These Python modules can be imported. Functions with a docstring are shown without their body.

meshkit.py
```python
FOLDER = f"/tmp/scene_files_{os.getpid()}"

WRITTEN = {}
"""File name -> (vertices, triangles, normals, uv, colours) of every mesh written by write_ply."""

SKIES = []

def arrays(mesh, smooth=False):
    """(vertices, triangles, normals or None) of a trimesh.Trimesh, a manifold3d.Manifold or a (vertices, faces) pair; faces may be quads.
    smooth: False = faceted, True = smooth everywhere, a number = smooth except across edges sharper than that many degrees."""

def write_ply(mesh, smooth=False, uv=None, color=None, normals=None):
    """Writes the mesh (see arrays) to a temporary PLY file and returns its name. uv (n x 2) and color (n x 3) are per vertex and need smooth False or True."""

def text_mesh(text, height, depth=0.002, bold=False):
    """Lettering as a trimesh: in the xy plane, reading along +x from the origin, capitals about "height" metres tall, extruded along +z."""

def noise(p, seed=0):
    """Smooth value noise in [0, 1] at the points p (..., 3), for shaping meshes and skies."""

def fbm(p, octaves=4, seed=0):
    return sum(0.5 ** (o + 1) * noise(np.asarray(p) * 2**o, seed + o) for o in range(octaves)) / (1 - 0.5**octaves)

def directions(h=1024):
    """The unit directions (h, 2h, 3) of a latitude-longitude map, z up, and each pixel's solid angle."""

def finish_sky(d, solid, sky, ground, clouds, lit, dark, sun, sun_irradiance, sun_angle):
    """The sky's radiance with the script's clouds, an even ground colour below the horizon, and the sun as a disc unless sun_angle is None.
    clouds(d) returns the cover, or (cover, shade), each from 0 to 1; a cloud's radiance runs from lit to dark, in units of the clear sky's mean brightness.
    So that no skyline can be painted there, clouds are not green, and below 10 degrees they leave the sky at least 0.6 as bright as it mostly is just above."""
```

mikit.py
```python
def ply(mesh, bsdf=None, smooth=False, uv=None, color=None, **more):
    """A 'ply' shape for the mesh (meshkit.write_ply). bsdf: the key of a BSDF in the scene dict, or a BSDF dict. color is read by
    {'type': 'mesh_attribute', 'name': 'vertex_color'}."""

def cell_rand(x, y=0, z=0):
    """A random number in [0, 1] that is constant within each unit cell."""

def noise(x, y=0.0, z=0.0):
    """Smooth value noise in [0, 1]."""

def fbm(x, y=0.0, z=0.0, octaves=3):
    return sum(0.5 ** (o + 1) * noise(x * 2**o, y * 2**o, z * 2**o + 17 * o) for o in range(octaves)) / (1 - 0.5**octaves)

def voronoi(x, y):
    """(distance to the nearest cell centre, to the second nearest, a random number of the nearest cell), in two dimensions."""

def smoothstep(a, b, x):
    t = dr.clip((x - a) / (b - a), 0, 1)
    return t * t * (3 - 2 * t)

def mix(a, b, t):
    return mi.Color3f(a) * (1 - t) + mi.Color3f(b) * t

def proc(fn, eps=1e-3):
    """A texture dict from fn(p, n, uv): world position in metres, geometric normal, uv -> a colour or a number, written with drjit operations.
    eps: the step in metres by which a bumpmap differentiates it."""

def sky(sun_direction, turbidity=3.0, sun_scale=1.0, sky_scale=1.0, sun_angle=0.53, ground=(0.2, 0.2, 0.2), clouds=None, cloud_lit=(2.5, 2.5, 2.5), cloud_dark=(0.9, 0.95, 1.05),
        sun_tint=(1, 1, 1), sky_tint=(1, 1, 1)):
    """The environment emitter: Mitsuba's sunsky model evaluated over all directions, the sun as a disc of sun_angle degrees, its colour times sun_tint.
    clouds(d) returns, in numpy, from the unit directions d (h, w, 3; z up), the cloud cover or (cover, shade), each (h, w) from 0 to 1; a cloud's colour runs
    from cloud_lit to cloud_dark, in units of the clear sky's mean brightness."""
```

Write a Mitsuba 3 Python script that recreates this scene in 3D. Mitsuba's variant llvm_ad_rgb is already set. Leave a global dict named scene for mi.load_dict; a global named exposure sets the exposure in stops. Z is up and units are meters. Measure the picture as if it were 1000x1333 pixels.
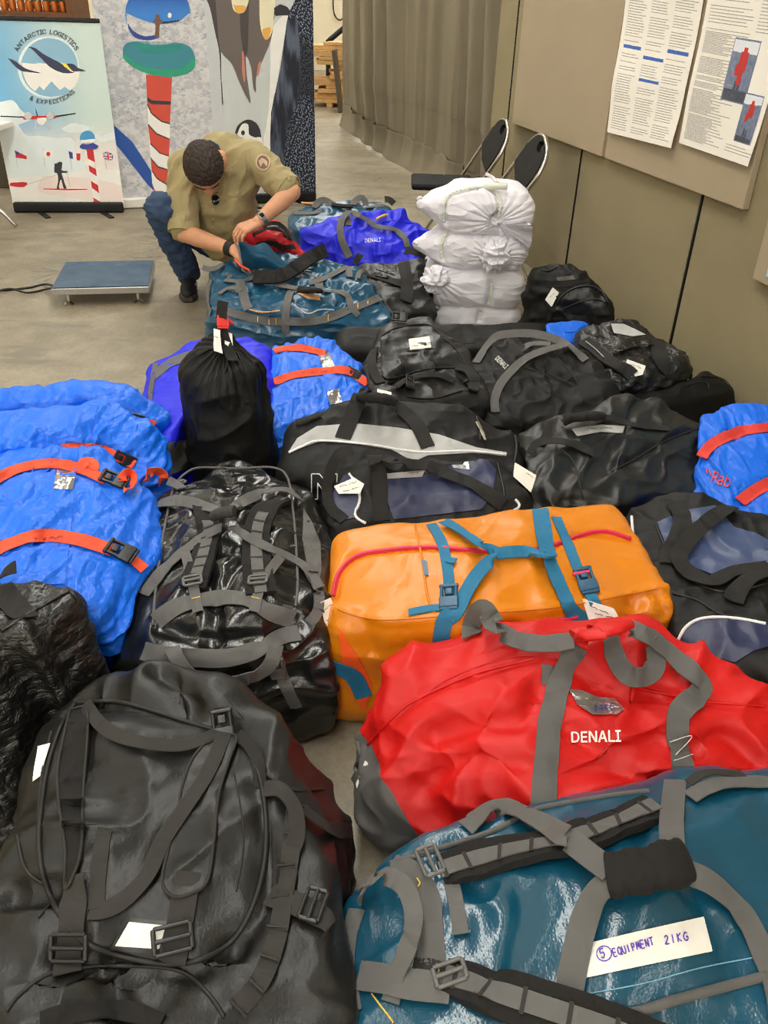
import math, random
import numpy as np, trimesh, manifold3d as m3
import mitsuba as mi, drjit as dr
import mikit, meshkit
from shapely.geometry import Polygon, Point
import shapely
from scipy.spatial import Delaunay, cKDTree
from scipy.sparse import coo_matrix

scene, labels = {}, {}
# ---------------------------------------------------------------- camera, light, exposure
FOC, CAMH = 1060.0, 1.40
PITCH, ROLL = math.radians(31.7), math.radians(1.84)
CAM = np.array([0, 0, CAMH])
FWD = np.array([0, math.cos(PITCH), -math.sin(PITCH)])
_r, _d = np.array([1.0, 0, 0]), np.array([0, -math.sin(PITCH), -math.cos(PITCH)])
RT = math.cos(ROLL) * _r - math.sin(ROLL) * _d
DN = math.sin(ROLL) * _r + math.cos(ROLL) * _d
scene['camera'] = {'type': 'perspective', 'fov_axis': 'x', 'fov': math.degrees(2 * math.atan(500 / FOC)), 'near_clip': 0.02, 'far_clip': 100.0,
                   'to_world': mi.ScalarTransform4f().look_at(origin=CAM.tolist(), target=(CAM + FWD).tolist(), up=(-DN).tolist())}
exposure = -1.18
ROOF_LIGHT = (23.0, 22.4, 20.6)      # radiance of the translucent roof sheets
DOOR_LIGHT = (3.6, 3.6, 3.5)      # daylight through the high glazing behind the photographer


def unproject(x, y):
    d = FWD + (np.asarray(x, float)[..., None] - 500) / FOC * RT + (np.asarray(y, float)[..., None] - 666.5) / FOC * DN
    return d / np.linalg.norm(d, axis=-1, keepdims=True)


def at(x, y, h=0.0):
    """The point at height h above the floor that the photograph shows at pixel x, y."""
    d = unproject(x, y)
    return CAM + d * ((h - CAMH) / d[2])


def at_y(x, y, Y):
    d = unproject(x, y)
    return CAM + d * (Y / d[1])


def crop(x0, y0, s):
    return lambda *pts: [(x0 + s * p[0], y0 + s * p[1], *p[2:]) for p in pts]


# ---------------------------------------------------------------- materials
def lin(h):
    c = np.array([int(h[i:i + 2], 16) for i in (0, 2, 4)]) / 255.0
    return [float(x) for x in np.where(c < 0.04045, c / 12.92, ((c + 0.055) / 1.055) ** 2.4)]


def rgb(h):
    return {'type': 'rgb', 'value': lin(h)}


def crinkle(p, n, uv):
    a = mikit.noise(p.x * 60, p.y * 60, p.z * 60)
    b = mikit.noise(p.x * 140 + 9 * a, p.y * 140, p.z * 140)
    return dr.abs(2 * a - 1) * 0.0032 + dr.abs(2 * b - 1) * 0.0012


def grain(p, n, uv):
    return mikit.noise(p.x * 420, p.y * 420, p.z * 420) * 0.0003 + mikit.noise(p.x * 50, p.y * 50, p.z * 50) * 0.0006


def ribs(p, n, uv):
    return dr.sin((p.x + p.y * 0.7 + p.z * 0.5) * 2200) * 0.00012 + mikit.noise(p.x * 700, p.y * 700, p.z * 700) * 0.00015


def weave(p, n, uv):
    return mikit.noise(p.x * 900, p.y * 900, p.z * 900) * 0.0003 + mikit.noise(p.x * 70, p.y * 70, p.z * 70) * 0.001


BUMPS = {'crinkle': crinkle, 'grain': grain, 'ribs': ribs, 'weave': weave}


def mat(key, color, rough=0.6, bump=None, vary=0.0, **kw):
    """A principled material; color is a hex string or a texture function."""
    base = rgb(color) if isinstance(color, str) else mikit.proc(color)
    b = {'type': 'principled', 'base_color': base, 'roughness': rough, **kw}
    if bump:
        b = {'type': 'bumpmap', 'arbitrary': mikit.proc(BUMPS[bump], eps=4e-4), 'scale': 1.0, 'bsdf': b}
    scene[key] = {'type': 'twosided', 'bsdf': b}


# ---------------------------------------------------------------- geometry helpers
def num(key):
    if key not in USED:
        USED.add(key)
        return key
    i = 1
    while f'{key}_{i:03d}' in USED:
        i += 1
    USED.add(f'{key}_{i:03d}')
    return f'{key}_{i:03d}'


USED = set()


def thing(name, label, category, group=None):
    k = num(name)
    labels[k] = {'label': label, 'category': category}
    if group:
        labels[k]['group'] = group
    return k


def put(key, mesh, m, smooth=False, label=None, kind=None, raw=False, **kw):
    """Adds one mesh to the scene under the next free number of key."""
    k = key if raw else num(key)
    scene[k] = mikit.ply(mesh, m, smooth, **kw)
    if label or kind:
        labels.setdefault(k, {})
        if label:
            labels[k]['label'] = label
        if kind:
            labels[k]['kind'] = kind
    return k


def tm(v, f):
    return trimesh.Trimesh(np.asarray(v, float), np.asarray(f, int), process=False)


def from_m(m):
    q = m.to_mesh()
    return tm(q.vert_properties[:, :3], q.tri_verts)


def cat(ms):
    return trimesh.util.concatenate(ms)


def unit(v):
    v = np.asarray(v, float)
    return v / np.maximum(np.linalg.norm(v, axis=-1, keepdims=True), 1e-12)


SPH = trimesh.creation.icosphere(subdivisions=2).vertices


def hull(spheres):
    """Convex hull of spheres (x, y, z, r)."""
    return m3.Manifold.hull_points(np.vstack([np.asarray(s[:3]) + SPH * s[3] for s in spheres]))


def rbox(cx, cy, cz, sx, sy, sz, r=0.004, n=1):
    """A box with rounded edges, centre and full sizes."""
    s = trimesh.creation.icosphere(subdivisions=n).vertices * r
    q = np.array([[a, b, c] for a in (-1, 1) for b in (-1, 1) for c in (-1, 1)]) * (np.array([sx, sy, sz]) / 2 - r)
    return from_m(m3.Manifold.hull_points((q[:, None] + s[None]).reshape(-1, 3) + [cx, cy, cz]))


def box(cx, cy, cz, sx, sy, sz):
    b = trimesh.creation.box((sx, sy, sz))
    b.apply_translation((cx, cy, cz))
    return b


def xf(mesh, o, X, Y, Z):
    """mesh moved to the frame with origin o and axes X, Y, Z."""
    m = mesh.copy()
    m.vertices = np.asarray(o) + m.vertices @ np.array([X, Y, Z])
    return m


def catmull(p, n):
    p = np.asarray(p, float)
    if len(p) < 3:
        t = np.linspace(0, 1, n)[:, None]
        return p[0] * (1 - t) + p[-1] * t
    q = np.vstack([2 * p[0] - p[1], p, 2 * p[-1] - p[-2]])
    seg = np.linalg.norm(np.diff(p[:, :2] if p.shape[1] > 3 else p, axis=0), axis=1) ** 0.5 + 1e-9
    u = np.concatenate([[0], np.cumsum(seg)])
    out = []
    for s in np.linspace(0, u[-1], n):
        i = min(np.searchsorted(u, s, 'right') - 1, len(p) - 2)
        t = (s - u[i]) / seg[i]
        a, b, c, d = q[i:i + 4]
        out.append(0.5 * (2 * b + (c - a) * t + (2 * a - 5 * b + 4 * c - d) * t * t + (3 * b - a - 3 * c + d) * t ** 3))
    return np.array(out)


def tube(pts, r, sides=7, cap=True):
    p = np.asarray(pts, float)
    r = np.broadcast_to(r, (len(p),))
    t = unit(np.gradient(p, axis=0))
    a = np.zeros_like(p)
    a[0] = unit(np.cross(t[0], [0, 0, 1.0] if abs(t[0][2]) < 0.9 else [1.0, 0, 0]))
    for i in range(1, len(p)):
        a[i] = unit(a[i - 1] - t[i] * (a[i - 1] @ t[i]))
    b = np.cross(t, a)
    g = np.arange(sides) * 2 * np.pi / sides
    v = (p[:, None] + r[:, None, None] * (np.cos(g)[None, :, None] * a[:, None] + np.sin(g)[None, :, None] * b[:, None])).reshape(-1, 3)
    i, j = np.meshgrid(np.arange(len(p) - 1), np.arange(sides), indexing='ij')
    A, B, C2, D = i * sides + j, i * sides + (j + 1) % sides, (i + 1) * sides + (j + 1) % sides, (i + 1) * sides + j
    f = np.vstack([np.stack([A, B, C2], -1).reshape(-1, 3), np.stack([A, C2, D], -1).reshape(-1, 3)])
    if cap:
        n = len(v)
        v = np.vstack([v, p[0], p[-1]])
        k = np.arange(sides)
        f = np.vstack([f, np.stack([k * 0 + n, (k + 1) % sides, k], -1), np.stack([k * 0 + n + 1, n - sides + k, n - sides + (k + 1) % sides], -1)])
    return tm(v, f)


def ribbon(p, n, w, th, roll=None):
    """A flat band with thickness along the points p with normals n; w may vary along it."""
    p, n = np.asarray(p, float), unit(n)
    w = np.broadcast_to(w, (len(p),))
    t = unit(np.gradient(p, axis=0))
    b = unit(np.cross(n, t))
    n = np.cross(t, b)
    if roll is not None:
        c, s = np.cos(roll)[:, None], np.sin(roll)[:, None]
        b, n = b * c + n * s, n * c - b * s
    return band(p[:, None] + b[:, None] * (np.linspace(-0.5, 0.5, 5)[None, :, None] * w[:, None, None]), n, th)


def band(grid, n, th):
    """Closed sheet from a grid (k, m, 3) of top points and a normal per row (or per point)."""
    k, m = grid.shape[:2]
    nn = np.broadcast_to(n[:, None] if n.ndim == 2 else n, grid.shape)
    v = np.vstack([grid.reshape(-1, 3), (grid - nn * th).reshape(-1, 3)])
    I = np.arange(k * m).reshape(k, m)
    q = np.stack([I[:-1, :-1], I[1:, :-1], I[1:, 1:], I[:-1, 1:]], -1).reshape(-1, 4)
    f = [q[:, [0, 2, 1]], q[:, [0, 3, 2]], q[:, [0, 1, 2]] + k * m, q[:, [0, 2, 3]] + k * m]
    ring = np.concatenate([I[0, :-1], I[:-1, -1], I[-1, :0:-1], I[:0:-1, 0]])
    nx = np.roll(ring, -1)
    f += [np.stack([ring, nx + k * m, nx], -1)[:, [0, 1, 2]], np.stack([ring, ring + k * m, nx + k * m], -1)]
    return tm(v, np.vstack(f))


_ICO = {}


def ico(s):
    if s not in _ICO:
        m = trimesh.creation.icosphere(subdivisions=s)
        e = m.edges_unique
        i, j = np.concatenate([e[:, 0], e[:, 1]]), np.concatenate([e[:, 1], e[:, 0]])
        A = coo_matrix((np.ones(len(i)), (i, j)), shape=(len(m.vertices),) * 2).tocsr()
        A = A.multiply(1 / np.asarray(A.sum(1))).tocsr()
        _ICO[s] = (np.array(m.vertices), np.array(m.faces), A)
    return _ICO[s]


def vnorm(v, f):
    n, c = np.zeros_like(v), np.cross(v[f[:, 1]] - v[f[:, 0]], v[f[:, 2]] - v[f[:, 0]])
    for k in range(3):
        np.add.at(n, f[:, k], c)
    return unit(n)


def star(man, sub=5, smooth=6):
    """A smooth even mesh of a (nearly star-shaped) solid: rays from its middle."""
    m = from_m(man)
    c = m.center_mass if m.volume > 1e-9 else m.centroid
    d, f, A = ico(sub)
    ext = m.bounds[1] - m.bounds[0]
    xy = m.vertices[:, :2] - c[:2]
    _, ev = np.linalg.eigh(xy.T @ xy)
    Q = np.array([[ev[0, 1], ev[1, 1], 0], [ev[0, 0], ev[1, 0], 0], [0, 0, 1.0]])
    loc = (m.vertices - c) @ Q.T
    s = loc.max(0) - loc.min(0)
    d = d / np.maximum(np.abs(d).max(1, keepdims=True), 1e-9) * (0.45 + 0.55 * np.abs(d).max(1, keepdims=True))
    D = unit((d * s) @ Q)
    hit, ri, _ = m.ray.intersects_location(np.repeat(c[None], len(D), 0), D, multiple_hits=True)
    dist = np.full(len(D), np.nan)
    dd = np.linalg.norm(hit - c, axis=1)
    o = np.argsort(-dd)
    dist[ri[o]] = dd[o]                      # the nearest hit is written last
    bad = np.isnan(dist)
    if bad.any():
        dist[bad] = np.nanmedian(dist)
    v = c + D * dist[:, None]
    if np.linalg.det(Q) < 0:
        f = f[:, ::-1]
    for _ in range(smooth):
        v = v + 0.6 * (A @ v - v)
    return v, f, A


def ridge(p, seed):
    return 1 - np.abs(2 * meshkit.noise(p, seed) - 1)


def folds(v, seed, amp, wave, ang=None, stretch=3.5):
    """Cloth folds: ridges about wave metres apart, drawn out along the direction ang (degrees in the floor plane, or a vector)."""
    w = v + min(0.06, 0.9 * wave) * (np.stack([meshkit.noise(v * 7, seed + 11), meshkit.noise(v * 7, seed + 12), meshkit.noise(v * 7, seed + 13)], -1) - 0.5)
    if ang is None:
        q = w / wave
    else:
        a = np.array([math.cos(math.radians(ang)), math.sin(math.radians(ang)), 0]) if np.isscalar(ang) else unit(ang)
        q = (w + np.outer(w @ a, a) * (1 / stretch - 1)) / wave
    r = ridge(q, seed)
    return 1.45 * amp * (r ** 2.6 - 0.3)


class Bag:
    pass


SOLIDS = []
GROUND = 0.003


def bag(key, pts, r=0.06, base=(), spread=1.04, drop=True, sub=5, smooth=6, seed=1, lump=0.012, fold=(), crumple=0.0, cut=True, gap=0.006, creases=(), pinch=0.006):
    """A soft bag. pts: (pixel x, pixel y, height of its upper surface there[, r]) joined into one rounded body that stands on the floor;
    base: further points at the floor. Bodies made earlier press dents into it. fold: (amplitude, distance, direction, stretch) of cloth folds."""
    sp = []
    for q in pts:
        h, rr = q[2], q[3] if len(q) > 3 else r
        p = at(q[0], q[1], h)
        sp.append((p[0], p[1], max(h - rr, rr), rr))
    if drop:
        c = np.mean([s[:2] for s in sp], axis=0)
        sp += [(c[0] + (s[0] - c[0]) * spread, c[1] + (s[1] - c[1]) * spread, s[3], s[3]) for s in sp]
    for q in base:
        p = at(q[0], q[1], 0.0)
        h = q[2] if len(q) > 2 else r
        sp.append((p[0], p[1], h, r))
    return solid_bag(key, sp, sub, smooth, seed, lump, fold, crumple, cut, gap, creases, pinch)


def solid_bag(key, sp, sub=5, smooth=6, seed=1, lump=0.012, fold=(), crumple=0.0, cut=True, gap=0.006, creases=(), pinch=0.006):
    M = hull(sp)
    if cut:
        bb = M.bounding_box()
        for other, ob in SOLIDS:
            if all(bb[i] < ob[i + 3] and ob[i] < bb[i + 3] for i in range(3)):
                M2 = M - other
                if M2.volume() > 0.45 * M.volume():
                    comp = sorted(M2.decompose(), key=lambda q: -q.volume())
                    M = comp[0]
    big = hull([(s[0], s[1], s[2], s[3] + gap) for s in sp])
    SOLIDS.append((big, big.bounding_box()))
    v, f, A = star(M, sub, smooth)
    n = vnorm(v, f)
    d = lump * 2 * (meshkit.fbm(v * 6.5, 3, seed) - 0.5)
    for i, q in enumerate(fold):
        d = d + folds(v, seed + 31 * i + 5, *q)
    w = v + 0.035 * (np.stack([meshkit.noise(v * 11, seed + 81), meshkit.noise(v * 11, seed + 82), meshkit.noise(v * 11, seed + 83)], -1) - 0.5)
    d = d + pinch * (ridge(w * 9.5, seed + 84) ** 5 * meshkit.noise(v * 5, seed + 85) * 1.6 + 0.5 * ridge(w * 19, seed + 86) ** 4 * meshkit.noise(v * 8, seed + 87) - 0.25)
    if crumple:
        d = d + crumple * (ridge(v * 22, seed + 71) ** 2 + 0.6 * ridge(v * 41 + 3, seed + 72) ** 2 - 0.5)
    v = v + n * d[:, None]
    b = Bag()
    b.key, b.f, b.A = key, f, A
    for path, depth, width in creases:
        b.v = v
        _surface(b)
        hp, _, ok = cast(b, catmull(np.array(path, float)[:, :2], 60))
        dist, _ = cKDTree(hp[ok]).query(v)
        v = v - vnorm(v, f) * (1.3 * depth * np.exp(-(dist / width) ** 2))[:, None]
    v = v + 0.25 * (A @ v - v)
    v[:, 2] = np.maximum(v[:, 2], GROUND)
    b.v = v
    _surface(b)
    return b


def _surface(b, extra=()):
    b.n = vnorm(b.v, b.f)
    b.mesh = cat([tm(b.v, b.f), *extra]) if extra else tm(b.v, b.f)
    b.mn = b.n if not extra else np.vstack([b.n] + [vnorm(np.array(e.vertices), np.array(e.faces)) for e in extra])


def cast(b, px):
    """Surface points, normals and a hit flag where the bag is seen at the pixels px (n, 2)."""
    d = unproject(px[:, 0], px[:, 1])
    loc, ri, ti = b.mesh.ray.intersects_location(np.repeat(CAM[None], len(d), 0), d, multiple_hits=False)
    t = np.full(len(d), np.nan)
    n = np.zeros((len(d), 3))
    t[ri] = np.linalg.norm(loc - CAM, axis=1)
    tri = b.mesh.faces[ti]
    bc = trimesh.triangles.points_to_barycentric(b.mesh.vertices[tri], loc)
    n[ri] = unit((b.mn[tri] * bc[..., None]).sum(1))
    ok = ~np.isnan(t)
    hit = ok.copy()
    if not ok.any():                         # beside the bag: as far away as its nearest point
        dv = unit(b.mesh.vertices - CAM)
        near = (d @ dv.T).argmax(1)
        t, n, ok = np.linalg.norm(b.mesh.vertices[near] - CAM, axis=1), b.mn[near], ~ok
    i = np.arange(len(d))
    if not ok.all():
        t = np.interp(i, i[ok], t[ok])
        n = np.stack([np.interp(i, i[ok], n[ok, k]) for k in range(3)], -1)
    n = unit(n) - 2.0 * d * (~hit)[:, None]  # what stands clear of the cloth turns its flat side outwards
    return CAM + d * t[:, None], unit(n), ok


def body(b, m, name='body', label=None):
    put(f'{b.key}__{name}', (b.v, b.f), m, True, label)


def split(b, fn, m_pos, m_neg, names=('body', 'base_panel'), labs=(None, None)):
    """Two cloths meeting along fn(v) = 0."""
    s = fn(b.v)
    v, f, s = b.v.copy(), b.f, s.copy()
    s[np.abs(s) < 1e-5] = 1e-5
    sg = s[f] > 0
    cnt = sg.sum(1)
    pos, neg = [f[cnt == 3]], [f[cnt == 0]]
    V, nv = [v], len(v)
    for single, dst1, dst2 in ((1, pos, neg), (2, neg, pos)):
        g = f[cnt == single]
        lone = sg[cnt == single] if single == 1 else ~sg[cnt == single]
        k = lone.argmax(1)
        r = np.arange(len(g))
        a, bb, c = g[r, k], g[r, (k + 1) % 3], g[r, (k + 2) % 3]
        ab = v[a] + (v[bb] - v[a]) * (s[a] / (s[a] - s[bb]))[:, None]
        ac = v[a] + (v[c] - v[a]) * (s[a] / (s[a] - s[c]))[:, None]
        V += [ab, ac]
        i1, i2 = nv + r, nv + len(g) + r
        nv += 2 * len(g)
        dst1.append(np.stack([a, i1, i2], -1))
        dst2 += [np.stack([i1, bb, c], -1), np.stack([i1, c, i2], -1)]
    V = np.vstack(V)
    for F, m, nm, lb in ((pos, m_pos, names[0], labs[0]), (neg, m_neg, names[1], labs[1])):
        F = np.vstack(F)
        if len(F):
            used, inv = np.unique(F, return_inverse=True)
            q = trimesh.Trimesh(V[used], inv.reshape(-1, 3), process=False)
            q.merge_vertices(digits_vertex=7)
            put(f'{b.key}__{nm}', q, m, True, lb)


def conform(b, grid, lift):
    """Presses the points of a band (k, m, 3; rows with their normal) onto the surface where the band lies close to it."""
    return grid


def smooth_rows(a, k):
    if k < 1 or len(a) < 3:
        return a
    w = np.ones(2 * k + 1) / (2 * k + 1)
    p = np.pad(a, ((k, k), (0, 0)), 'edge')
    return np.stack([np.convolve(p[:, i], w, 'valid') for i in range(a.shape[1])], -1)


def path_on(b, pts, step=4.0, lift=0.004, sm=1):
    q = np.array([[*p[:2], p[2] if len(p) > 2 else lift, p[3] if len(p) > 3 else 0.0] for p in pts], float)
    L = np.linalg.norm(np.diff(q[:, :2], axis=0), axis=1).sum()
    c = catmull(q, max(6, int(L / step)))
    hp, n, ok = cast(b, c[:, :2])
    on = ok | (c[:, 2] > 0.011)              # a band lying flat ends where the cloth turns away
    if on.sum() >= 5:
        i0, i1 = on.argmax(), len(on) - on[::-1].argmax()
        hp, n, c = hp[i0:i1], n[i0:i1], c[i0:i1]
    d = unit(hp - CAM)
    lift_ = np.maximum(c[:, 2], 0.0008)
    p = hp - d * (lift_ / np.maximum(0.35, -(d * n).sum(1)))[:, None]
    return smooth_rows(p, sm), unit(smooth_rows(n, 2)), lift_, np.radians(c[:, 3])


def strap(b, pts, w, m='web_grey', name='strap', lift=0.004, th=0.0024, step=4.0, sm=1, label=None, key=None, face=0.0):
    """A webbing band of width w metres along pixels on the bag: (x, y[, height over the cloth[, roll]])."""
    p, n, lf, roll = path_on(b, pts, step, lift, sm)
    n = unit(n + face * unit(CAM - p))
    t = unit(np.gradient(p, axis=0))
    bb = unit(np.cross(n, t))
    nn = np.cross(t, bb)
    c, s = np.cos(roll)[:, None], np.sin(roll)[:, None]
    bb, nn = bb * c + nn * s, nn * c - bb * s
    w = np.asarray(w, float) * 0.86
    W = np.broadcast_to(w, (len(p),)) if w.ndim == 0 else np.interp(np.linspace(0, 1, len(p)), np.linspace(0, 1, len(w)), w)
    g = p[:, None] + bb[:, None] * (np.linspace(-0.5, 0.5, 7)[None, :, None] * W[:, None, None])
    low = (lf < 0.014) & (np.abs(roll) < 0.2)
    if low.any():                            # follow the cloth under the band
        q = (g + nn[:, None] * 0.05)[low].reshape(-1, 3)
        dirs = np.repeat(-nn[low][:, None], 7, 1).reshape(-1, 3)
        loc, ri, _ = b.mesh.ray.intersects_location(q, dirs, multiple_hits=False)
        z = np.full(len(q), np.nan)
        z[ri] = ((loc - q[ri]) * dirs[ri]).sum(1)
        off = 0.05 - z.reshape(-1, 7) + lf[low][:, None]
        off = np.where(np.isnan(off) | (np.abs(off) > 0.03), 0, off)
        off = np.clip(off, -0.02, 0.025)
        raw = np.zeros((len(p), 7))
        raw[low] = off
        env = np.max([np.pad(raw, ((2, 2), (0, 0)), 'edge')[i:i + len(p)] for i in range(5)], axis=0)
        env = np.maximum(env, env.max(1, keepdims=True) - 0.004)
        for _ in range(2):
            env = smooth_rows(env, 1)
        full = np.where(low[:, None], np.maximum(env, raw + 0.0006), env)
        g = g + nn[:, None] * full[..., None]
    return put(f'{key or b.key}__{name}', band(g, nn, th), m, 40, label)


def sleeve(b, pts, w, h, m='pad_black', name='handle_sleeve', label='black cloth sleeve around the handles'):
    """A soft flattened sleeve of cloth around the handles."""
    p, n, *_ = path_on(b, pts, 2.0, 0.02, 1)
    t = unit(np.gradient(p, axis=0))
    e = unit(np.cross(n, t))
    n = np.cross(t, e)
    a = np.linspace(0, 2 * math.pi, 25)[:-1]
    s = np.linspace(0, 1, len(p))
    wr = 1 + 0.06 * np.sin(s * 40)[:, None] * np.cos(a * 3)[None] + 0.05 * np.sin(s * 17 + 1)[:, None]
    x, z = np.sign(np.cos(a)) * np.abs(np.cos(a)) ** .7 * w / 2, np.sign(np.sin(a)) * np.abs(np.sin(a)) ** .8 * h / 2
    v = (p[:, None] + e[:, None] * (x * wr)[..., None] + n[:, None] * (z * wr)[..., None]).reshape(-1, 3)
    k, c = len(p), len(a)
    i, j = np.meshgrid(np.arange(k - 1), np.arange(c), indexing='ij')
    A, B_, C_, D_ = i * c + j, i * c + (j + 1) % c, (i + 1) * c + (j + 1) % c, (i + 1) * c + j
    f = [np.stack([A, B_, C_], -1).reshape(-1, 3), np.stack([A, C_, D_], -1).reshape(-1, 3)]
    q = np.arange(c)
    f += [np.stack([q * 0 + len(v), (q + 1) % c, q], -1), np.stack([q * 0 + len(v) + 1, len(v) - c + q, len(v) - c + (q + 1) % c], -1)]
    mm = tm(np.vstack([v, p[0], p[-1]]), np.vstack(f))
    mm.fix_normals()
    return put(f'{b.key}__{name}', mm, m, 50, label)


def seam(b, pts, r=0.003, m='black_trim', name='piping', step=5.0, lift=0.001, label=None, key=None):
    p, n, *_ = path_on(b, pts, step, lift, 1)
    return put(f'{key or b.key}__{name}', tube(p, r, 6), m, True, label)


def poly_mesh(poly, step):
    """Even triangles filling a polygon (pixels)."""
    P = shapely.Polygon(poly).buffer(0) if not hasattr(poly, 'geom_type') else poly
    ring = shapely.segmentize(P, step)
    geoms = getattr(ring, 'geoms', [ring])
    bd = np.vstack([np.array(r.coords)[:-1] for g in geoms for r in [g.exterior, *g.interiors]])
    x0, y0, x1, y1 = P.bounds
    X, Y = np.meshgrid(np.arange(x0, x1, step), np.arange(y0, y1, step))
    X = X + (np.arange(X.shape[0]) % 2)[:, None] * step / 2
    q = np.stack([X.ravel(), Y.ravel()], -1)
    q = q[shapely.contains_xy(P.buffer(-step * 0.45), q[:, 0], q[:, 1])]
    v = np.vstack([bd, q])
    t = Delaunay(v + np.random.default_rng(1).normal(0, 1e-4 * step, v.shape)).simplices
    cc = v[t].mean(1)
    return v, t[shapely.contains_xy(P, cc[:, 0], cc[:, 1])]


def sheet(top, nn, t, th):
    """Closed sheet from surface points, normals and triangles."""
    e = np.sort(np.vstack([t[:, [0, 1]], t[:, [1, 2]], t[:, [2, 0]]]), axis=1)
    d = np.vstack([t[:, [0, 1]], t[:, [1, 2]], t[:, [2, 0]]])
    _, inv, c = np.unique(e, axis=0, return_inverse=True, return_counts=True)
    bd = d[c[inv.ravel()] == 1]
    k = len(top)
    f = [t, t[:, ::-1] + k, np.stack([bd[:, 1], bd[:, 0], bd[:, 0] + k], -1), np.stack([bd[:, 1], bd[:, 0] + k, bd[:, 1] + k], -1)]
    return tm(np.vstack([top, top - nn * th]), np.vstack(f))


def patch(b, poly, m, name='panel', lift=0.003, th=0.003, step=4.0, rnd=False, label=None, key=None, smooth=40):
    """A piece of cloth, foil or card on the bag inside a pixel outline."""
    if rnd:
        q = np.array(poly + [poly[0]], float)
        poly = catmull(q, max(24, 6 * len(q)))[:-1]
    v, t = poly_mesh(poly, step)
    hp, n, ok = cast(b, v)
    d = unit(hp - CAM)
    p = hp - d * (lift / np.maximum(0.3, -(d * n).sum(1)))[:, None]
    t = t[ok[t].all(1)]
    e = np.linalg.norm(p[t] - p[np.roll(t, 1, 1)], axis=2).max(1)
    t = t[e < 8 * np.median(e)]
    nrm = np.cross(p[t[:, 1]] - p[t[:, 0]], p[t[:, 2]] - p[t[:, 0]])
    flip = (nrm * d[t[:, 0]]).sum(1) > 0
    t[flip] = t[flip][:, ::-1]
    used, inv = np.unique(t, return_inverse=True)
    return put(f'{key or b.key}__{name}', sheet(p[used], n[used], inv.reshape(-1, 3), th), m, smooth, label)


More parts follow.
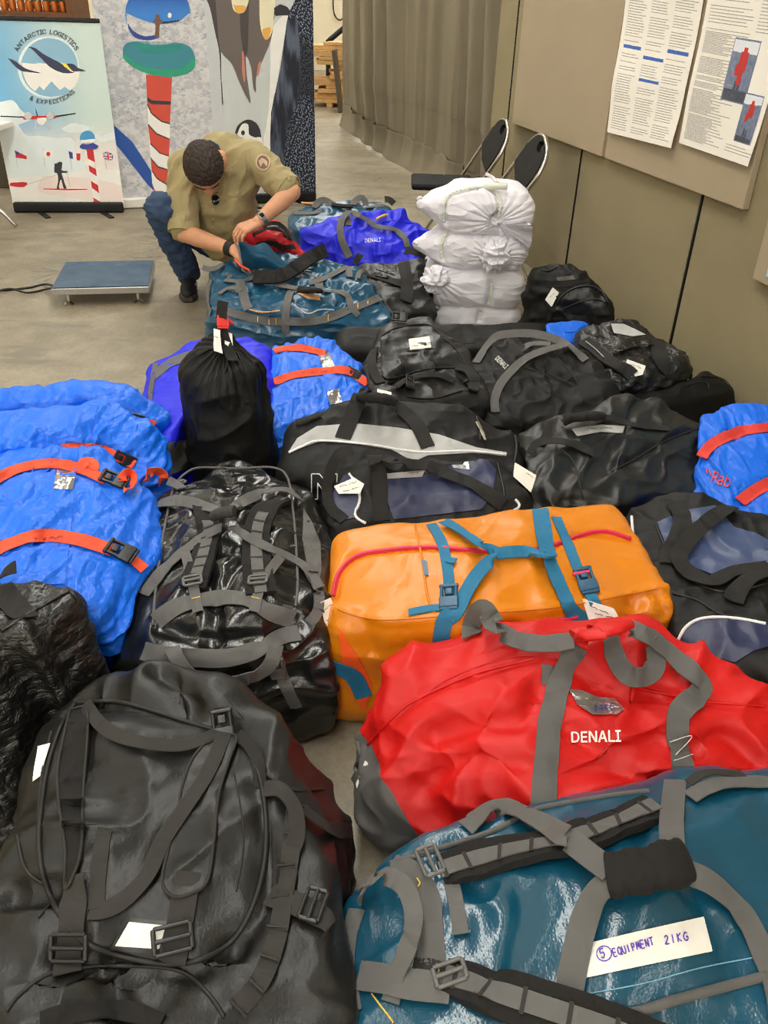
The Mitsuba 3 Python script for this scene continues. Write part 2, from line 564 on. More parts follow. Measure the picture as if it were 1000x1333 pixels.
def text_on(b, s, A, B, hpx, m, name='lettering', bold=False, lift=0.0025, slant=0.0, key=None, label=None, raise_=0.0012):
    """Lettering along the pixels A to B, capitals hpx pixels tall, lying on the cloth."""
    t = meshkit.text_mesh(s, 1.0, 0.05, bold)
    A, B = np.array(A, float), np.array(B, float)
    W = t.vertices[:, 0].max()
    u = (B - A) / W
    up = unit(np.array([(B - A)[1], -(B - A)[0]])) * hpx
    v, f = trimesh.remesh.subdivide_to_size(t.vertices, t.faces, 0.45)
    q = A + v[:, :1] * u + v[:, 1:2] * (up + slant * unit(B - A) * hpx)
    hp, n, ok = cast(b, q)
    d = unit(hp - CAM)
    p = hp - d * (lift / np.maximum(0.3, -(d * n).sum(1)))[:, None] + n * ((v[:, 2:3] / 0.05) * raise_)
    f = f[:, ::-1] if np.cross(np.append(u, 0), np.append(up, 0))[2] > 0 else f
    return put(f'{key or b.key}__{name}', tm(p, f), m, False, label)


def scrawl(b, rows, m='ink_blue', key=None, name='handwriting', lift=0.004, seed=3, amp=3.0, r=0.0007):
    """Pen strokes in rows (A, B pixels) that read as handwriting too small to make out."""
    g = np.random.default_rng(seed)
    out = []
    for A, B in rows:
        A, B = np.array(A, float), np.array(B, float)
        L = np.linalg.norm(B - A)
        up = np.array([(B - A)[1], -(B - A)[0]]) / L
        k = max(4, int(L / 3))
        for a, e in ((0.0, 0.42), (0.52, 1.0)):
            n = max(4, int(k * (e - a)))
            q = np.array([A + (B - A) * (a + (e - a) * i / (n - 1)) + up * g.uniform(-0.4, 0.8) * amp for i in range(n)])
            p, *_ = path_on(b, [tuple(x) for x in q], 1.5, lift, 0)
            out.append(tube(p, r, 4))
    return put(f'{key}__{name}', cat(out), m, False)


def tag(b, poly, rows=(), seed=1, lift=0.012, m='tag_white', name='luggage_tag', label='white paper luggage tag', ink='ink_black'):
    """A flat paper card that lies against the bag."""
    P = np.array([p[:2] for p in poly], float)
    c = P.mean(0)
    hp, n, ok = cast(b, np.vstack([P * .8 + c * .2, c]))
    o = hp[ok].mean(0)
    nn = unit(unit(n[ok].mean(0)) + 0.5 * unit(CAM - o))
    o = o + nn * lift
    on = lambda q: CAM + unproject(q[:, 0], q[:, 1]) * (((o - CAM) @ nn) / (unproject(q[:, 0], q[:, 1]) @ nn))[:, None]
    v, t = poly_mesh([tuple(p) for p in P], 5.0)
    p3 = on(v)
    e1 = unit(p3[1] - p3[0])
    p3 = p3 + nn * (0.0025 * np.sin(((p3 - o) @ e1) * 60))[:, None]
    fl = np.cross(p3[t[:, 1]] - p3[t[:, 0]], p3[t[:, 2]] - p3[t[:, 0]]) @ nn < 0
    t[fl] = t[fl][:, ::-1]
    k = put(f'{b.key}__{name}', sheet(p3, np.repeat(nn[None], len(p3), 0), t, 0.0009), m, 40, label)
    g = np.random.default_rng(seed)
    out = []
    for A, B in rows:
        A, B = np.array(A[:2], float), np.array(B[:2], float)
        L = np.linalg.norm(B - A)
        up = np.array([(B - A)[1], -(B - A)[0]]) / L
        for a, z in ((0.0, 0.42), (0.52, 1.0)):
            m_ = max(4, int(L / 3 * (z - a)))
            q = np.array([A + (B - A) * (a + (z - a) * i / (m_ - 1)) + up * g.uniform(-0.4, 0.8) * 2.0 for i in range(m_)])
            out.append(tube(on(q) + nn * 0.0028, 0.0007, 4))
    if out:
        put(f'{k}__handwriting', cat(out), ink, False)
    return k


def place_on(b, mesh, px, dpx, m, name, lift=0.003, smooth=30, label=None, key=None, scale=1.0):
    """A small solid (x along dpx, z up) set on the cloth at a pixel."""
    q = np.array([px, np.array(px) + np.array(dpx) * 0.05 / max(1e-6, np.linalg.norm(dpx)) * 40], float)
    hp, n, ok = cast(b, q)
    Z = n[0]
    X = hp[1] - hp[0]
    X = unit(X - Z * (X @ Z))
    return put(f'{key or b.key}__{name}', xf(mesh, hp[0] + Z * lift, X * scale, np.cross(Z, X) * scale, Z * scale), m, smooth, label)


def ladder_lock(w=0.045):
    """A webbing slider: frame with cross bars."""
    L, t = 0.036 * w / 0.045, 0.006
    return cat([rbox(0, s * (w / 2 + 0.004), t / 2, L, 0.007, t, 0.0025) for s in (-1, 1)] + [rbox(x, 0, t / 2 + (0.002 if x == 0 else 0), 0.006, w + 0.008, t, 0.0025) for x in (-L / 2, 0, L / 2)])


def side_release(w=0.03):
    """A side-release buckle: socket, two side arms and a ladder end."""
    t = 0.009
    return cat([rbox(0.014, 0, t / 2, 0.026, w + 0.006, t, 0.003), rbox(-0.012, s_ := 0, t / 2, 0.016, w * 0.5, t * 0.8, 0.003),
                rbox(-0.008, w * 0.45, t / 2, 0.03, 0.006, t, 0.0025), rbox(-0.008, -w * 0.45, t / 2, 0.03, 0.006, t, 0.0025),
                rbox(-0.026, 0, t / 2, 0.008, w + 0.006, t * 0.9, 0.003), rbox(0.03, 0, t / 2, 0.006, w + 0.004, t * 0.8, 0.0025)])
# ---------------------------------------------------------------- materials of the place
def floor_color(p, n, uv):
    a = mikit.fbm(p.x * 1.3, p.y * 1.3, 0, 4)
    b = mikit.fbm(p.x * 9 + 5, p.y * 9, 3, 3)
    c = mikit.noise(p.x * 260, p.y * 260)
    k = mikit.noise(p.x * 75, p.y * 75)
    col = mikit.mix(mi.Color3f(0.185, 0.155, 0.105), mi.Color3f(0.265, 0.228, 0.160), mikit.smoothstep(0.25, 0.75, a * 0.6 + b * 0.4))
    col = col * (0.86 + 0.16 * c + 0.14 * k)
    d, e, _ = mikit.voronoi(p.x * 0.55 + 0.25 * a, p.y * 0.55 + 0.25 * b)
    crack = mikit.smoothstep(0.012, 0.0, e - d) * mikit.smoothstep(0.45, 0.6, mikit.noise(p.x * 2, p.y * 2, 9))
    col = mikit.mix(col, mi.Color3f(0.09, 0.08, 0.06), crack * 0.7)
    jx = p.y - 1.36 + 0.10 * p.x + 0.01 * b
    col = col * (1 - 0.14 * mikit.smoothstep(0.01, -0.02, jx))
    col = mikit.mix(col, mi.Color3f(0.07, 0.06, 0.05), mikit.smoothstep(0.004, 0.0015, dr.abs(jx)))
    pd = dr.sqrt(dr.square((p.x + 0.135) * 1.0) + dr.square((p.y - 1.43) * 1.6)) + 0.07 * (mikit.fbm(p.x * 22, p.y * 22, 4, 3) - 0.5)
    col = mikit.mix(col, mi.Color3f(0.42, 0.12, 0.05), mikit.smoothstep(0.055, 0.045, pd) * mikit.smoothstep(0.42, 0.5, mikit.noise(p.x * 60, p.y * 60, 7)))
    scuff = mikit.smoothstep(0.66, 0.78, mikit.fbm(p.x * 3 + 40, p.y * 11, 5, 3))
    return mikit.mix(col, mi.Color3f(0.13, 0.12, 0.10), scuff * 0.45)


def floor_rough(p, n, uv):
    return 0.36 + 0.3 * mikit.fbm(p.x * 3, p.y * 3, 8, 3)


def concrete(p, n, uv):
    return mikit.noise(p.x * 190, p.y * 190) * 0.0006 + mikit.noise(p.x * 45, p.y * 45) * 0.0008


BUMPS['concrete'] = concrete


def felt(h, amp=0.12, f=500):
    c = lin(h)
    return lambda p, n, uv: mi.Color3f(*c) * (1 - amp + amp * (mikit.noise(p.x * f, p.y * f, p.z * f) + mikit.fbm(p.x * 5, p.y * 5, p.z * 5, 2)))


mat('floor_concrete', floor_color, 0.42, 'concrete', specular=0.45)
mat('panel_fabric', felt('8a7f62'), 0.9)
mat('board_cork', felt('a2937a', 0.06), 0.75)
mat('joint_black', '151412', 0.5)
mat('plaster_cream', 'e9dfc4', 0.8)
mat('ceiling_white', '8c8880', 0.9)
mat('black_metal', '17171a', 0.35, metallic=0.3)
mat('chrome', 'c9c6c0', 0.18, metallic=1.0)
mat('steel', 'b4b2ac', 0.32, metallic=1.0)
mat('alu', 'c4c2bc', 0.4, metallic=0.9)
mat('vinyl_black', '121211', 0.65, specular=0.25)
mat('paper', 'ece8de', 0.85)
mat('print_grey', 'a09f9b', 0.9)
mat('print_blue', '4467b4', 0.9)
mat('wood_raw', felt('c39a62', 0.35, 60), 0.7)
mat('wood_dark', felt('6b4428', 0.3, 60), 0.6)
mat('white_paint', 'e6e2d8', 0.5)
mat('copper', 'd07a3c', 0.3, metallic=0.8)
mat('board_dark', '4c4336', 0.7)


def struct(name, mesh, m, smooth=False, label=None):
    USED.add(name)
    scene[name] = mikit.ply(mesh, m, smooth)
    labels[name] = {'kind': 'structure'}
    if label:
        labels[name]['label'] = label


def quad(a, b, c, d):
    return tm([a, b, c, d], [[0, 1, 2], [0, 2, 3]])


X0, X1, Y0, Y1, ZC = -7.0, 7.0, -6.0, 24.0, 5.2
struct('floor', box(0, (Y0 + Y1) / 2, -0.05, X1 - X0, Y1 - Y0, 0.1), 'floor_concrete', label='worn grey-tan polished concrete floor')
struct('wall_left', box(X0 - 0.1, 9, ZC / 2, 0.2, 30, ZC), 'plaster_cream')
struct('wall_east', box(X1 + 0.1, 9, ZC / 2, 0.2, 30, ZC), 'plaster_cream')
struct('wall_back', box(0, Y1 + 0.1, ZC / 2, 14.4, 0.2, ZC), 'plaster_cream', label='cream plaster wall at the far end of the hall')
# the wall behind the photographer has a glazed band above a solid foot
struct('wall_front', cat([box(0, Y0 - 0.1, 0.6, 14.4, 0.2, 1.2), box(0, Y0 - 0.1, 4.85, 14.4, 0.2, 0.7), box(-6.5, Y0 - 0.1, 2.6, 1.2, 0.2, 5.2), box(6.5, Y0 - 0.1, 2.6, 1.2, 0.2, 5.2)]), 'plaster_cream')
scene['window_1'] = {**mikit.ply(quad((-5.9, Y0 - 0.1, 1.2), (-5.9, Y0 - 0.1, 4.5), (5.9, Y0 - 0.1, 4.5), (5.9, Y0 - 0.1, 1.2)), 'plaster_cream'), 'emitter': {'type': 'area', 'radiance': {'type': 'rgb', 'value': list(DOOR_LIGHT)}}}
labels['window_1'] = {'kind': 'structure'}
# roof: opaque sheets with strips of translucent sheet between them
LX = [(-5.3, -4.8), (-1.3, -0.3), (4.2, 4.7)]
edges = [X0] + [e for s in LX for e in s] + [X1]
struct('ceiling', cat([box((a + b) / 2, 9, ZC + 0.05, b - a, 30, 0.1) for a, b in zip(edges[::2], edges[1::2])]), 'ceiling_white')
for i, (a, b) in enumerate(LX):
    scene[f'window_{i + 2}'] = {**mikit.ply(quad((a, Y0, ZC + 0.05), (a, Y1, ZC + 0.05), (b, Y1, ZC + 0.05), (b, Y0, ZC + 0.05)), 'ceiling_white'),
                                'emitter': {'type': 'area', 'radiance': {'type': 'rgb', 'value': list(ROOF_LIGHT)}}}
    labels[f'window_{i + 2}'] = {'kind': 'structure'}

# ---------------------------------------------------------------- the partition on the right: fabric panels between black posts
WS = math.tan(math.radians(-12.2))
WDIR = unit([WS, 1.0, 0])
WN = np.array([-WDIR[1], WDIR[0], 0])               # towards the bags
WA = 2.05


def wall_y(y, z, off=0.0):
    return np.array([WA + WS * y, y, z]) + WN * off


def wall_px(x, y, off=0.0):
    """Where the ray of a pixel meets the partition (or a plane off metres in front of it)."""
    d = unproject(x, y)
    return CAM + d * ((np.array([WA, 0, 0]) + WN * off - CAM) @ WN / (d @ WN))


def wall_box(y0, y1, z0, z1, off0, off1, r=0.004):
    a, b = wall_y(y0, z0), wall_y(y1, z0)
    L = np.linalg.norm(b - a)
    return xf(rbox(L / 2, (off0 + off1) / 2, (z0 + z1) / 2, L, off1 - off0, z1 - z0, r), a * [1, 1, 0], WDIR, WN, [0, 0, 1])


labels['wall_right'] = {'kind': 'structure', 'label': 'olive fabric partition of tall panels with black posts'}
JY = [6.40, 6.04, 4.81, 3.58, 2.35, 1.12, -0.11]
for a, b in zip(JY[1:], JY[:-1]):
    put('wall_right__panel', wall_box(a + 0.012, b - 0.012, 0.02, 2.3, -0.05, 0.0, 0.006), 'panel_fabric')
for y in JY[1:-1]:
    put('wall_right__post', cat([wall_box(y - 0.012, y + 0.012, 0, 2.3, -0.055, -0.004, 0.003), wall_box(y - 0.004, y + 0.004, 0, 2.3, -0.006, 0.002, 0.001)]), 'joint_black')

# pin boards on the partition
ZB = 0.79


def board(y0, y1, z0, z1, label):
    k = thing('pin_board', label, 'board')
    put(k, wall_box(y0, y1, z0, z1, 0.002, 0.03, 0.003), 'board_cork', raw=True)
    return k


board(wall_px(783, 197, .03)[1], wall_px(666, 161, .03)[1], ZB, 2.2, 'plain beige pin board without any paper on the partition')
board(wall_px(966, 269, .03)[1], wall_px(787, 199, .03)[1], ZB, 2.2, 'beige pin board carrying two printed text posters')
pr = wall_px(978, 362, .03)
K3 = board(pr[1] - 0.9, pr[1], pr[2], pr[2] + 1.2, 'beige board at the right edge with a pale blue print')


def poster(corners, label, sag):
    """A hanging sheet from its four corners in the photograph (bl, br, tr, tl), extended upwards; it bellies out from the board."""
    k = thing('paper_poster', label, 'poster', 'printed text posters on the pin board')
    bl, br, tr, tl = [wall_px(*c, 0.034) for c in corners]
    bl, br, tr, tl = [np.array(q) for q in (bl, br, tr, tl)]
    U = np.linspace(0, 1, 13)
    V = np.linspace(0, 1.25, 30)

    def P(u, v, off=0.0):
        u, v = np.asarray(u, float)[..., None], np.asarray(v, float)[..., None]
        q = (bl * (1 - u) + br * u) * (1 - v) + (tl * (1 - u) + tr * u) * v
        h = sag * (np.exp(-(v / 0.2) ** 2) * (0.4 + 0.6 * u) * 0.9 + 0.25 * np.sin(v * 4.0) ** 2 + 0.35 * np.exp(-((v - 0.33) / 0.16) ** 2) * (1 - u))
        return q + WN * (0.003 + h + off)
    g = P(*np.meshgrid(U, V))
    put(f'{k}__sheet', band(g[:, ::-1], np.repeat(WN[None], len(V), 0), 0.0006), 'paper', True)

    def strips(rects, m, name, lab=None, kind=None, off=0.0009):
        ms = []
        for u0, u1, v0, v1 in rects:
            n = 2 + int((u1 - u0) * 12)
            uu, vv = np.meshgrid(np.linspace(u0, u1, n), np.linspace(v0, v1, 2))
            ms.append(band(P(uu, vv, off)[:, ::-1], np.repeat(WN[None], 2, 0), 0.0005))
        put(f'{k}__{name}', cat(ms), m, False, lab, kind)
    return k, P, strips


g = np.random.default_rng(4)
k1, P1, S1 = poster([(793, 172), (880, 193), (918, -2), (818, -18)], 'long white paper poster of three text columns with blue heading bars', 0.022)


def text_rows(cols, gaps, step=0.0175, top=1.2, seed=0):
    out = []
    gg = np.random.default_rng(seed)
    for u0, u1 in cols:
        v = top
        while v > 0.04:
            if gg.random() < 0.86 and not any(a < v < b and c <= (u0 + u1) / 2 <= d for a, b, c, d in gaps):
                out.append((u0, u0 + (u1 - u0) * gg.uniform(0.72, 1.0), v - 0.005, v))
            v -= step
    return out


bars = [(0.07, 0.33, 0.605, 0.628), (0.385, 0.66, 0.555, 0.578), (0.69, 0.95, 0.625, 0.65), (0.385, 0.66, 0.405, 0.425)]
S1(text_rows([(0.06, 0.335), (0.385, 0.655), (0.69, 0.96)], [(b[2] - 0.02, b[3] + 0.02, b[0], b[1]) for b in bars], seed=1), 'print_grey', 'text_lines', kind='stuff')
for b in bars:
    S1([b], 'print_blue', 'heading_bar')
k2, P2, S2 = poster([(886, 186), (978, 217), (1040, 0), (925, -12)], 'white paper poster with two colour photos of climbers in red', 0.012)
ph = [(0.45, 0.75, 0.36, 0.75), (0.74, 0.95, 0.13, 0.44)]
S2(text_rows([(0.06, 0.62), (0.66, 1.0)], [(b[2] - 0.02, b[3] + 0.03, 0, 1) if False else (b[2] - 0.02, b[3] + 0.03, b[0] - 0.1, b[1] + 0.1) for b in ph], 0.02, seed=2), 'print_grey', 'text_lines', kind='stuff')
S2(text_rows([(0.06, 0.42)], [], 0.02, 0.75, seed=5) + text_rows([(0.08, 0.5)], [], 0.02, 0.36, seed=6), 'print_grey', 'text_lines', kind='stuff')
mat('photo_ground', felt('6f7a94', 0.5, 90), 0.5)
mat('photo_dark', felt('454a58', 0.6, 120), 0.5)
mat('photo_red', 'c03230', 0.6)
mat('photo_snow', 'dfe3ea', 0.6)
for b, red in zip(ph, ('climber', 'climber')):
    S2([b], 'photo_ground', 'photo_print', 'colour photo of a climber in red')
    w, h = b[1] - b[0], b[3] - b[2]
    S2([(b[0] + .02 * w, b[1] - .02 * w, b[2] + .78 * h, b[3] - .03 * h)], 'photo_snow', 'photo_snow', off=0.0014)
    S2([(b[0] + .05 * w, b[1] - .05 * w, b[2] + .02 * h, b[2] + .2 * h)], 'photo_dark', 'photo_ground', off=0.0014)
    S2([(b[0] + .38 * w, b[0] + .68 * w, b[2] + .5 * h, b[2] + .8 * h), (b[0] + .3 * w, b[0] + .5 * w, b[2] + .42 * h, b[2] + .6 * h), (b[0] + .45 * w, b[0] + .62 * w, b[2] + .28 * h, b[2] + .52 * h), (b[0] + .46 * w, b[0] + .6 * w, b[2] + .8 * h, b[2] + .87 * h)], 'photo_red', 'photo_figure', off=0.0019)
    S2([(b[0] + .4 * w, b[0] + .5 * w, b[2] + .08 * h, b[2] + .34 * h), (b[0] + .53 * w, b[0] + .62 * w, b[2] + .08 * h, b[2] + .34 * h)], 'photo_dark', 'photo_legs', off=0.0019)
mat('print_sky', '9cc4e0', 0.7)
put(f'{K3}__print', wall_box(pr[1] - 0.88, pr[1] - 0.075, pr[2] + 0.03, pr[2] + 1.1, 0.031, 0.033, 0.0008), 'print_sky', label='pale blue printed sheet')

# ---------------------------------------------------------------- the drape behind the chairs
def drape_color(p, n, uv):
    c = mi.Color3f(0.125, 0.105, 0.072)
    return c * (0.85 + 0.3 * mikit.fbm(p.x * 3, p.y * 3, p.z * 1.2, 3))


mat('drape', drape_color, 0.36, None, sheen=0.3, specular=0.7)
CD = unit(at(443, 166) * [1, 1, 0] - at(562, 246) * [1, 1, 0])
c0 = at(562, 246) - CD * 1.72
CLEN = np.linalg.norm(at(443, 166) - c0)
CN = np.array([-CD[1], CD[0], 0])
c0 = c0 - CN * 0.10


SEAM_Z = 0.62


def drape_sheet(z0, z1, nz, nu, off, seed, flare, keep):
    u, w = np.meshgrid(np.linspace(0, CLEN, nu), np.linspace(0, 1, nz))
    rng = np.random.default_rng(seed)
    ph = rng.uniform(0, 6.28, 9)
    bot = z0 + 0.012 * np.sin(u * 2.1 + ph[8]) + 0.006 * np.sin(u * 5.3)
    z = bot + (z1 - bot) * w
    amp = 0.075 + 0.04 * np.sin(u * 1.7 + ph[0])
    x = u + 0.05 * np.sin(z * 1.3 + ph[1])
    d = amp * np.abs(np.sin(x * 4.4 + 1.1 * np.sin(x * 1.9 + ph[2]) + 0.2 * np.sin(z * 2 + ph[4]))) ** 0.8 + 0.012 * np.sin(x * 13 + 1.8 * np.sin(x * 2.7) + ph[3] + 0.5 * z) + 0.004 * np.sin(x * 31 + 2 * np.sin(x * 5)) * np.exp(-((z - SEAM_Z) / 0.5) ** 2) + 0.05 * np.sin(x * 1.1 + ph[5])
    d = d * (keep + (1 - keep) * w) + flare * (1 - w) ** 2 + off
    g = c0 + u[..., None] * CD + d[..., None] * CN + z[..., None] * np.array([0, 0, 1.0])
    n = np.cross(np.gradient(g, axis=0), np.gradient(g, axis=1))
    n = unit(n)
    if (n * CN).sum(-1).mean() < 0:
        n = -n
    return g, n


k = thing('drape_curtain', 'heavy grey-brown drape curtain hanging in folds beside the passage', 'curtain')
g1, n1 = drape_sheet(SEAM_Z, 3.3, 30, 560, 0.03, 3, 0.0, 1.0)
put(f'{k}__upper_cloth', band(g1, n1, 0.004), 'drape', True)
g2, n2 = drape_sheet(0.26, SEAM_Z + 0.03, 14, 560, 0.024, 3, 0.0, 0.75)
put(f'{k}__lower_cloth', band(g2, n2, 0.004), 'drape', True)
g3, n3 = drape_sheet(0.03, 0.30, 10, 420, 0.03, 3, 0.07, 0.45)
put(f'{k}__hem', band(g3, n3, 0.006), 'drape', True)

# ---------------------------------------------------------------- far end of the hall, seen past the banners
k = thing('handrail', 'black metal handrail by the cream wall at the end of the passage', 'railing')
yy = 17.0
rp = [at_y(433, 108, yy), at_y(427.5, 100, yy), at_y(427, 54, yy), at_y(446, 38, yy), at_y(470, 20, yy)]
put(f'{k}__rail', tube(np.vstack([np.linspace(a, b, 6)[:-1] for a, b in zip(rp[:-1], rp[1:])]), 0.045, 8), 'black_metal', True)
put(f'{k}__post', tube([at_y(427, 100, yy), at_y(427, 100, yy) * [1, 1, 0] + [0, 0, 0.02]], 0.045, 8), 'black_metal', True)
k = thing('timber_stack', 'stack of raw timber offcuts on the floor beyond the curtain', 'timber')
q = at(432, 139)
g = np.random.default_rng(2)
z = 0.066
for i in range(13):
    h_ = (0.045, 0.09, 0.06)[i % 3]
    w = g.uniform(0.55, 1.15)
    a = g.uniform(-0.15, 0.15)
    m_ = rbox(0, 0, 0, w, g.uniform(0.6, 0.9), h_, 0.005)
    put(f'{k}__plank', xf(m_, [q[0] + 0.28 + g.uniform(-0.22, 0.16), q[1] + 0.3, z + h_ / 2], [math.cos(a), math.sin(a), 0], [-math.sin(a), math.cos(a), 0], [0, 0, 1]), 'wood_raw')
    z += h_ + 0.003
for sx in (-0.28, 0.3):
    put(f'{k}__bearer', rbox(q[0] + 0.25 + sx, q[1] + 0.3, 0.032, 0.09, 0.85, 0.064, 0.005), 'wood_raw')
k = thing('leaning_board', 'tall dark brown board leaning at the end of the drape', 'board')
a, b = at(441, 147), at(437, 147)
put(k, xf(rbox(0, 0, 0.42, 0.05, 0.5, 0.85, 0.006), [a[0] + 0.02, a[1] + 0.25, 0.01], [1, 0, 0.18], [0, 1, 0], unit([-0.12, 0, 1])), 'board_dark', raw=True)
k = thing('wall_cable', 'thin looped cable hanging on the cream far wall', 'cable')
put(k, tube(catmull([at_y(434, -20, 23.9), at_y(434, 10, 23.9), at_y(437, 22, 23.9), at_y(443, 26, 23.9), at_y(450, 20, 23.9)], 30), 0.02, 6), 'board_dark', True, raw=True)
k = thing('wall_pipe', 'pale pipe running low along the cream far wall', 'pipe')
put(k, tube([at_y(395, 73, 23.85), at_y(445, 74, 23.85)], 0.05, 8), 'white_paint', True, raw=True)

# ---------------------------------------------------------------- shelf and table at the left edge
YS = 9.0
k = thing('display_shelf', 'dark wooden bar shelf above the left banner', 'shelf')
p0, p1 = at_y(-30, 28, YS), at_y(92, 26, YS)
w = p1[0] - p0[0]
put(f'{k}__top', rbox((p0[0] + p1[0]) / 2, YS + 0.25, p1[2] + 0.03, w, 0.5, 0.05), 'wood_dark')
put(f'{k}__back', rbox((p0[0] + p1[0]) / 2, YS + 0.48, 1.6, w, 0.03, 1.0), 'board_dark')
put(f'{k}__front', rbox((p0[0] + p1[0]) / 2, YS + 0.02, p1[2] / 2, w, 0.04, p1[2]), 'wood_dark')
put(f'{k}__upright', rbox(p1[0], YS + 0.25, (p1[2] + 0.75) / 2, 0.06, 0.5, p1[2] + 0.75, 0.005), 'wood_dark')
for i, x in enumerate(np.linspace(8, 84, 8)):
    c = thing('copper_mug', 'small copper-coloured mug in the row on the dark bar shelf', 'mug', 'copper mugs on the shelf')
    q = at_y(x, 20, YS + 0.12)
    prof = np.array([[0, 0], [0.026, 0], [0.03, 0.01], [0.033, 0.06], [0.033, 0.09], [0.030, 0.09], [0.029, 0.012], [0, 0.012]])
    m_ = trimesh.creation.revolve(prof, sections=16)
    m_.apply_translation([q[0], q[1], p1[2] + 0.0555])
    put(f'{c}__cup', m_, 'copper', 30)
    put(f'{c}__handle', tube(catmull([[q[0] + .03, q[1] - .005, p1[2] + .125], [q[0] + .055, q[1] - .005, p1[2] + .12], [q[0] + .052, q[1] - .005, p1[2] + .085], [q[0] + .031, q[1] - .005, p1[2] + .075]], 10), 0.004, 6), 'copper', True)
for i, x in enumerate((12, 30, 46)):
    c = thing('bar_stool', 'small white-framed stool upside down on the dark bar shelf, ' + ('leftmost of three', 'middle of three', 'rightmost of three')[i], 'stool')
    q = at_y(x, 14, YS + 0.3)
    W_ = 0.06
    z0 = p1[2] + 0.055
    put(f'{c}__seat', rbox(q[0], q[1], z0 + 0.012, 0.14, 0.14, 0.022, 0.004), 'white_paint')
    for sx in (-1, 1):
        for sy in (-1, 1):
            put(f'{c}__leg', tube([[q[0] + sx * W_, q[1] + sy * W_, z0 + 0.02], [q[0] + sx * W_, q[1] + sy * W_, z0 + 0.2]], 0.008, 6), 'white_paint', True)
k = thing('folding_table', 'low white table cut by the left edge of the photo', 'table')
TZ = 0.64
tq = at(17, 157, TZ)
put(f'{k}__top', rbox(tq[0] - 0.75, tq[1] - 0.37, TZ - 0.022, 1.5, 0.74, 0.045, 0.012), 'white_paint')
lf = at(22, 297)
fx, fy = tq[0] - 0.28, tq[1] - 0.12
for y_, o in ((fy, -0.75), (lf[1], 0.0)):
    put(f'{k}__leg', tube(catmull([[lf[0] - .42 + o, y_, TZ - .05], [lf[0] - .40 + o, y_, 0.36], [lf[0] - .28 + o, y_, 0.20], [lf[0] - .10 + o, y_, 0.12], [lf[0] + o, y_, 0.014]], 24), 0.014, 8), 'steel', True)
    put(f'{k}__leg', tube([[fx - 0.95, y_, TZ - .05], [fx - 1.0, y_, 0.015]], 0.014, 8), 'steel', True)
k = thing('storage_crate', 'dark crate on the floor behind the white table at the left edge', 'crate')
q = at(22, 262)
put(f'{k}__box', rbox(q[0] - 0.45, 7.6, 0.2, 0.9, 0.5, 0.4, 0.01), 'board_dark')
put(f'{k}__lid', rbox(q[0] - 0.45, 7.6, 0.42, 0.94, 0.54, 0.04, 0.01), 'black_metal')
# ---------------------------------------------------------------- roll-up banners: printed sheets on low stands
class Plane:
    def __init__(s, A, B, top):
        s.o = A * [1, 1, 0]
        s.u = unit((B - A) * [1, 1, 0])
        s.n = np.array([s.u[1], -s.u[0], 0])
        s.w = np.linalg.norm((B - A)[:2])
        s.top = top

    def uv(s, px):
        px = np.atleast_2d(np.asarray(px, float))[:, :2]
        d = unproject(px[:, 0], px[:, 1])
        t = ((s.o - CAM) @ s.n) / (d @ s.n)
        p = CAM + d * t[:, None] - s.o
        return np.stack([p @ s.u, p[:, 2]], -1)

    def xyz(s, uv, off):
        uv = np.asarray(uv, float)
        return s.o + uv[:, :1] * s.u + uv[:, 1:2] * np.array([0, 0, 1.0]) + s.n * off


def print_shape(key, pl, shape, m, level, name, label=None, kind=None, raw_uv=False, clip=True):
    """A flat printed shape on the banner; pixel outline or shapely geometry in banner coordinates."""
    P = shape if raw_uv else shapely.Polygon(pl.uv(shape)).buffer(0)
    if clip:
        P = P.intersection(shapely.box(0.002, 0.03, pl.w - 0.002, pl.top))
    ms = []
    for g in getattr(P, 'geoms', [P]):
        if g.geom_type == 'Polygon' and g.area > 1e-7:
            e = trimesh.creation.extrude_polygon(g, 0.0004, engine='earcut')
            ms.append(tm(pl.xyz(e.vertices[:, :2], 0.0012 + 0.0005 * level) + np.outer(e.vertices[:, 2], pl.n), e.faces))
    if ms:
        return put(f'{key}__{name}', cat(ms), m, False, label, kind)


def ell(cx, cy, rx, ry, n=40, a0=0, a1=360):
    a = np.radians(np.linspace(a0, a1, n))
    return list(zip(cx + rx * np.cos(a), cy + ry * np.sin(a)))


def spline(pts, n=60):
    return [tuple(p) for p in catmull(np.array(list(pts) + [pts[0]], float), n)[:-1]]


def banner(label, pl, m, stand, top_bar=True):
    k = thing('roll_up_banner', label, 'banner')
    g = np.array([pl.xyz([(u, v) for u in np.linspace(0, pl.w, 9)], 0.0012) for v in np.linspace(0.05, pl.top, 16)])
    put(f'{k}__print_sheet', band(g, np.repeat(pl.n[None], 16, 0), 0.0012) if (np.cross(pl.u, [0, 0, 1]) @ pl.n) < 0 else band(g[:, ::-1], np.repeat(pl.n[None], 16, 0), 0.0012), m)
    put(f'{k}__stand', xf(rbox(pl.w / 2, 0.0, 0.04, pl.w - 0.012, 0.075, 0.072, 0.012), pl.o, pl.u, -pl.n, [0, 0, 1]), stand, 30)
    for f_ in (0.22, 0.78):
        put(f'{k}__foot', xf(rbox(0, -0.1, 0.006, 0.04, 0.3, 0.01, 0.004), pl.o + pl.u * pl.w * f_, unit(pl.u - 0.5 * pl.n), unit(-pl.n - 0.5 * pl.u), [0, 0, 1]), 'black_metal', 30)
    put(f'{k}__pole', tube(pl.xyz([(pl.w / 2, 0.05), (pl.w / 2, pl.top)], -0.05), 0.01, 8), 'alu', True)
    if top_bar:
        put(f'{k}__top_bar', xf(rbox(pl.w / 2, 0, pl.top, pl.w, 0.02, 0.028, 0.006), pl.o, pl.u, -pl.n, [0, 0, 1]), stand, 30)
    return k


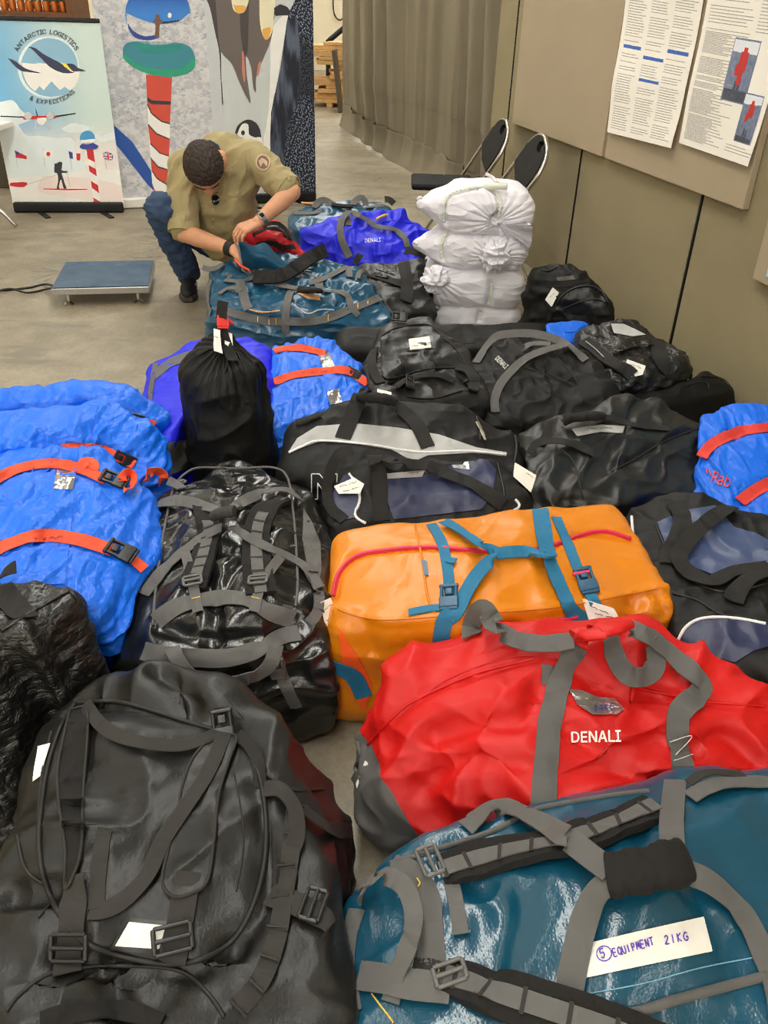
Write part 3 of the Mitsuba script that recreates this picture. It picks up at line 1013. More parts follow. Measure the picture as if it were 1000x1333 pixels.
A, Bq = at(19, 276), at(163, 276)
PL1 = Plane(A, Bq, 1.0)
PL1.top = float(PL1.uv([(120, 27)])[0, 1])
o1, u1, w1, t1 = PL1.o, PL1.u, PL1.w, PL1.top


def sky_print(p, n, uv):
    u = ((p.x - float(o1[0])) * float(u1[0]) + (p.y - float(o1[1])) * float(u1[1])) / w1
    v = p.z / t1
    c = mikit.mix(mi.Color3f(*lin('6fb2de')), mi.Color3f(*lin('cfe2dd')), mikit.smoothstep(0.0, 0.95, u + 0.15 * (v - 0.5)))
    g = mikit.smoothstep(0.55, 0.30, v)
    return mikit.mix(c, mi.Color3f(*lin('efe8e4')), g)


mat('sky_print', sky_print, 0.6)
for nm, h in (('ink_navy', '3b3f5a'), ('ink_slate', '39424f'), ('pr_white', 'f2f0ec'), ('pr_cloud', 'e3edf0'), ('pr_pale', 'd4e4ea'), ('pr_blue', '8fbcd8'), ('pr_yellow', 'f3e04a'), ('pr_orange', 'f08a3c'), ('pr_red', 'cf3238'), ('pr_dark', '33333a'), ('pr_sky', '4f9fd6'), ('pr_rose', 'f1e2dc'), ('pr_indigo', '3a4a9a'),
              ('pr_teal', '2f8f8a'), ('pr_teal_dark', '3f8a9a'), ('pr_green', '2fa07c'), ('pr_polered', 'd4503f'), ('pr_shadow', '2a55a8'), ('pr_brown', '77584a'), ('pr_deep', '1f55b8'), ('pr_cream', 'ece4c4'), ('pr_amber', 'e8b05a'), ('pr_grey', 'c9ccce'), ('pr_taupe', '6e6460'), ('pr_taupe_dark', '4c4546'), ('pr_pink', 'c9836f'), ('pr_line', '35363c')):
    mat(nm, h, 0.6)
k1 = banner('low roll-up banner with a sky print, a penguin emblem and a skier', PL1, 'sky_print', 'black_metal')
a_ = crop(0, 0, .17)
b_ = crop(0, 140, .17)
pr_ = lambda pts, m, lv, name, **kw: print_shape(k1, PL1, pts, m, lv, name, **kw)
pr_(spline(b_((-60, 60), (100, 90), (200, 210), (300, 215), (420, 230), (560, 240), (580, 340), (620, 500), (0, 520), (-80, 300)), 80), 'pr_cloud', 1, 'cloud')
pr_(spline(a_((0, 780), (100, 770), (170, 850), (260, 900), (120, 960), (0, 960)), 40), 'pr_cloud', 1, 'cloud')
pr_(spline(b_((470, 160), (560, 120), (690, 150), (640, 185), (520, 190)), 40), 'pr_cloud', 1, 'cloud')
pr_(spline(b_((700, 210), (780, 215), (870, 185), (880, 240), (780, 260)), 40), 'pr_cloud', 1, 'cloud')
pr_(b_((80, 540), (300, 520), (520, 500), (700, 470), (960, 480), (1000, 800), (80, 800)), 'pr_white', 2, 'snow_field')
pr_(spline(b_((330, 520), (700, 545), (960, 620), (960, 740), (600, 700), (300, 640)), 40), 'pr_rose', 3, 'snow_drift')
pr_(ell(*a_((372, 515))[0], 40, 40.5), 'pr_cloud', 1, 'emblem_ring')
pr_(ell(*a_((378, 515))[0], 37, 38), 'pr_blue', 2, 'emblem_disc')
pr_(spline(a_((165, 480), (300, 490), (470, 480), (600, 545), (595, 620), (540, 690), (400, 735), (260, 690), (190, 600)), 60), 'pr_white', 3, 'emblem_snow')
for tri in (((270, 695), (305, 660), (335, 690), (395, 622), (460, 690), (495, 665), (545, 697), (480, 728), (390, 742), (310, 722)),):
    pr_(a_(*tri), 'pr_blue', 4, 'emblem_mountains')
pr_(spline(a_((62, 445), (120, 470), (200, 525), (310, 558), (220, 552), (160, 540), (110, 500)), 50), 'ink_navy', 5, 'emblem_wing')
pr_(spline(a_((218, 358), (270, 368), (330, 410), (400, 450), (470, 487), (540, 545), (575, 552), (530, 562), (460, 552), (380, 510), (310, 440), (255, 385)), 70), 'ink_navy', 5, 'emblem_wing')
pr_(spline(a_((200, 500), (330, 485), (420, 545), (570, 555), (480, 578), (380, 575), (300, 560)), 50), 'pr_white', 4, 'emblem_belly')
pr_(spline(a_((508, 487), (560, 490), (600, 520), (655, 543), (600, 545), (560, 545), (530, 515)), 40), 'ink_navy', 6, 'emblem_head')
pr_(spline(a_((472, 487), (505, 486), (535, 520), (578, 550), (550, 540), (500, 515)), 40), 'pr_yellow', 6, 'emblem_cheek')


def arc_text(key, pl, s, c, rx, ry, a0, a1, h, m, name, flip=False):
    """Letters one by one along an ellipse of pixels, tops outwards (or inwards when flipped)."""
    ms = []
    w = np.array([0.45 if ch in 'I' else (0.55 if ch == ' ' else 1.0) for ch in s])
    pos = (np.cumsum(w) - w / 2) / w.sum()
    for ch, t in zip(s, pos):
        if ch == ' ':
            continue
        a = math.radians(a0 + (a1 - a0) * t)
        P = np.array([c[0] + rx * math.cos(a), c[1] - ry * math.sin(a)])
        out = unit(np.array([math.cos(a), -math.sin(a)])) * (-1 if flip else 1)
        right = np.array([-out[1], out[0]])
        t_ = meshkit.text_mesh(ch, 1.0, 0.05, True)
        v = t_.vertices
        q = P + (v[:, :1] - v[:, 0].max() / 2) * right * h + v[:, 1:2] * out * h
        uvq = pl.uv(q)
        ms.append(tm(pl.xyz(uvq, 0.0035) + np.outer(v[:, 2] / 0.05 * 0.0005, pl.n), t_.faces))
    put(f'{key}__{name}', cat(ms), m, label='dark lettering around the emblem')


arc_text(k1, PL1, 'ANTARCTIC LOGISTICS', a_((360, 515))[0][:2], 42.5, 43.5, 153, 29, 5.8, 'ink_slate', 'lettering')
arc_text(k1, PL1, '& EXPEDITIONS', a_((365, 515))[0][:2], 49, 48, 240, 318, 5.6, 'ink_slate', 'lettering', True)
# aeroplane
pr_(b_((5, 62), (180, 68), (180, 78), (5, 70)), 'pr_dark', 5, 'plane_wing')
pr_(b_((425, 62), (580, 40), (580, 48), (425, 76)), 'pr_dark', 5, 'plane_wing')
pr_(b_((180, 66), (430, 62), (430, 82), (180, 92)), 'pr_red', 5, 'plane_body')
pr_(b_((274, 5), (292, 62), (282, 66)), 'pr_dark', 5, 'plane_tail')
for x in (215, 385):
    pr_(ell(*b_((x, 62))[0], 5, 5, 14), 'pr_grey', 6, 'plane_engine')
pr_(spline(b_((285, 80), (355, 78), (350, 115), (320, 135), (290, 118)), 30), 'pr_white', 6, 'plane_nose')
for L in (((275, 95), (285, 95), (275, 162), (265, 162)), ((355, 95), (363, 95), (385, 160), (372, 162))):
    pr_(b_(*L), 'pr_grey', 5, 'plane_leg')
# flags
for x0, y0, y1, cols in ((112, 330, 455, None), (320, 310, 450, None), (527, 335, 475, None), (790, 340, 472, None)):
    pr_(b_((x0 + 5, y0), (x0 + 10, y0), (x0 + 28, y1), (x0 + 22, y1)), 'pr_grey', 4, 'flag_pole')
pr_(b_((118, 330), (150, 345), (205, 372), (205, 395), (160, 388), (122, 382)), 'pr_red', 5, 'flag')
pr_(b_((112, 328), (142, 340), (146, 362), (122, 360)), 'pr_indigo', 6, 'flag_canton')
pr_(b_((328, 330), (410, 332), (405, 375), (335, 380)), 'pr_white', 5, 'flag')
pr_(ell(*b_((371, 355))[0], 2.6, 2.9, 18), 'pr_red', 6, 'flag_disc')
pr_(b_((526, 333), (556, 345), (560, 392), (534, 388)), 'pr_indigo', 5, 'flag_band')
pr_(b_((556, 345), (585, 350), (588, 402), (560, 392)), 'pr_white', 5, 'flag_band')
pr_(b_((585, 350), (616, 350), (614, 404), (588, 402)), 'pr_red', 5, 'flag_band')
pr_(spline(b_((790, 345), (825, 338), (862, 360), (860, 398), (825, 402), (795, 385)), 30), 'pr_indigo', 5, 'flag')
for L in (((790, 366), (860, 374), (860, 384), (792, 376)), ((820, 338), (832, 340), (836, 402), (824, 402))):
    pr_(b_(*L), 'pr_red', 7, 'flag_cross')
for L in (((790, 345), (798, 343), (860, 392), (856, 400)), ((856, 358), (862, 366), (800, 390), (796, 382)), ((790, 360), (860, 368), (860, 388), (792, 380)), ((815, 338), (837, 340), (841, 402), (819, 402))):
    pr_(b_(*L), 'pr_white', 6, 'flag_cross')
# skier with sledge
pr_(spline(b_((418, 430), (440, 424), (452, 415), (475, 420), (476, 445), (474, 480), (515, 486), (514, 500), (476, 500), (478, 520), (500, 590), (510, 615), (488, 616), (468, 550), (452, 600), (455, 622), (436, 622), (446, 560), (440, 505), (418, 492)), 120), 'pr_dark', 6, 'skier')
pr_(b_((332, 618), (540, 622), (668, 622), (668, 628), (520, 632), (332, 625)), 'pr_red', 6, 'ski')
pr_(b_((508, 490), (514, 490), (540, 610), (534, 610)), 'pr_grey', 6, 'ski_pole')
pr_(b_((205, 588), (440, 510), (442, 514), (207, 593)), 'pr_grey', 5, 'sledge_rope')
pr_(spline(b_((80, 575), (180, 570), (210, 580), (180, 608), (85, 600)), 40), 'pr_red', 6, 'sledge')
# little pole with mirror ball
pole_l, pole_r = lambda y: 660 + (y - 300) * .14, lambda y: 712 + (y - 300) * .135
pr_([*b_((660, 300), (712, 300), (773, 750), (724, 750))], 'pr_white', 5, 'pole')
for y0, y1, y2, y3 in ((295, 420, 390, 295), (470, 525, 490, 440), (595, 655, 615, 560), (718, 760, 750, 690)):
    pr_(b_((pole_l(y3), y3), (pole_r(y0), y0), (pole_r(y1), y1), (pole_l(y2), y2)), 'pr_red', 6, 'pole_stripe')
pr_(ell(*b_((670, 232))[0], 9.8, 9.5), 'pr_sky', 7, 'mirror_ball')
pr_(spline(b_((618, 250), (720, 240), (722, 262), (665, 282), (625, 268)), 40), 'pr_white', 8, 'mirror_ball')
pr_(spline(b_((612, 290), (650, 265), (700, 268), (750, 290), (740, 315), (680, 322), (620, 312)), 40), 'pr_indigo', 8, 'pole_collar')

# the two tall banners behind
A2, B2 = at(190, 270), at(412, 261)
dirn = unit((B2 - A2) * [1, 1, 0])
base = Plane(A2, B2, 2.0)
uL, uM, uR = base.uv([(119, 0)])[0, 0], base.uv([(265, 0)])[0, 0], base.uv([(407, 2)])[0, 0]


def snow_print(p, n, uv):
    s_ = p.x * float(dirn[0]) + p.y * float(dirn[1])
    a = mikit.fbm(s_ * 30, p.z * 40, 1, 4)
    b = mikit.noise(s_ * 70, p.z * 120, 2)
    c = mikit.fbm(s_ * 14 + 4, p.z * 22, 6, 2)
    col = mikit.mix(mi.Color3f(*lin('b9bac0')), mi.Color3f(*lin('d6d5d6')), mikit.smoothstep(0.25, 0.7, a))
    return mikit.mix(col, mi.Color3f(*lin('8d94a6')), mikit.smoothstep(0.6, 0.75, b * 0.5 + c * 0.5) * 0.6)


def belly_print(p, n, uv):
    s_ = p.x * float(dirn[0]) + p.y * float(dirn[1])
    return mi.Color3f(*lin('cdd3d2')) * (0.93 + 0.1 * mikit.fbm(s_ * 25, p.z * 3, 0, 3))


def feather_print(p, n, uv):
    s_ = p.x * float(dirn[0]) + p.y * float(dirn[1])
    d, e, r = mikit.voronoi(s_ * 75 + p.z * 18, p.z * 48)
    sp = mikit.smoothstep(0.34, 0.15, d) * (0.25 + 0.75 * mikit.smoothstep(0.35, 0.7, mikit.fbm(s_ * 5 + 3, p.z * 3, 4, 2)))
    return mikit.mix(mi.Color3f(*lin('181b28')), mi.Color3f(*lin('9aa8c0')), sp * 0.9)


def flipper_print(p, n, uv):
    s_ = p.x * float(dirn[0]) + p.y * float(dirn[1])
    a = mikit.fbm(s_ * 30, p.z * 6, 2, 3)
    return mikit.mix(mi.Color3f(*lin('1d2030')), mi.Color3f(*lin('5a6478')), mikit.smoothstep(0.35, 0.8, a))


def ball_print(p, n, uv):
    return mikit.mix(mi.Color3f(*lin('3f86d8')), mi.Color3f(*lin('163c9c')), mikit.smoothstep(1.30, 1.52, p.z))


for nm, f_ in (('snow_print', snow_print), ('belly_print', belly_print), ('feather_print', feather_print), ('flipper_print', flipper_print), ('ball_print', ball_print)):
    mat(nm, f_, 0.55)
PL2 = Plane(base.o + base.u * uL, base.o + base.u * (uM + .01), 1.9)
k2 = banner('tall roll-up banner showing a mirror ball on a red and white striped pole', PL2, 'snow_print', 'white_paint')
c_ = crop(120, 0, .21)
pr_ = lambda pts, m, lv, name, **kw: print_shape(k2, PL2, pts, m, lv, name, **kw)
pr_(c_((130, 780), (150, 790), (250, 880), (360, 1050), (420, 1180), (400, 1200), (340, 1140), (200, 960), (150, 900)), 'pr_shadow', 1, 'pole_shadow')
pr_(ell(*c_((407, 85))[0], 42.5, 41), 'ball_print', 3, 'mirror_ball')
pr_(spline(c_((210, 80), (300, 120), (420, 150), (540, 130), (606, 80), (600, 170), (540, 250), (420, 278), (290, 258), (225, 180)), 70), 'snow_print', 4, 'mirror_snow')
pr_(spline(c_((222, 145), (260, 195), (330, 225), (400, 215), (415, 232), (350, 250), (270, 235), (228, 185)), 40), 'pr_indigo', 5, 'mirror_shadow')
pr_(spline(c_((392, 115), (398, 90), (415, 92), (420, 118), (435, 128), (428, 145), (418, 160), (414, 225), (390, 228), (392, 160), (378, 135)), 60), 'pr_brown', 6, 'mirror_figure')
pr_(c_((432, 136), (540, 124), (540, 133), (434, 148)), 'pr_dark', 5, 'mirror_plane')
pr_(ell(*c_((480, 95))[0], 2.6, 3.4, 16), 'pr_white', 6, 'mirror_sun')
pr_(spline(c_((190, 300), (215, 268), (300, 255), (560, 270), (630, 330), (632, 420), (560, 465), (440, 475), (300, 440), (200, 370)), 70), 'pr_teal_dark', 4, 'pole_collar')
pr_(spline(c_((195, 335), (300, 405), (440, 430), (560, 420), (630, 360), (632, 415), (560, 463), (440, 472), (300, 440), (205, 375)), 70), 'pr_green', 5, 'pole_collar_edge')
pr_(spline(c_((260, 255), (330, 275), (450, 280), (555, 275), (520, 320), (400, 335), (300, 315)), 40), 'pr_teal', 6, 'pole_socket')
pr_(c_((333, 462), (495, 470), (490, 560), (482, 760), (478, 1000), (450, 1250), (395, 1215), (372, 1140), (352, 860), (342, 640)), 'pr_white', 2, 'pole')
pr_(c_((333, 462), (495, 470), (488, 640), (482, 762), (430, 748), (370, 700), (342, 640)), 'pr_polered', 3, 'pole_stripe')
pr_(c_((345, 765), (400, 825), (482, 860), (476, 965), (420, 945), (360, 885)), 'pr_polered', 3, 'pole_stripe')
pr_(c_((362, 975), (410, 1030), (472, 1050), (460, 1140), (400, 1100), (368, 1050)), 'pr_polered', 3, 'pole_stripe')
pr_(c_((370, 1130), (390, 1180), (420, 1215), (395, 1215)), 'pr_polered', 3, 'pole_stripe')
pr_(c_((340, 600), (370, 622), (488, 628), (486, 648), (370, 645), (340, 625)), 'pr_line', 5, 'pole_ring')
for L in (((342, 640), (370, 700), (430, 748), (482, 762), (482, 770), (428, 756), (366, 706), (340, 650)), ((345, 765), (400, 825), (482, 860), (482, 866), (398, 832), (345, 775)), ((360, 885), (420, 945), (476, 965), (476, 971), (418, 951), (360, 893)), ((362, 975), (410, 1030), (472, 1050), (472, 1056), (408, 1037), (362, 984)), ((368, 1050), (400, 1100), (460, 1140), (459, 1146), (398, 1107), (368, 1058))):
    pr_(c_(*L), 'pr_line', 6, 'pole_edge')

PL3 = Plane(base.o + base.u * uM + base.n * 0.012, base.o + base.u * uR + base.n * 0.012, 1.9)
k3 = banner('tall roll-up banner printed with large penguins and a chick behind the crouching man', PL3, 'belly_print', 'black_metal')
d_ = crop(260, 0, .21)
pr_ = lambda pts, m, lv, name, **kw: print_shape(k3, PL3, pts, m, lv, name, **kw)
pr_(d_((20, -60), (110, -60), (95, 150), (128, 320), (130, 620), (145, 800), (80, 830), (60, 600), (40, 250)), 'pr_grey', 1, 'penguin_side')
pr_(spline(d_((20, -40), (60, 40), (95, 200), (120, 320), (130, 480), (138, 640), (146, 640), (134, 470), (130, 300), (105, 60), (80, -60)), 80), 'pr_taupe_dark', 2, 'feather_edge')
pr_(spline(d_((90, -80), (110, 150), (128, 310), (200, 400), (250, 520), (312, 640), (305, 560), (290, 450), (288, 350), (318, 420), (332, 540), (348, 568), (352, 470), (400, 350), (440, 250), (460, 130), (460, 30), (380, -60), (240, -80)), 160), 'pr_taupe', 3, 'penguin_beaks')
pr_(spline(d_((255, -80), (300, -80), (300, 250), (290, 340), (270, 320), (250, 150)), 50), 'pr_taupe_dark', 4, 'beak_gap')
pr_(spline(d_((262, 320), (272, 330), (282, 470), (276, 510), (262, 440)), 40), 'pr_pink', 5, 'beak_mark')
pr_(spline(d_((352, 470), (362, 400), (380, 380), (365, 460)), 30), 'pr_pink', 5, 'beak_mark')
pr_(spline(d_((190, -60), (305, -60), (285, 60), (240, 82), (205, 50)), 40), 'pr_cream', 5, 'throat_patch')
pr_(spline(d_((205, 30), (285, 40), (270, 75), (230, 80)), 30), 'pr_amber', 6, 'throat_glow')
pr_(spline(d_((370, -60), (470, -60), (460, 80), (455, 170), (425, 240), (395, 230), (372, 130)), 50), 'pr_cream', 5, 'throat_patch')
pr_(spline(d_((385, 180), (440, 170), (425, 238), (400, 240)), 30), 'pr_amber', 6, 'throat_glow')
pr_(spline(d_((440, 230), (470, 140), (545, 90), (520, 250), (490, 450), (450, 680), (442, 1000), (380, 1000), (430, 640)), 70), 'pr_white', 2, 'white_breast')
pr_(d_((548, 90), (620, -60), (760, -60), (760, 1240), (520, 1240), (440, 1000), (442, 700), (500, 420)), 'feather_print', 3, 'dark_feathers')
pr_(spline(d_((540, 130), (600, 110), (622, 300), (625, 520), (600, 650), (548, 780), (525, 960), (520, 1060), (445, 1000), (445, 700), (500, 430)), 80), 'flipper_print', 4, 'flipper')
pr_(spline(d_((460, 50), (500, 28), (548, 50), (560, 90), (500, 95), (468, 95)), 40), 'pr_dark', 6, 'dark_patch')
pr_(spline(d_((215, 840), (235, 780), (290, 742), (340, 755), (372, 800), (388, 900), (392, 990), (380, 1000), (360, 940), (220, 900)), 60), 'pr_dark', 4, 'chick_head')
pr_(spline(d_((232, 830), (262, 770), (300, 772), (306, 830), (340, 850), (385, 855), (384, 920), (330, 960), (250, 900)), 60), 'pr_white', 5, 'chick_face')
pr_(ell(*d_((268, 823))[0], 2.5, 3.2, 18), 'pr_dark', 6, 'chick_eye')
# ---------------------------------------------------------------- cloths of the bags
mat('web_grey', '5b5a58', 0.75, 'ribs')
mat('web_dark', '2c2a27', 0.8, 'ribs')
mat('web_black', '181614', 0.8, 'ribs')
mat('web_teal', '1f6d93', 0.7, 'ribs')
mat('web_orange', 'e8512c', 0.65, 'ribs')
mat('web_red', 'd43a30', 0.65, 'ribs')
mat('tarp_teal', '05455c', 0.22, 'grain', clearcoat=0.9, clearcoat_gloss=0.93, specular=0.6)
mat('tarp_teal_dull', '0d4560', 0.3, 'grain', clearcoat=0.35, clearcoat_gloss=0.85)
mat('tarp_black', '12110e', 0.43, 'grain', specular=0.5)
mat('tarp_gloss', '0e0f0e', 0.2, 'grain', clearcoat=0.9, clearcoat_gloss=0.92, specular=0.6)
mat('poly_gloss', '101010', 0.33, 'crinkle', clearcoat=0.35, clearcoat_gloss=0.85, specular=0.6)
mat('nylon_black', '11100e', 0.58, 'weave', specular=0.32)
mat('nylon_sheen', '131311', 0.4, 'weave', specular=0.5)
mat('nylon_grey', '565451', 0.65, 'weave')
mat('panel_grey', 'aaa9a7', 0.6, 'weave')
mat('nylon_navy', '23294a', 0.45, 'weave', specular=0.6)
mat('nylon_navy_pale', '38466a', 0.42, 'weave', specular=0.6)
mat('nylon_blue', '0364de', 0.42, 'crinkle', specular=0.5, sheen=0.2)
mat('nylon_royal', '1a1fd0', 0.5, 'weave', specular=0.4)
mat('nylon_red', 'c61512', 0.5, 'weave', specular=0.4)
mat('nylon_red_dark', 'c0202a', 0.5, 'weave', specular=0.4)
mat('vinyl_orange', 'd27a08', 0.36, 'grain', clearcoat=0.25, clearcoat_gloss=0.75, specular=0.5)
mat('nylon_orange', 'f05a1e', 0.55, 'weave')
mat('mesh_black', '121110', 0.85, 'weave')
mat('pad_black', '151312', 0.9, 'weave')
mat('plastic_black', '1c1c1c', 0.35)
mat('plastic_grey', '5a5957', 0.4)
mat('plastic_teal', '1c4d6c', 0.35)
mat('plastic_red', 'd23430', 0.35)
mat('zip_pink', 'd4335e', 0.5)
mat('zip_pull', 'cfcabd', 0.25, metallic=0.9)
mat('zip_black', '141414', 0.5)
mat('trim_pale', 'd8d6d0', 0.6)
mat('trim_white', 'e8e6e6', 0.6)
mat('black_trim', '1b1a18', 0.6)
mat('stitch_yellow', 'd9b24a', 0.6)
mat('foil', 'b9b9b6', 0.25, 'crinkle', metallic=0.85)
mat('tag_white', 'e9e6dc', 0.8)
mat('ink_blue', '3b3a8c', 0.6)
mat('ink_black', '33322f', 0.6)
mat('ink_faded', '8a8680', 0.7)
mat('letter_white', 'e6e4df', 0.5)
mat('letter_red', 'e04a40', 0.5)
mat('letter_dark', 'a8331f', 0.6)
mat('sack_white', 'd9d7de', 0.55, 'weave', specular=0.45, sheen=0.2)
mat('rope_pale', 'd8dbcc', 0.8)
mat('lining_tan', 'd19a66', 0.6)
mat('stitch_pale', '6f9db4', 0.6)
# ---------------------------------------------------------------- the bags, nearest first: later ones are pressed in by those already there
def D(label, name='duffel_bag', cat_='bag'):
    return thing(name, label, cat_)


WALLM = m3.Manifold.hull_points(np.array([wall_y(y, z, o) for y in (-1, 8) for z in (-.5, 2.5) for o in (0.012, -3)]))
SOLIDS.append((WALLM, WALLM.bounding_box()))
B = {}


def gather(b, px, amp, k, reach):
    """Pleats that run out from the tied mouth."""
    c, n, _ = cast(b, np.array([px[:2]], float))
    c, n = c[0], n[0]
    e = unit(np.cross(n, [0, 0, 1.0]))
    g_ = np.cross(n, e)
    d = b.v - c
    x, y = d @ e, d @ g_
    rr = np.sqrt(x * x + y * y)
    a = np.arctan2(y, x)
    w = np.exp(-(rr / reach) ** 2) * np.clip(rr / .03, 0, 1) * (np.abs(d @ n) < .12)
    pl = np.abs(np.sin(a * k / 2 + 2.2 * meshkit.noise(np.stack([a * 2, a * 0, a * 0], -1), 3))) ** .7 - .6
    b.v = b.v + b.n * (amp * pl * w)[:, None] - b.n * (.03 * np.exp(-(rr / .035) ** 2))[:, None]
    _surface(b)




def bars(b, pts, w, n, m, name='webbing_bar', lift=0.008, length=0.006):
    """Cross stitches or bar tacks over a webbing, n of them along it."""
    p, nn, *_ = path_on(b, pts, 3.0, lift, 2)
    t = unit(np.gradient(p, axis=0))
    out = []
    for i in np.linspace(0.06, 0.94, n):
        j = int(i * (len(p) - 1))
        bb = unit(np.cross(nn[j], t[j]))
        out.append(xf(box(0, 0, 0, length, w, 0.0012), p[j], t[j], bb, np.cross(t[j], bb)))
    return out


def daisy(b, pts, w, n, m='web_grey', name='daisy_chain', key=None):
    """A webbing sewn down at intervals so that it stands up in loops between."""
    q = np.array([p[:2] for p in pts], float)
    c = catmull(q, 12 * n + 1)
    k = strap(b, [(x, y, 0.006 + 0.007 * abs(math.sin(math.pi * i / 12)) ** 0.7) for i, (x, y) in enumerate(c)], w, m, name, sm=0, step=2.0, key=key)
    for i in range(n + 1):
        j = min(12 * i, len(c) - 2)
        d = c[j + 1] - c[j]
        place_on(b, box(0, 0, 0, 0.003, w * 0.9, 0.002), tuple(c[j]), tuple(d), 'black_trim', f'{k[len(b.key) + 2:]}__bar_tack' if k.count('__') == 1 else 'bar_tack', 0.009, False)
    return k


# ======== near right: glossy teal duffel
k = D('large glossy teal duffel bag with a handwritten paper strip, in the near right corner')
q = crop(420, 990, .58)
B['teal'] = b = bag(k, [(495, 1178, .24), (545, 1122, .27), (700, 1082, .32), (870, 1038, .33), (1080, 1008, .33), (452, 1290, .20), (470, 1420, .22), (800, 1480, .27), (1150, 1400, .27), (790, 1160, .375)], r=.07, sub=6, seed=1, lump=.018, pinch=.0035,
                    fold=[(.013, .16, 70, 3.0), (.003, .05, 40, 3)], creases=[(q((480, 110), (560, 240), (590, 420), (560, 591)), .008, .03), (q((330, 270), (400, 330), (380, 470)), .010, .02), (q((820, 250), (900, 400), (940, 560)), .008, .025)])
body(b, 'tarp_teal')
seam(b, q((150, 232), (270, 195), (390, 155), (480, 110), (640, 80), (735, 68)), .005, 'web_grey', 'edge_piping')
seam(b, q((590, 588), (720, 560), (800, 535), (1000, 482)), .007, 'web_grey', 'edge_piping')
seam(b, q((590, 525), (720, 500), (850, 465), (980, 440)), .0010, 'stitch_pale', 'stitching')
for pts, n in ((q((262, 245, .012), (300, 230, .014), (430, 195, .016), (560, 168, .016), (660, 132, .014), (752, 92, .01)), 8), (q((272, 478, .012), (330, 495, .014), (400, 520, .016), (520, 560, .016), (650, 605, .014), (790, 660, .014), (900, 690, .01)), 7)):
    kk = strap(b, pts, [.05, .07, .072, .07, .07, .06], 'pad_black', 'shoulder_pad', th=.012, label='padded black shoulder strap with grey webbing')
    pn = kk[len(k) + 2:]
    wp = [(x, y, h + .003) for x, y, h in pts]
    strap(b, wp, .030, 'web_grey', f'{pn}__webbing')
    put(f'{kk}__bar_tack', cat(bars(b, wp, .032, n, None, lift=pts[2][2] + .005)), 'web_dark', kind='stuff')
# grab handles gathered in a black sleeve
strap(b, q((318, 150, .006), (360, 122, .012), (430, 108, .02), (520, 152, .03), (590, 205, .035), (650, 250, .035)), .042, 'web_grey', 'grab_handle')
strap(b, q((650, 268, .035), (615, 295, .03), (590, 350, .02), (570, 430, .008), (555, 510, .005), (540, 610, .005), (540, 760, .005)), .042, 'web_grey', 'grab_handle')
strap(b, q((800, 245, .035), (870, 272, .025), (940, 335, .012), (990, 430, .006), (1030, 560, .005), (1040, 760, .005)), .040, 'web_grey', 'grab_handle')
strap(b, q((792, 40, .005), (785, 110, .012), (783, 160, .025), (790, 215, .035)), .040, 'web_grey', 'grab_handle')
sleeve(b, q((640, 258, .042), (690, 250, .046), (760, 238, .046), (810, 226, .042)), .062, .032)
strap(b, q((822, 82, .006), (860, 60, .012), (900, 48, .012), (960, 46, .008), (1020, 48, .005), (1090, 70, .005)), .032, 'web_grey', 'strap')
strap(b, q((820, 50, .012), (845, 32, .016), (880, 24, .014), (950, 28, .008)), .02, 'web_dark', 'strap')
strap(b, q((285, 252, .006), (296, 300, .012), (312, 392, .010)), .026, 'web_grey', 'strap')
strap(b, q((150, 235), (200, 255), (235, 310), (240, 380), (245, 460)), .046, 'web_grey', 'strap')
strap(b, q((85, 310, .01), (100, 270, .03), (140, 258, .04), (185, 285, .04), (205, 350, .035), (190, 420, .03), (165, 480, .015), (150, 545, .006)), .032, 'web_grey', 'end_handle')
strap(b, q((78, 482, .006), (130, 488, .01), (190, 500, .012), (290, 512, .012)), .045, 'web_grey', 'strap')
strap(b, q((75, 330), (55, 400), (52, 480), (66, 570)), .035, 'web_grey', 'strap')
strap(b, q((200, 462), (240, 464), (275, 476)), .03, 'web_dark', 'strap')
seam(b, q((255, 455, .009), (262, 470, .009), (258, 482, .009)), .0014, 'stitch_yellow', 'stitching')
seam(b, q((210, 262, .008), (220, 275, .008), (212, 284, .008)), .0014, 'stitch_yellow', 'stitching')
seam(b, q((108, 520), (130, 550), (150, 575), (160, 590)), .0014, 'stitch_yellow', 'stitching')
place_on(b, ladder_lock(.038), q((243, 236))[0], (1, -.4), 'plastic_grey', 'buckle', .012)
place_on(b, ladder_lock(.034), q((290, 490))[0], (.3, 1), 'plastic_grey', 'buckle', .014)
place_on(b, side_release(.03), q((40, 345))[0], (.2, 1), 'plastic_grey', 'buckle', .006)
kk = patch(b, q((603, 408), (700, 385), (856, 350), (876, 428), (740, 456), (588, 488)), 'paper', 'paper_strip', .004, .0008, label='white paper strip with handwriting in violet pen')
kk = kk[len(k) + 2:]
mat('ink_violet', '5a3fb0', 0.6)
circ = [(632 + 17 * math.cos(a), 433 + 17 * math.sin(a), .0065) for a in np.linspace(0, 6.5, 20)]
seam(b, q(*circ), .0007, 'ink_violet', f'{kk}__handwriting', step=2)


def pen(b, strokes, key, r=.0008, m='ink_violet', lift=.0062):
    put(f'{key}__handwriting', cat([tube(path_on(b, [(*p, lift) for p in s], 1.2, lift, 0)[0], r, 5) for s in strokes]), m)


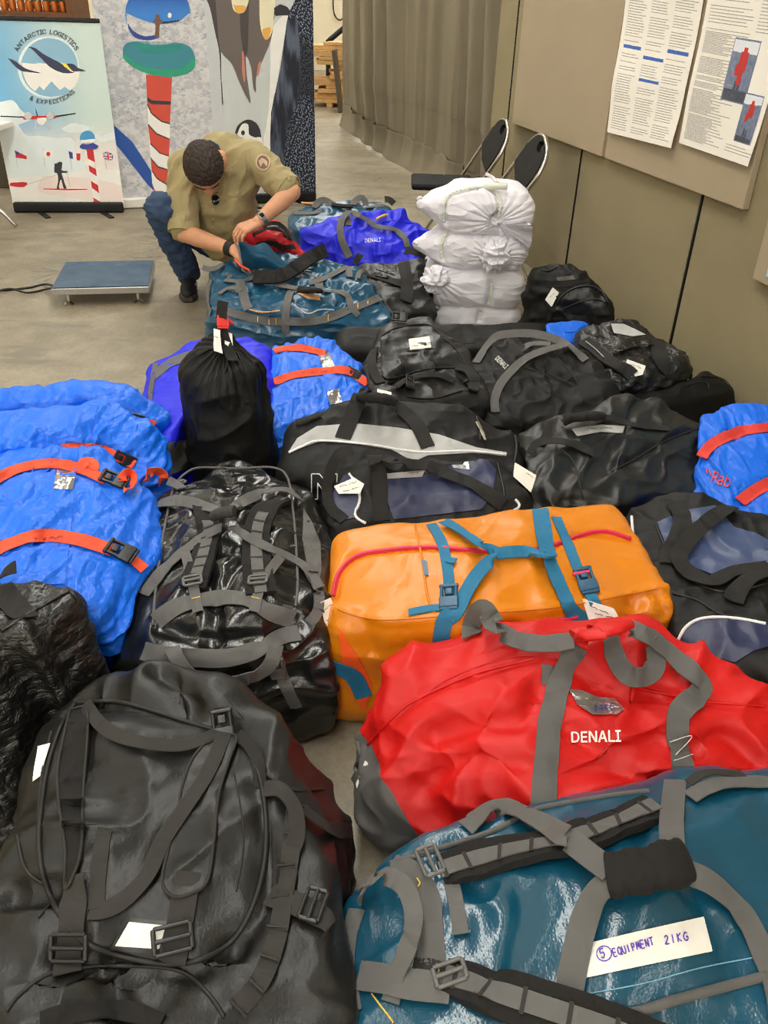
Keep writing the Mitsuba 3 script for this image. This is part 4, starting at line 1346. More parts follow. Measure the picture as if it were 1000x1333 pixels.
GLYPH = {'E': [[(.7, 1), (0, 1), (0, 0), (.7, 0)], [(0, .5), (.6, .5)]], 'Q': [[(.4, 0), (.05, .3), (.1, .8), (.5, 1), (.8, .7), (.75, .2), (.4, 0)], [(.5, .3), (.9, -.1)]], 'U': [[(0, 1), (.05, .2), (.4, 0), (.7, .2), (.7, 1)]],
         'I': [[(.3, 1), (.3, 0)]], 'P': [[(.1, 0), (.1, 1)], [(.1, 1), (.65, .9), (.6, .55), (.1, .45)]], 'M': [[(0, 0), (.15, 1), (.4, .3), (.65, 1), (.8, 0)]], 'N': [[(0, 0), (.1, 1), (.6, 0), (.7, 1)]],
         'T': [[(.3, 0), (.35, 1)], [(-.05, 1), (.75, 1)]], '2': [[(0, .8), (.3, 1), (.6, .8), (.4, .4), (0, 0), (.7, 0)]], '1': [[(.3, 0), (.3, 1)]], 'K': [[(.05, 0), (.05, 1)], [(.65, 1), (.1, .5), (.7, 0)]],
         'G': [[(.7, .85), (.4, 1), (.05, .6), (.1, .15), (.5, 0), (.75, .2), (.75, .45), (.45, .45)]], '5': [[(.65, 1), (.15, 1), (.1, .55), (.5, .6), (.65, .3), (.4, 0), (.05, .1)]], '4': [[(.5, 0), (.5, 1), (0, .35), (.75, .35)]], ' ': []}


def glyphs(s, A, B, h):
    A, B = np.array(A, float), np.array(B, float)
    u = (B - A) / len(s)
    up = np.array([(B - A)[1], -(B - A)[0]])
    up = up / np.linalg.norm(up) * h
    return [[tuple(A + u * (i + .9 * x) + up * y) for x, y in st] for i, ch in enumerate(s) for st in GLYPH[ch]]


pen(b, glyphs('5', q((625, 444))[0][:2], q((641, 440))[0][:2], 12) + glyphs('EQUIPMENT', q((655, 440))[0][:2], q((748, 412))[0][:2], 10) + glyphs('21KG', q((770, 412))[0][:2], q((826, 402))[0][:2], 11), f'{k}__{kk}')

# ======== near left: black coated duffel
k = D('large black coated duffel bag with shoulder straps, in the near left corner')
q = crop(0, 720, .48)
B['blk'] = b = bag(k, [(85, 920, .32), (140, 895, .34), (215, 872, .37), (300, 905, .36), (352, 950, .34), (384, 1060, .31), (405, 1200, .29), (420, 1333, .25), (25, 1150, .30), (0, 1250, .30), (40, 1420, .25), (400, 1420, .22)], r=.045, base=[(422, 1140, .1)], sub=6, seed=2, lump=.018, pinch=.008,
                   fold=[(.010, .12, 80, 3), (.006, .05, 10, 3)], creases=[(q((110, 420), (300, 400), (480, 430), (620, 470)), .022, .03), (q((30, 930), (150, 915)), .018, .02), (q((160, 1090), (330, 1115), (520, 1130), (620, 1060)), .014, .018), (q((700, 620), (730, 900), (640, 1080)), .012, .02),
                                                                              (q((520, 420), (470, 340), (430, 310)), .02, .02), (q((60, 1130), (200, 1200), (420, 1210)), .01, .03), (q((300, 1130), (330, 1270)), .012, .02), (q((240, 600), (420, 760), (640, 800)), .008, .04)])
body(b, 'tarp_black')
lid = q((205, 405), (165, 470), (125, 600), (105, 780), (125, 900), (175, 1000), (240, 1062), (380, 1105), (500, 1112), (600, 1075), (660, 1010), (705, 900), (722, 780), (715, 660), (690, 570), (630, 500), (500, 455), (330, 405))
patch(b, lid, 'tarp_black', 'lid_flap', .005, .005, 5, True)
seam(b, [(*p, .007) for p in catmull(np.array(lid + lid[:1], float), 140)], .004, 'black_trim', 'lid_binding')
seam(b, q((635, 590, .007), (655, 700, .007), (660, 800, .007), (640, 920, .007)), .0012, 'web_dark', 'stitching')
seam(b, q((140, 480), (115, 600), (105, 760), (130, 900), (160, 915)), .003, 'web_dark', 'edge_piping')
pd = q((190, 425), (228, 418), (238, 470), (226, 640), (220, 800), (200, 870), (176, 912), (176, 800), (160, 680), (156, 590), (172, 500))
pk = patch(b, pd, 'pad_black', 'shoulder_pad', .016, .010, 4, True, label='smooth black shoulder pad')[len(k) + 2:]
seam(b, [(*p, .017) for p in catmull(np.array(pd + pd[:1], float), 80)], .0025, 'web_dark', f'{pk}__binding')
pd = q((560, 510), (640, 492), (622, 560), (592, 660), (580, 780), (562, 890), (520, 922), (470, 932), (440, 895), (452, 820), (480, 720), (492, 640), (520, 560))
pk = patch(b, pd, 'nylon_sheen', 'shoulder_pad', .016, .010, 4, True, label='black shoulder pad with stitched edge')[len(k) + 2:]
seam(b, [(*p, .017) for p in catmull(np.array(pd + pd[:1], float), 80)], .0025, 'web_dark', f'{pk}__binding')
strap(b, q((612, 470, .018), (600, 510, .02), (560, 600, .022), (500, 690, .024), (440, 780, .022), (400, 870, .018), (340, 935, .012), (280, 968, .009), (240, 972, .008)), .028, 'web_dark', 'strap')
strap(b, q((232, 402, .012), (260, 450, .016), (310, 490, .018), (400, 515, .018), (490, 520, .018), (560, 500, .018), (600, 478, .016)), .026, 'web_dark', 'strap')
strap(b, q((640, 492, .012), (680, 520, .012), (700, 570, .01), (708, 640, .006)), .026, 'web_black', 'strap')
strap(b, q((284, 742, .009), (272, 820, .009), (264, 900, .009), (262, 965, .009)), .026, 'web_dark', 'strap')
strap(b, q((200, 870, .016), (198, 940, .012), (195, 1010, .010), (188, 1080, .009), (182, 1140, .008)), .042, 'web_dark', 'strap')
strap(b, q((512, 860, .02), (500, 930, .014), (488, 1000, .012), (478, 1060, .010), (468, 1112, .008)), .042, 'web_dark', 'strap')
place_on(b, ladder_lock(.042), q((202, 1058))[0], (0, 1), 'plastic_black', 'buckle', .014)
place_on(b, ladder_lock(.042), q((470, 1050))[0], (.1, 1), 'plastic_black', 'buckle', .014)
wk = patch(b, q((340, 988), (462, 1000), (440, 1088), (298, 1078)), 'plastic_black', 'card_window', .009, .004, label='white card in a black frame')[len(k) + 2:]
patch(b, q((350, 1000), (450, 1010), (431, 1074), (312, 1066)), 'paper', f'{wk}__card', .0115, .001)
place_on(b, side_release(.032), q((606, 472))[0], (.1, 1), 'plastic_black', 'buckle', .014)
patch(b, q((500, 330), (560, 430), (660, 450), (600, 380)), 'tarp_black', 'corner_patch', .004, .004)
daisy(b, q((800, 690), (790, 800), (770, 920), (750, 1040), (710, 1150), (640, 1240)), .032, 7, 'web_dark')
strap(b, q((728, 925, .008), (790, 945, .01), (850, 972, .012), (905, 1000, .012)), .038, 'web_dark', 'compression_strap')
place_on(b, ladder_lock(.036), q((852, 968))[0], (1, .3), 'plastic_black', 'buckle', .014)
strap(b, q((712, 640, .008), (760, 640, .02), (800, 690, .024), (805, 760, .018), (790, 810, .009)), .03, 'web_dark', 'side_handle')
strap(b, q((820, 690, .01), (860, 725, .012), (905, 750, .014), (960, 752, .02)), .028, 'web_black', 'strap')
strap(b, q((105, 1272, .006), (190, 1246, .010), (280, 1238, .012), (370, 1246, .010), (440, 1272, .006)), .028, 'pad_black', 'end_handle', th=.005)
seam(b, q((15, 1245), (60, 1190), (150, 1135), (300, 1120), (480, 1130), (560, 1190), (610, 1260)), .003, 'black_trim', 'edge_piping')
seam(b, q((45, 760), (70, 860), (150, 925), (100, 990)), .003, 'black_trim', 'edge_piping')
seam(b, q((705, 590), (790, 640), (880, 640)), .003, 'black_trim', 'edge_piping')
tag(b, q((100, 522), (134, 513), (112, 605), (90, 620)), (), 1, .01)

# ======== red duffel
k = D('bright red duffel bag with grey handles and white lettering beside the glossy teal bag')
q = crop(430, 770, .57)
B['red'] = b = bag(k, [(518, 912, .25), (545, 860, .30), (650, 815, .36), (820, 815, .37), (930, 862, .34), (1015, 945, .28), (1060, 1050, .2), (522, 1000, .18), (700, 1000, .28), (900, 1010, .28)], r=.06, spread=1.06, sub=6, seed=3, lump=.012, pinch=.006,
                   fold=[(.016, .11, 60, 3), (.008, .055, 20, 3)], creases=[(q((240, 330), (340, 300), (440, 290), (480, 230)), .016, .022), (q((80, 350), (200, 245), (330, 190), (470, 155)), .008, .012), (q((540, 310), (600, 350), (690, 360), (760, 330)), .014, .02),
                                                                          (q((690, 215), (850, 250), (990, 262)), .008, .014), (q((830, 360), (900, 330), (980, 390)), .016, .022), (q((560, 180), (640, 230), (760, 240)), .012, .02), (q((210, 450), (300, 380), (450, 390)), .014, .022), (q((520, 410), (640, 400), (750, 440)), .014, .02)])
PB = np.array([at(476, 985, .17), at(545, 1045, .11), at(900, 1060, .11)])
split(b, lambda v: v[:, 2] - (.085 + .16 * np.clip(1 - (v[:, 0] + .03) / .14, 0, 1) * np.clip((1.30 - v[:, 1]) / .3, 0, 1)), 'nylon_red', 'nylon_grey', labs=(None, 'grey base panel'))
seam(b, q((82, 352), (150, 280), (200, 245), (330, 188), (470, 152)), .003, 'nylon_red', 'seam_piping')
seam(b, q((690, 218), (770, 235), (850, 250), (1000, 262)), .003, 'nylon_red', 'seam_piping')
seam(b, q((150, 292), (260, 205), (400, 152), (490, 147)), .0012, 'nylon_red_dark', 'stitching')
strap(b, q((486, 500), (494, 400), (502, 300), (520, 220), (545, 160, .012), (572, 112, .03)), .05, 'web_grey', 'handle')
strap(b, q((322, 100, .012, 0), (326, 62, .04, 15), (350, 40, .06, 25), (378, 78, .045, 10), (420, 108, .03), (490, 118, .035), (560, 110, .045)), .046, 'web_grey', 'handle')
sleeve(b, q((566, 112, .05), (610, 92, .06), (665, 74, .06)), .056, .02, 'nylon_red', label='red cloth sleeve around the handles')
strap(b, q((668, 76, .058), (735, 105, .045), (800, 160, .03), (852, 208, .016), (830, 240, .012), (795, 285, .008), (800, 370, .004), (812, 440, .004)), .048, 'web_grey', 'handle')
strap(b, q((640, 100, .05), (652, 150, .03), (680, 190, .024), (718, 195, .024), (745, 165, .03), (735, 112, .05)), .045, 'web_grey', 'handle')
for a_ in ((492, 395, 500, 480), (770, 345, 830, 385)):
    pass
seam(b, q((772, 345, .008), (828, 330, .008), (780, 385, .008), (832, 370, .008)), .0009, 'trim_pale', 'stitching')
fk = patch(b, q((545, 222), (575, 225), (610, 240), (650, 243), (672, 268), (655, 280), (600, 280), (565, 258)), 'foil', 'foil_label', .004, .001, label='silver foil label')
pen(b, glyphs('24KG', q((604, 272))[0][:2], q((652, 268))[0][:2], 7), fk, .0007, 'ink_blue')
patch(b, q((484, 165), (508, 168), (512, 215), (482, 212)), 'nylon_grey', 'label', .003, .001)
scrawl(b, [(q((482, 148))[0], q((515, 150))[0]), (q((590, 205))[0], q((650, 225))[0])], 'nylon_red_dark', k, lift=.003, amp=4, r=.0009)
text_on(b, 'DENALI', q((548, 345))[0], q((664, 342))[0], 14, 'letter_white', 'lettering', True)
seam(b, q((60, 340), (70, 380), (55, 400), (70, 430)), .004, 'web_grey', 'cord')
tag(b, q((78, 385), (85, 392), (62, 450), (60, 440)), (), 2, .01, 'trim_pale')

# ======== orange duffel
k = D('orange vinyl duffel bag with teal straps and a pink zip')
q = crop(410, 630, .49)
B['org'] = b = bag(k, [(455, 695, .33), (792, 658, .35), (856, 772, .33), (450, 795, .30), (640, 715, .375), (650, 790, .34)], r=.04, base=[(480, 905, .04)], sub=6, seed=4, lump=.010, pinch=.0035,
                   fold=[(.006, .14, 100, 3), (.002, .06, 60, 3)], creases=[(q((60, 335), (200, 362), (390, 348), (650, 328), (930, 275)), -.010, .012), (q((50, 300), (65, 235), (110, 192), (180, 177), (300, 168), (460, 178), (600, 172), (720, 132), (840, 147)), .008, .012), (q((850, 320), (900, 280), (940, 340)), .012, .015), (q((120, 350), (150, 450)), .010, .02), (q((840, 300), (860, 400)), .01, .02)])
body(b, 'vinyl_orange')
seam(b, q((48, 300), (65, 235), (110, 192), (180, 177), (300, 168), (460, 178), (600, 172), (720, 132), (780, 127), (842, 147)), .006, 'zip_pink', 'zip')
seam(b, q((48, 300, .005), (65, 235, .005), (110, 192, .005), (180, 177, .005), (300, 168, .005), (460, 178, .005), (600, 172, .005), (720, 132, .005), (780, 127, .005), (842, 147, .005)), .0025, 'nylon_red_dark', 'zip_teeth')
seam(b, q((386, 394), (500, 382), (600, 372), (700, 352)), .006, 'zip_pink', 'zip')
seam(b, q((60, 332), (120, 352), (200, 360), (390, 346), (650, 326), (930, 273)), .0025, 'vinyl_orange', 'seam_piping')
seam(b, q((265, 105), (285, 200), (300, 300), (325, 360)), .003, 'vinyl_orange', 'seam_piping')
strap(b, q((298, 88), (335, 150), (352, 220), (360, 300), (372, 350)), .028, 'web_teal', 'strap')
strap(b, q((372, 345), (350, 352), (338, 390), (334, 425)), .04, 'web_teal', 'strap')
strap(b, q((272, 96, .004), (330, 92, .010), (400, 130, .02), (450, 165, .03), (485, 182, .03)), .032, 'web_teal', 'handle')
strap(b, q((476, 184, .032), (550, 178, .034), (630, 186, .032)), .032, 'web_teal', 'handle', th=.006)
strap(b, q((482, 188, .03), (440, 228, .02), (405, 280, .012), (380, 335, .006), (352, 362, .004)), .036, 'web_teal', 'handle')
strap(b, q((596, 55, .004), (604, 100, .012), (612, 150, .025), (622, 188, .032)), .046, 'web_teal', 'handle')
strap(b, q((618, 186, .032), (640, 240, .022), (665, 300, .01), (690, 345, .005), (745, 375, .004)), .038, 'web_teal', 'handle')
strap(b, q((640, 85), (675, 165), (705, 240), (735, 300), (760, 345)), .028, 'web_teal', 'strap')
strap(b, q((245, 342), (315, 330), (350, 330)), .026, 'web_teal', 'strap')
strap(b, q((350, 200, .007), (375, 205, .009)), .02, 'web_teal', 'strap')
place_on(b, side_release(.030), q((358, 308))[0], (0, 1), 'plastic_teal', 'buckle', .006, scale=1.15)
place_on(b, side_release(.030), q((720, 262))[0], (.4, 1), 'plastic_teal', 'buckle', .006, scale=1.15)
place_on(b, rbox(0, 0, .004, .008, .04, .009, .003), q((708, 246))[0], (.4, 1), 'zip_pink', 'buckle_bar', .008)
patch(b, q((283, 200), (298, 205), (302, 243), (290, 240)), 'plastic_teal', 'label', .004, .002)
patch(b, q((62, 385), (100, 440), (135, 500), (152, 535), (132, 610), (100, 560), (75, 500)), 'nylon_orange', 'end_panel', .004, .003, label='bright orange nylon end panel')
strap(b, q((28, 480, .006), (70, 495, .008), (105, 515, .008), (132, 570, .006)), .045, 'web_teal', 'end_strap')
tag(b, q((712, 305), (795, 330), (812, 366), (730, 370)), [(q((728, 325))[0], q((780, 345))[0]), (q((742, 345))[0], q((795, 358))[0])], 4)

# ======== shiny black duffel lying lengthwise
k = D('shiny black duffel bag with grey webbing lying lengthwise left of the orange bag')
q = crop(160, 580, .3)
B['shiny'] = b = bag(k, [(228, 652, .28), (300, 606, .30), (378, 640, .28), (195, 770, .29), (424, 770, .29), (187, 842, .25), (428, 830, .24), (305, 700, .36), (310, 790, .34)], r=.07, base=[(375, 920, .07), (245, 895, .07)], sub=6, seed=5, lump=.014,
                     fold=[(.011, .10, None), (.006, .05, 30, 2)], creases=[(q((370, 560), (380, 640), (400, 720), (380, 830)), .014, .018), (q((410, 700), (470, 560), (520, 500)), .010, .018), (q((150, 780), (400, 850), (600, 830), (740, 770)), .014, .02), (q((700, 830), (760, 900), (800, 880)), .012, .02), (q((240, 240), (450, 250), (720, 220)), .01, .02), (q((430, 120), (470, 180), (600, 210)), .01, .02)])
body(b, 'tarp_gloss')
seam(b, q((130, 785), (140, 650), (165, 450), (200, 260), (230, 165), (280, 115), (340, 95), (500, 100), (650, 95), (715, 140), (740, 300), (755, 500), (756, 650), (730, 755), (690, 770)), .0034, 'web_grey', 'lid_piping')
patch(b, q((95, 300), (165, 300), (150, 460), (110, 640), (75, 640), (85, 480)), 'nylon_sheen', 'side_panel', .003, .003)
patch(b, q((785, 270), (820, 330), (858, 420), (862, 540), (850, 600), (800, 520), (780, 400)), 'web_grey', 'side_panel', .003, .003)
for pts, w in ((q((345, 262, .012), (372, 350, .014), (352, 450, .014), (322, 540, .014), (300, 615, .01)), [.055, .07, .065, .07, .065]), (q((700, 235, .01), (622, 275, .014), (585, 350, .015), (580, 480, .014), (600, 640, .01)), [.05, .07, .07, .075, .075])):
    kk = strap(b, pts, w, 'pad_black', 'shoulder_pad', th=.011, label='padded black shoulder strap with grey webbing')
    pn = kk[len(k) + 2:]
    wp = [(x, y, h + .003) for x, y, h in pts]
    strap(b, wp, .03, 'web_grey', f'{pn}__webbing')
    put(f'{kk}__bar_tack', cat(bars(b, wp, .03, 9, None, lift=.019)), 'web_dark', kind='stuff')
strap(b, q((138, 262, .008), (200, 240, .02), (265, 240, .03), (340, 258, .035), (420, 282, .036)), [.06, .05, .038, .036, .036], 'web_grey', 'handle')
strap(b, q((770, 222, .010), (720, 195, .022), (650, 190, .03), (560, 222, .034), (470, 270, .036)), [.045, .04, .036, .034, .034], 'web_grey', 'handle')
sleeve(b, q((408, 298, .044), (445, 290, .046), (488, 284, .044)), .05, .024, 'web_dark')
strap(b, q((430, 352, .03), (385, 372, .024), (320, 415, .012), (200, 510, .006), (85, 650, .004)), [.03, .036, .036, .036, .04], 'web_grey', 'handle')
strap(b, q((470, 345, .03), (560, 405, .022), (680, 465, .014), (790, 525, .008), (850, 610, .004)), [.026, .034, .034, .036, .04], 'web_grey', 'handle')
strap(b, q((140, 765), (190, 725), (260, 690), (400, 662), (540, 668), (640, 722), (745, 755)), .044, 'web_grey', 'yoke_band')
strap(b, q((268, 455, .018), (290, 540, .012), (305, 605, .010), (325, 725, .008)), .026, 'web_grey', 'strap')
strap(b, q((690, 475, .02), (640, 540, .014), (596, 605, .010), (568, 725, .008)), .026, 'web_grey', 'strap')
place_on(b, ladder_lock(.030), q((307, 605))[0], (.15, 1), 'plastic_grey', 'buckle', .014)
place_on(b, ladder_lock(.030), q((592, 605))[0], (-.15, 1), 'plastic_grey', 'buckle', .014)
seam(b, q((296, 665, .011), (340, 655, .011)), .0012, 'stitch_yellow', 'stitching')
seam(b, q((555, 655, .011), (598, 665, .011)), .0012, 'stitch_yellow', 'stitching')
strap(b, q((85, 890), (150, 905), (250, 920), (450, 920), (600, 878), (690, 835), (770, 810)), .044, 'web_grey', 'end_band')
strap(b, q((212, 870, .006), (245, 940, .03), (300, 1000, .045), (400, 1030, .05), (520, 1020, .045), (630, 965, .03), (672, 850, .006)), .036, 'web_grey', 'end_handle')
strap(b, q((665, 905), (690, 1000), (720, 1070), (755, 1145)), .030, 'web_grey', 'strap')
place_on(b, side_release(.026), q((668, 950))[0], (.2, 1), 'plastic_grey', 'buckle', .006)
daisy(b, q((820, 560), (850, 640), (845, 720), (800, 780)), .028, 3, 'web_grey')
strap(b, q((190, 150, .006), (225, 165, .012), (262, 195, .008)), .03, 'web_grey', 'strap')
place_on(b, ladder_lock(.028), q((248, 185))[0], (1, .5), 'plastic_grey', 'buckle', .012)
tag(b, q((862, 680), (905, 660), (950, 770), (882, 836)), [(q((870, 715))[0], q((905, 690))[0]), (q((880, 760))[0], q((930, 740))[0])], 6)

# ======== black tarpaulin tote
k = thing('tote_bag', 'black woven tarpaulin tote bag standing at the left edge', 'bag')
q = crop(0, 720, .3077)
B['tote'] = b = bag(k, [(82, 776, .43), (-150, 745, .45), (-60, 860, .42), (112, 860, .3), (124, 900, .2), (0, 832, .43)], r=.025, base=[(22, 1105, .03), (-150, 1150, .03), (122, 905, .03)], drop=False, sub=6, seed=6, smooth=3, lump=.012, pinch=.008,
                    fold=[(.005, .12, None), (.004, .05, None)], crumple=.003, creases=[(q((90, 330), (200, 520), (270, 640)), -.018, .02), (q((0, 420), (120, 560), (240, 740)), .016, .025)])
body(b, 'poly_gloss')
seam(b, q((312, 150), (230, 195), (150, 240), (60, 295), (0, 332)), .004, 'poly_gloss', 'top_seam')
strap(b, q((-20, 110), (30, 180), (70, 230), (118, 275)), .05, 'web_black', 'handle')
strap(b, q((0, 90, .03), (35, 66, .05), (72, 56, .05)), .03, 'web_black', 'handle')
seam(b, q((132, 372), (172, 342)), .002, 'web_black', 'slot_seam')

# ======== blue sacks at the left
k = D('bright blue stuff sack with two orange straps, nearest of the three blue sacks at left', 'stuff_sack')
q = crop(0, 480, .315)
S1_ = q((-30, 470), (0, 445), (100, 405), (230, 392), (350, 420), (440, 462))
S2_ = q((-30, 755), (0, 738), (100, 702), (200, 688), (330, 706), (470, 750))
RB = [(.010, .045, 92, 7), (.006, .024, 84, 8), (.008, .16, 60, 2)]
B['blu1'] = b = bag(k, [(20, 592, .41), (110, 590, .41), (158, 632, .37), (174, 700, .33), (160, 790, .27), (110, 770, .36), (0, 740, .41), (-100, 620, .4), (-100, 720, .4)], r=.07, base=[(160, 850, .07)], spread=1.0, sub=6, seed=7, fold=RB, pinch=.003,
                    creases=[(S1_, .018, .022), (S2_, .020, .022), (q((500, 960), (490, 1100), (520, 1250)), .006, .01)])
body(b, 'nylon_blue')
patch(b, q((215, 300), (325, 305), (300, 600), (268, 890), (160, 890), (200, 620)), 'nylon_blue', 'centre_band', .003, .003)
strap(b, S1_, .030, 'web_orange', 'strap')
strap(b, S2_, .034, 'web_orange', 'strap')
for pts in (S1_, S2_):
    pass
place_on(b, side_release(.032), q((470, 465))[0], (1, .35), 'plastic_black', 'buckle', .006, scale=1.1)
place_on(b, side_release(.034), q((498, 762))[0], (1, .45), 'plastic_black', 'buckle', .006, scale=1.1)
strap(b, q((500, 470, .008), (520, 430, .03, 60), (550, 440, .035, 80), (545, 490, .02, 60), (505, 500, .008)), .028, 'web_orange', 'strap_tail')
strap(b, q((330, 402, .008), (370, 375, .014), (392, 392, .012), (380, 420, .006)), .03, 'web_orange', 'strap_tail')
strap(b, q((520, 770, .008), (560, 795, .006), (602, 832, .006)), .034, 'web_orange', 'strap_tail')
patch(b, q((236, 417), (316, 424), (300, 500), (220, 494)), 'foil', 'foil_label', .0045, .001, label='silver foil label')
scrawl(b, [(q((140, 705))[0], q((260, 698))[0])], 'letter_dark', k, 'strap_lettering', .0062, 4, 4, .0012)
for i in range(3):
    pass
k = D('bright blue stuff sack squeezed in the middle of the three blue sacks at left', 'stuff_sack')
S3_ = q((250, 330), (330, 326), (420, 334), (480, 362), (560, 400))
B['blu2'] = b = bag(k, [(60, 538, .41), (130, 527, .41), (172, 555, .36), (182, 600, .30), (-90, 560, .4), (-90, 620, .4)], r=.07, spread=1.0, seed=8, pinch=.003, fold=RB, sub=6, creases=[(S3_, .014, .02)])
body(b, 'nylon_blue')
patch(b, q((290, 145), (405, 150), (368, 310), (270, 300)), 'nylon_blue', 'centre_band', .003, .003)
strap(b, S3_, .03, 'web_orange', 'strap')
place_on(b, side_release(.032), q((510, 372))[0], (1, .45), 'plastic_black', 'buckle', .006)
strap(b, q((600, 470, .006), (612, 432, .03, 60), (650, 422, .04, 80), (682, 445, .03, 60), (665, 475, .01)), .03, 'web_orange', 'strap_tail')
k = D('bright blue stuff sack at the back of the three blue sacks at left', 'stuff_sack')
B['blu3'] = b = bag(k, [(10, 510, .37), (148, 500, .40), (186, 530, .33), (-90, 520, .38), (194, 560, .25)], r=.07, spread=1.0, seed=9, pinch=.003, fold=RB)
body(b, 'nylon_blue')
S4_ = q((440, 165), (480, 178), (530, 195), (575, 215))
strap(b, S4_, .03, 'web_orange', 'strap')
place_on(b, side_release(.03), q((555, 205))[0], (1, .35), 'plastic_black', 'buckle', .006)
strap(b, q((595, 238, .006), (620, 232, .02), (642, 240, .02)), .04, 'web_orange', 'strap_tail')

# ======== black drawstring sack
k = D('black drawstring stuff sack standing upright with a red buckle at its neck', 'stuff_sack')
q = crop(180, 400, .32)
p0 = at(303, 650, 0)
p1 = at_y(288, 436, p0[1] + .03)
tp = lambda z: (p0[0] + (p1[0] - p0[0]) * z / p1[2], p0[1] + .02)
H_ = p1[2]
sp = [(tp(z * H_)[0] + .118 * w * math.cos(a), tp(z)[1] + .115 * w * math.sin(a), z * H_, .05 * s) for z, w, s in ((.08, .66, 1), (.3, .70, 1), (.6, .72, 1), (.78, .52, 1), (.86, .2, .8)) for a in np.arange(10) * math.pi / 5]
B['sack'] = b = solid_bag(k, sp + [(*tp(H_ * .98), H_ * .96, .024)], seed=10, sub=6, smooth=3, lump=.012, fold=[(.010, .07, (.15, 0, 1), 4), (.010, .11, (1, .2, .3), 3)])
gather(b, q((345, 150))[0], .012, 22, .15)
body(b, 'nylon_black')
strap(b, q((345, -30, .02), (338, 40, .02), (345, 110, .018), (365, 160, .012), (390, 225, .010)), .036, 'web_black', 'neck_strap')
place_on(b, side_release(.028), q((335, 62))[0], (0, 1), 'plastic_red', 'buckle', .03, scale=1.05)
place_on(b, rbox(0, 0, .005, .03, .038, .01, .004), q((335, 92))[0], (0, 1), 'plastic_red', 'buckle_tab', .032)
tag(b, q((304, 85), (332, 92), (340, 188), (310, 178)), [(q((312, 120))[0], q((330, 125))[0])], 3, .02)
tag(b, q((350, 96), (382, 106), (386, 172), (352, 150)), (), 3, .016)
for i, (x, y, x2, y2) in enumerate(((350, 160, 300, 230), (370, 175, 350, 270), (400, 180, 440, 280), (410, 165, 480, 240))):
    seam(b, q((x, y), ((x + x2) / 2 + 5, (y + y2) / 2), (x2, y2)), .004, 'nylon_black', 'gather_fold')

# ======== royal blue duffel behind it
k = D('royal blue duffel bag with a grey stripe behind the upright black sack')
B['royal'] = b = bag(k, [(210, 472, .28), (288, 436, .31), (335, 448, .30), (212, 560, .27), (318, 568, .30)], r=.06, seed=11, sub=6, fold=[(.012, .10, 70, 3), (.007, .05, 40, 3)])
body(b, 'nylon_royal')
patch(b, q((66, 250), (130, 205), (200, 178), (320, 150), (322, 190), (205, 215), (135, 240), (70, 292)), 'web_grey', 'reflective_stripe', .003, .002, label='grey stripe')
patch(b, q((40, 330), (62, 215), (92, 165), (100, 180), (70, 260), (52, 400), (42, 420)), 'nylon_grey', 'end_panel', .003, .003)
patch(b, q((80, 562), (150, 545), (235, 535), (236, 640), (110, 690), (88, 640)), 'nylon_grey', 'base_panel', .004, .003, label='grey base panel')
scrawl(b, [(q((160, 290))[0], q((180, 325))[0])], 'letter_white', k, 'lettering', .003, 5, 3, .0012)

k = D('bright blue stuff sack with orange straps behind the upright black sack', 'stuff_sack')
S5_ = q((480, 210), (520, 190), (580, 170), (650, 165), (700, 172), (765, 188))
S6_ = q((545, 310), (600, 285), (650, 272), (760, 260), (860, 262), (935, 315))
B['blu4'] = b = bag(k, [(348, 455, .28), (420, 442, .32), (455, 475, .30), (474, 520, .25), (352, 540, .26)], r=.07, seed=12, sub=6, pinch=.003, fold=[(.008, .045, 80, 7), (.005, .024, 95, 8)], creases=[(S5_, .014, .02), (S6_, .014, .02)])
body(b, 'nylon_blue')
strap(b, S5_, .032, 'web_orange', 'strap')
strap(b, S6_, .034, 'web_orange', 'strap')
scrawl(b, [(q((670, 268))[0], q((770, 260))[0])], 'letter_dark', k, 'strap_lettering', .0062, 5, 2.5, .0012)
place_on(b, side_release(.03), q((880, 270))[0], (1, .5), 'plastic_black', 'buckle', .006)
patch(b, q((728, 186), (776, 182), (802, 243), (755, 252)), 'foil', 'foil_label', .004, .001, label='silver foil label')
patch(b, q((768, 340), (816, 331), (830, 388), (780, 396)), 'foil', 'foil_label', .004, .001, label='silver foil label')
patch(b, q((745, 250), (800, 245), (816, 331), (768, 340)), 'nylon_blue', 'centre_band', .003, .003)

# ======== navy and black sports bag behind the orange bag
k = D('navy and black sports bag directly behind the orange bag')
q = crop(350, 500, .37)
B['navy'] = b = bag(k, [(440, 645, .27), (480, 606, .32), (640, 598, .32), (672, 640, .28), (685, 700, .2), (450, 700, .2)], r=.05, seed=13, sub=6, fold=[(.008, .10, None), (.005, .05, 20, 3)])
body(b, 'nylon_black')
patch(b, q((400, 330), (560, 318), (700, 260), (770, 265), (800, 300), (790, 380), (750, 440), (560, 462), (440, 476), (420, 420)), 'nylon_navy', 'top_panel', .003, .003, label='navy cloth panel')
patch(b, q((640, 275), (700, 262), (708, 300), (650, 294)), 'foil', 'foil_label', .0045, .001)
patch(b, q((398, 316), (550, 302), (540, 325), (400, 334)), 'panel_grey', 'grey_panel', .0045, .002)
patch(b, q((215, 400), (270, 310), (318, 370), (322, 430), (300, 470), (240, 480)), 'nylon_navy', 'end_panel', .003, .003)
strap(b, q((370, 245, .03), (385, 300, .02), (392, 360, .008), (390, 420, .005), (398, 485, .004)), .05, 'web_black', 'handle')
strap(b, q((556, 285, .03), (640, 318, .02), (740, 362, .010), (830, 425, .005)), .052, 'web_black', 'handle')
strap(b, q((368, 250, .035), (440, 268, .045), (500, 280, .045), (562, 285, .035)), .045, 'web_black', 'handle')
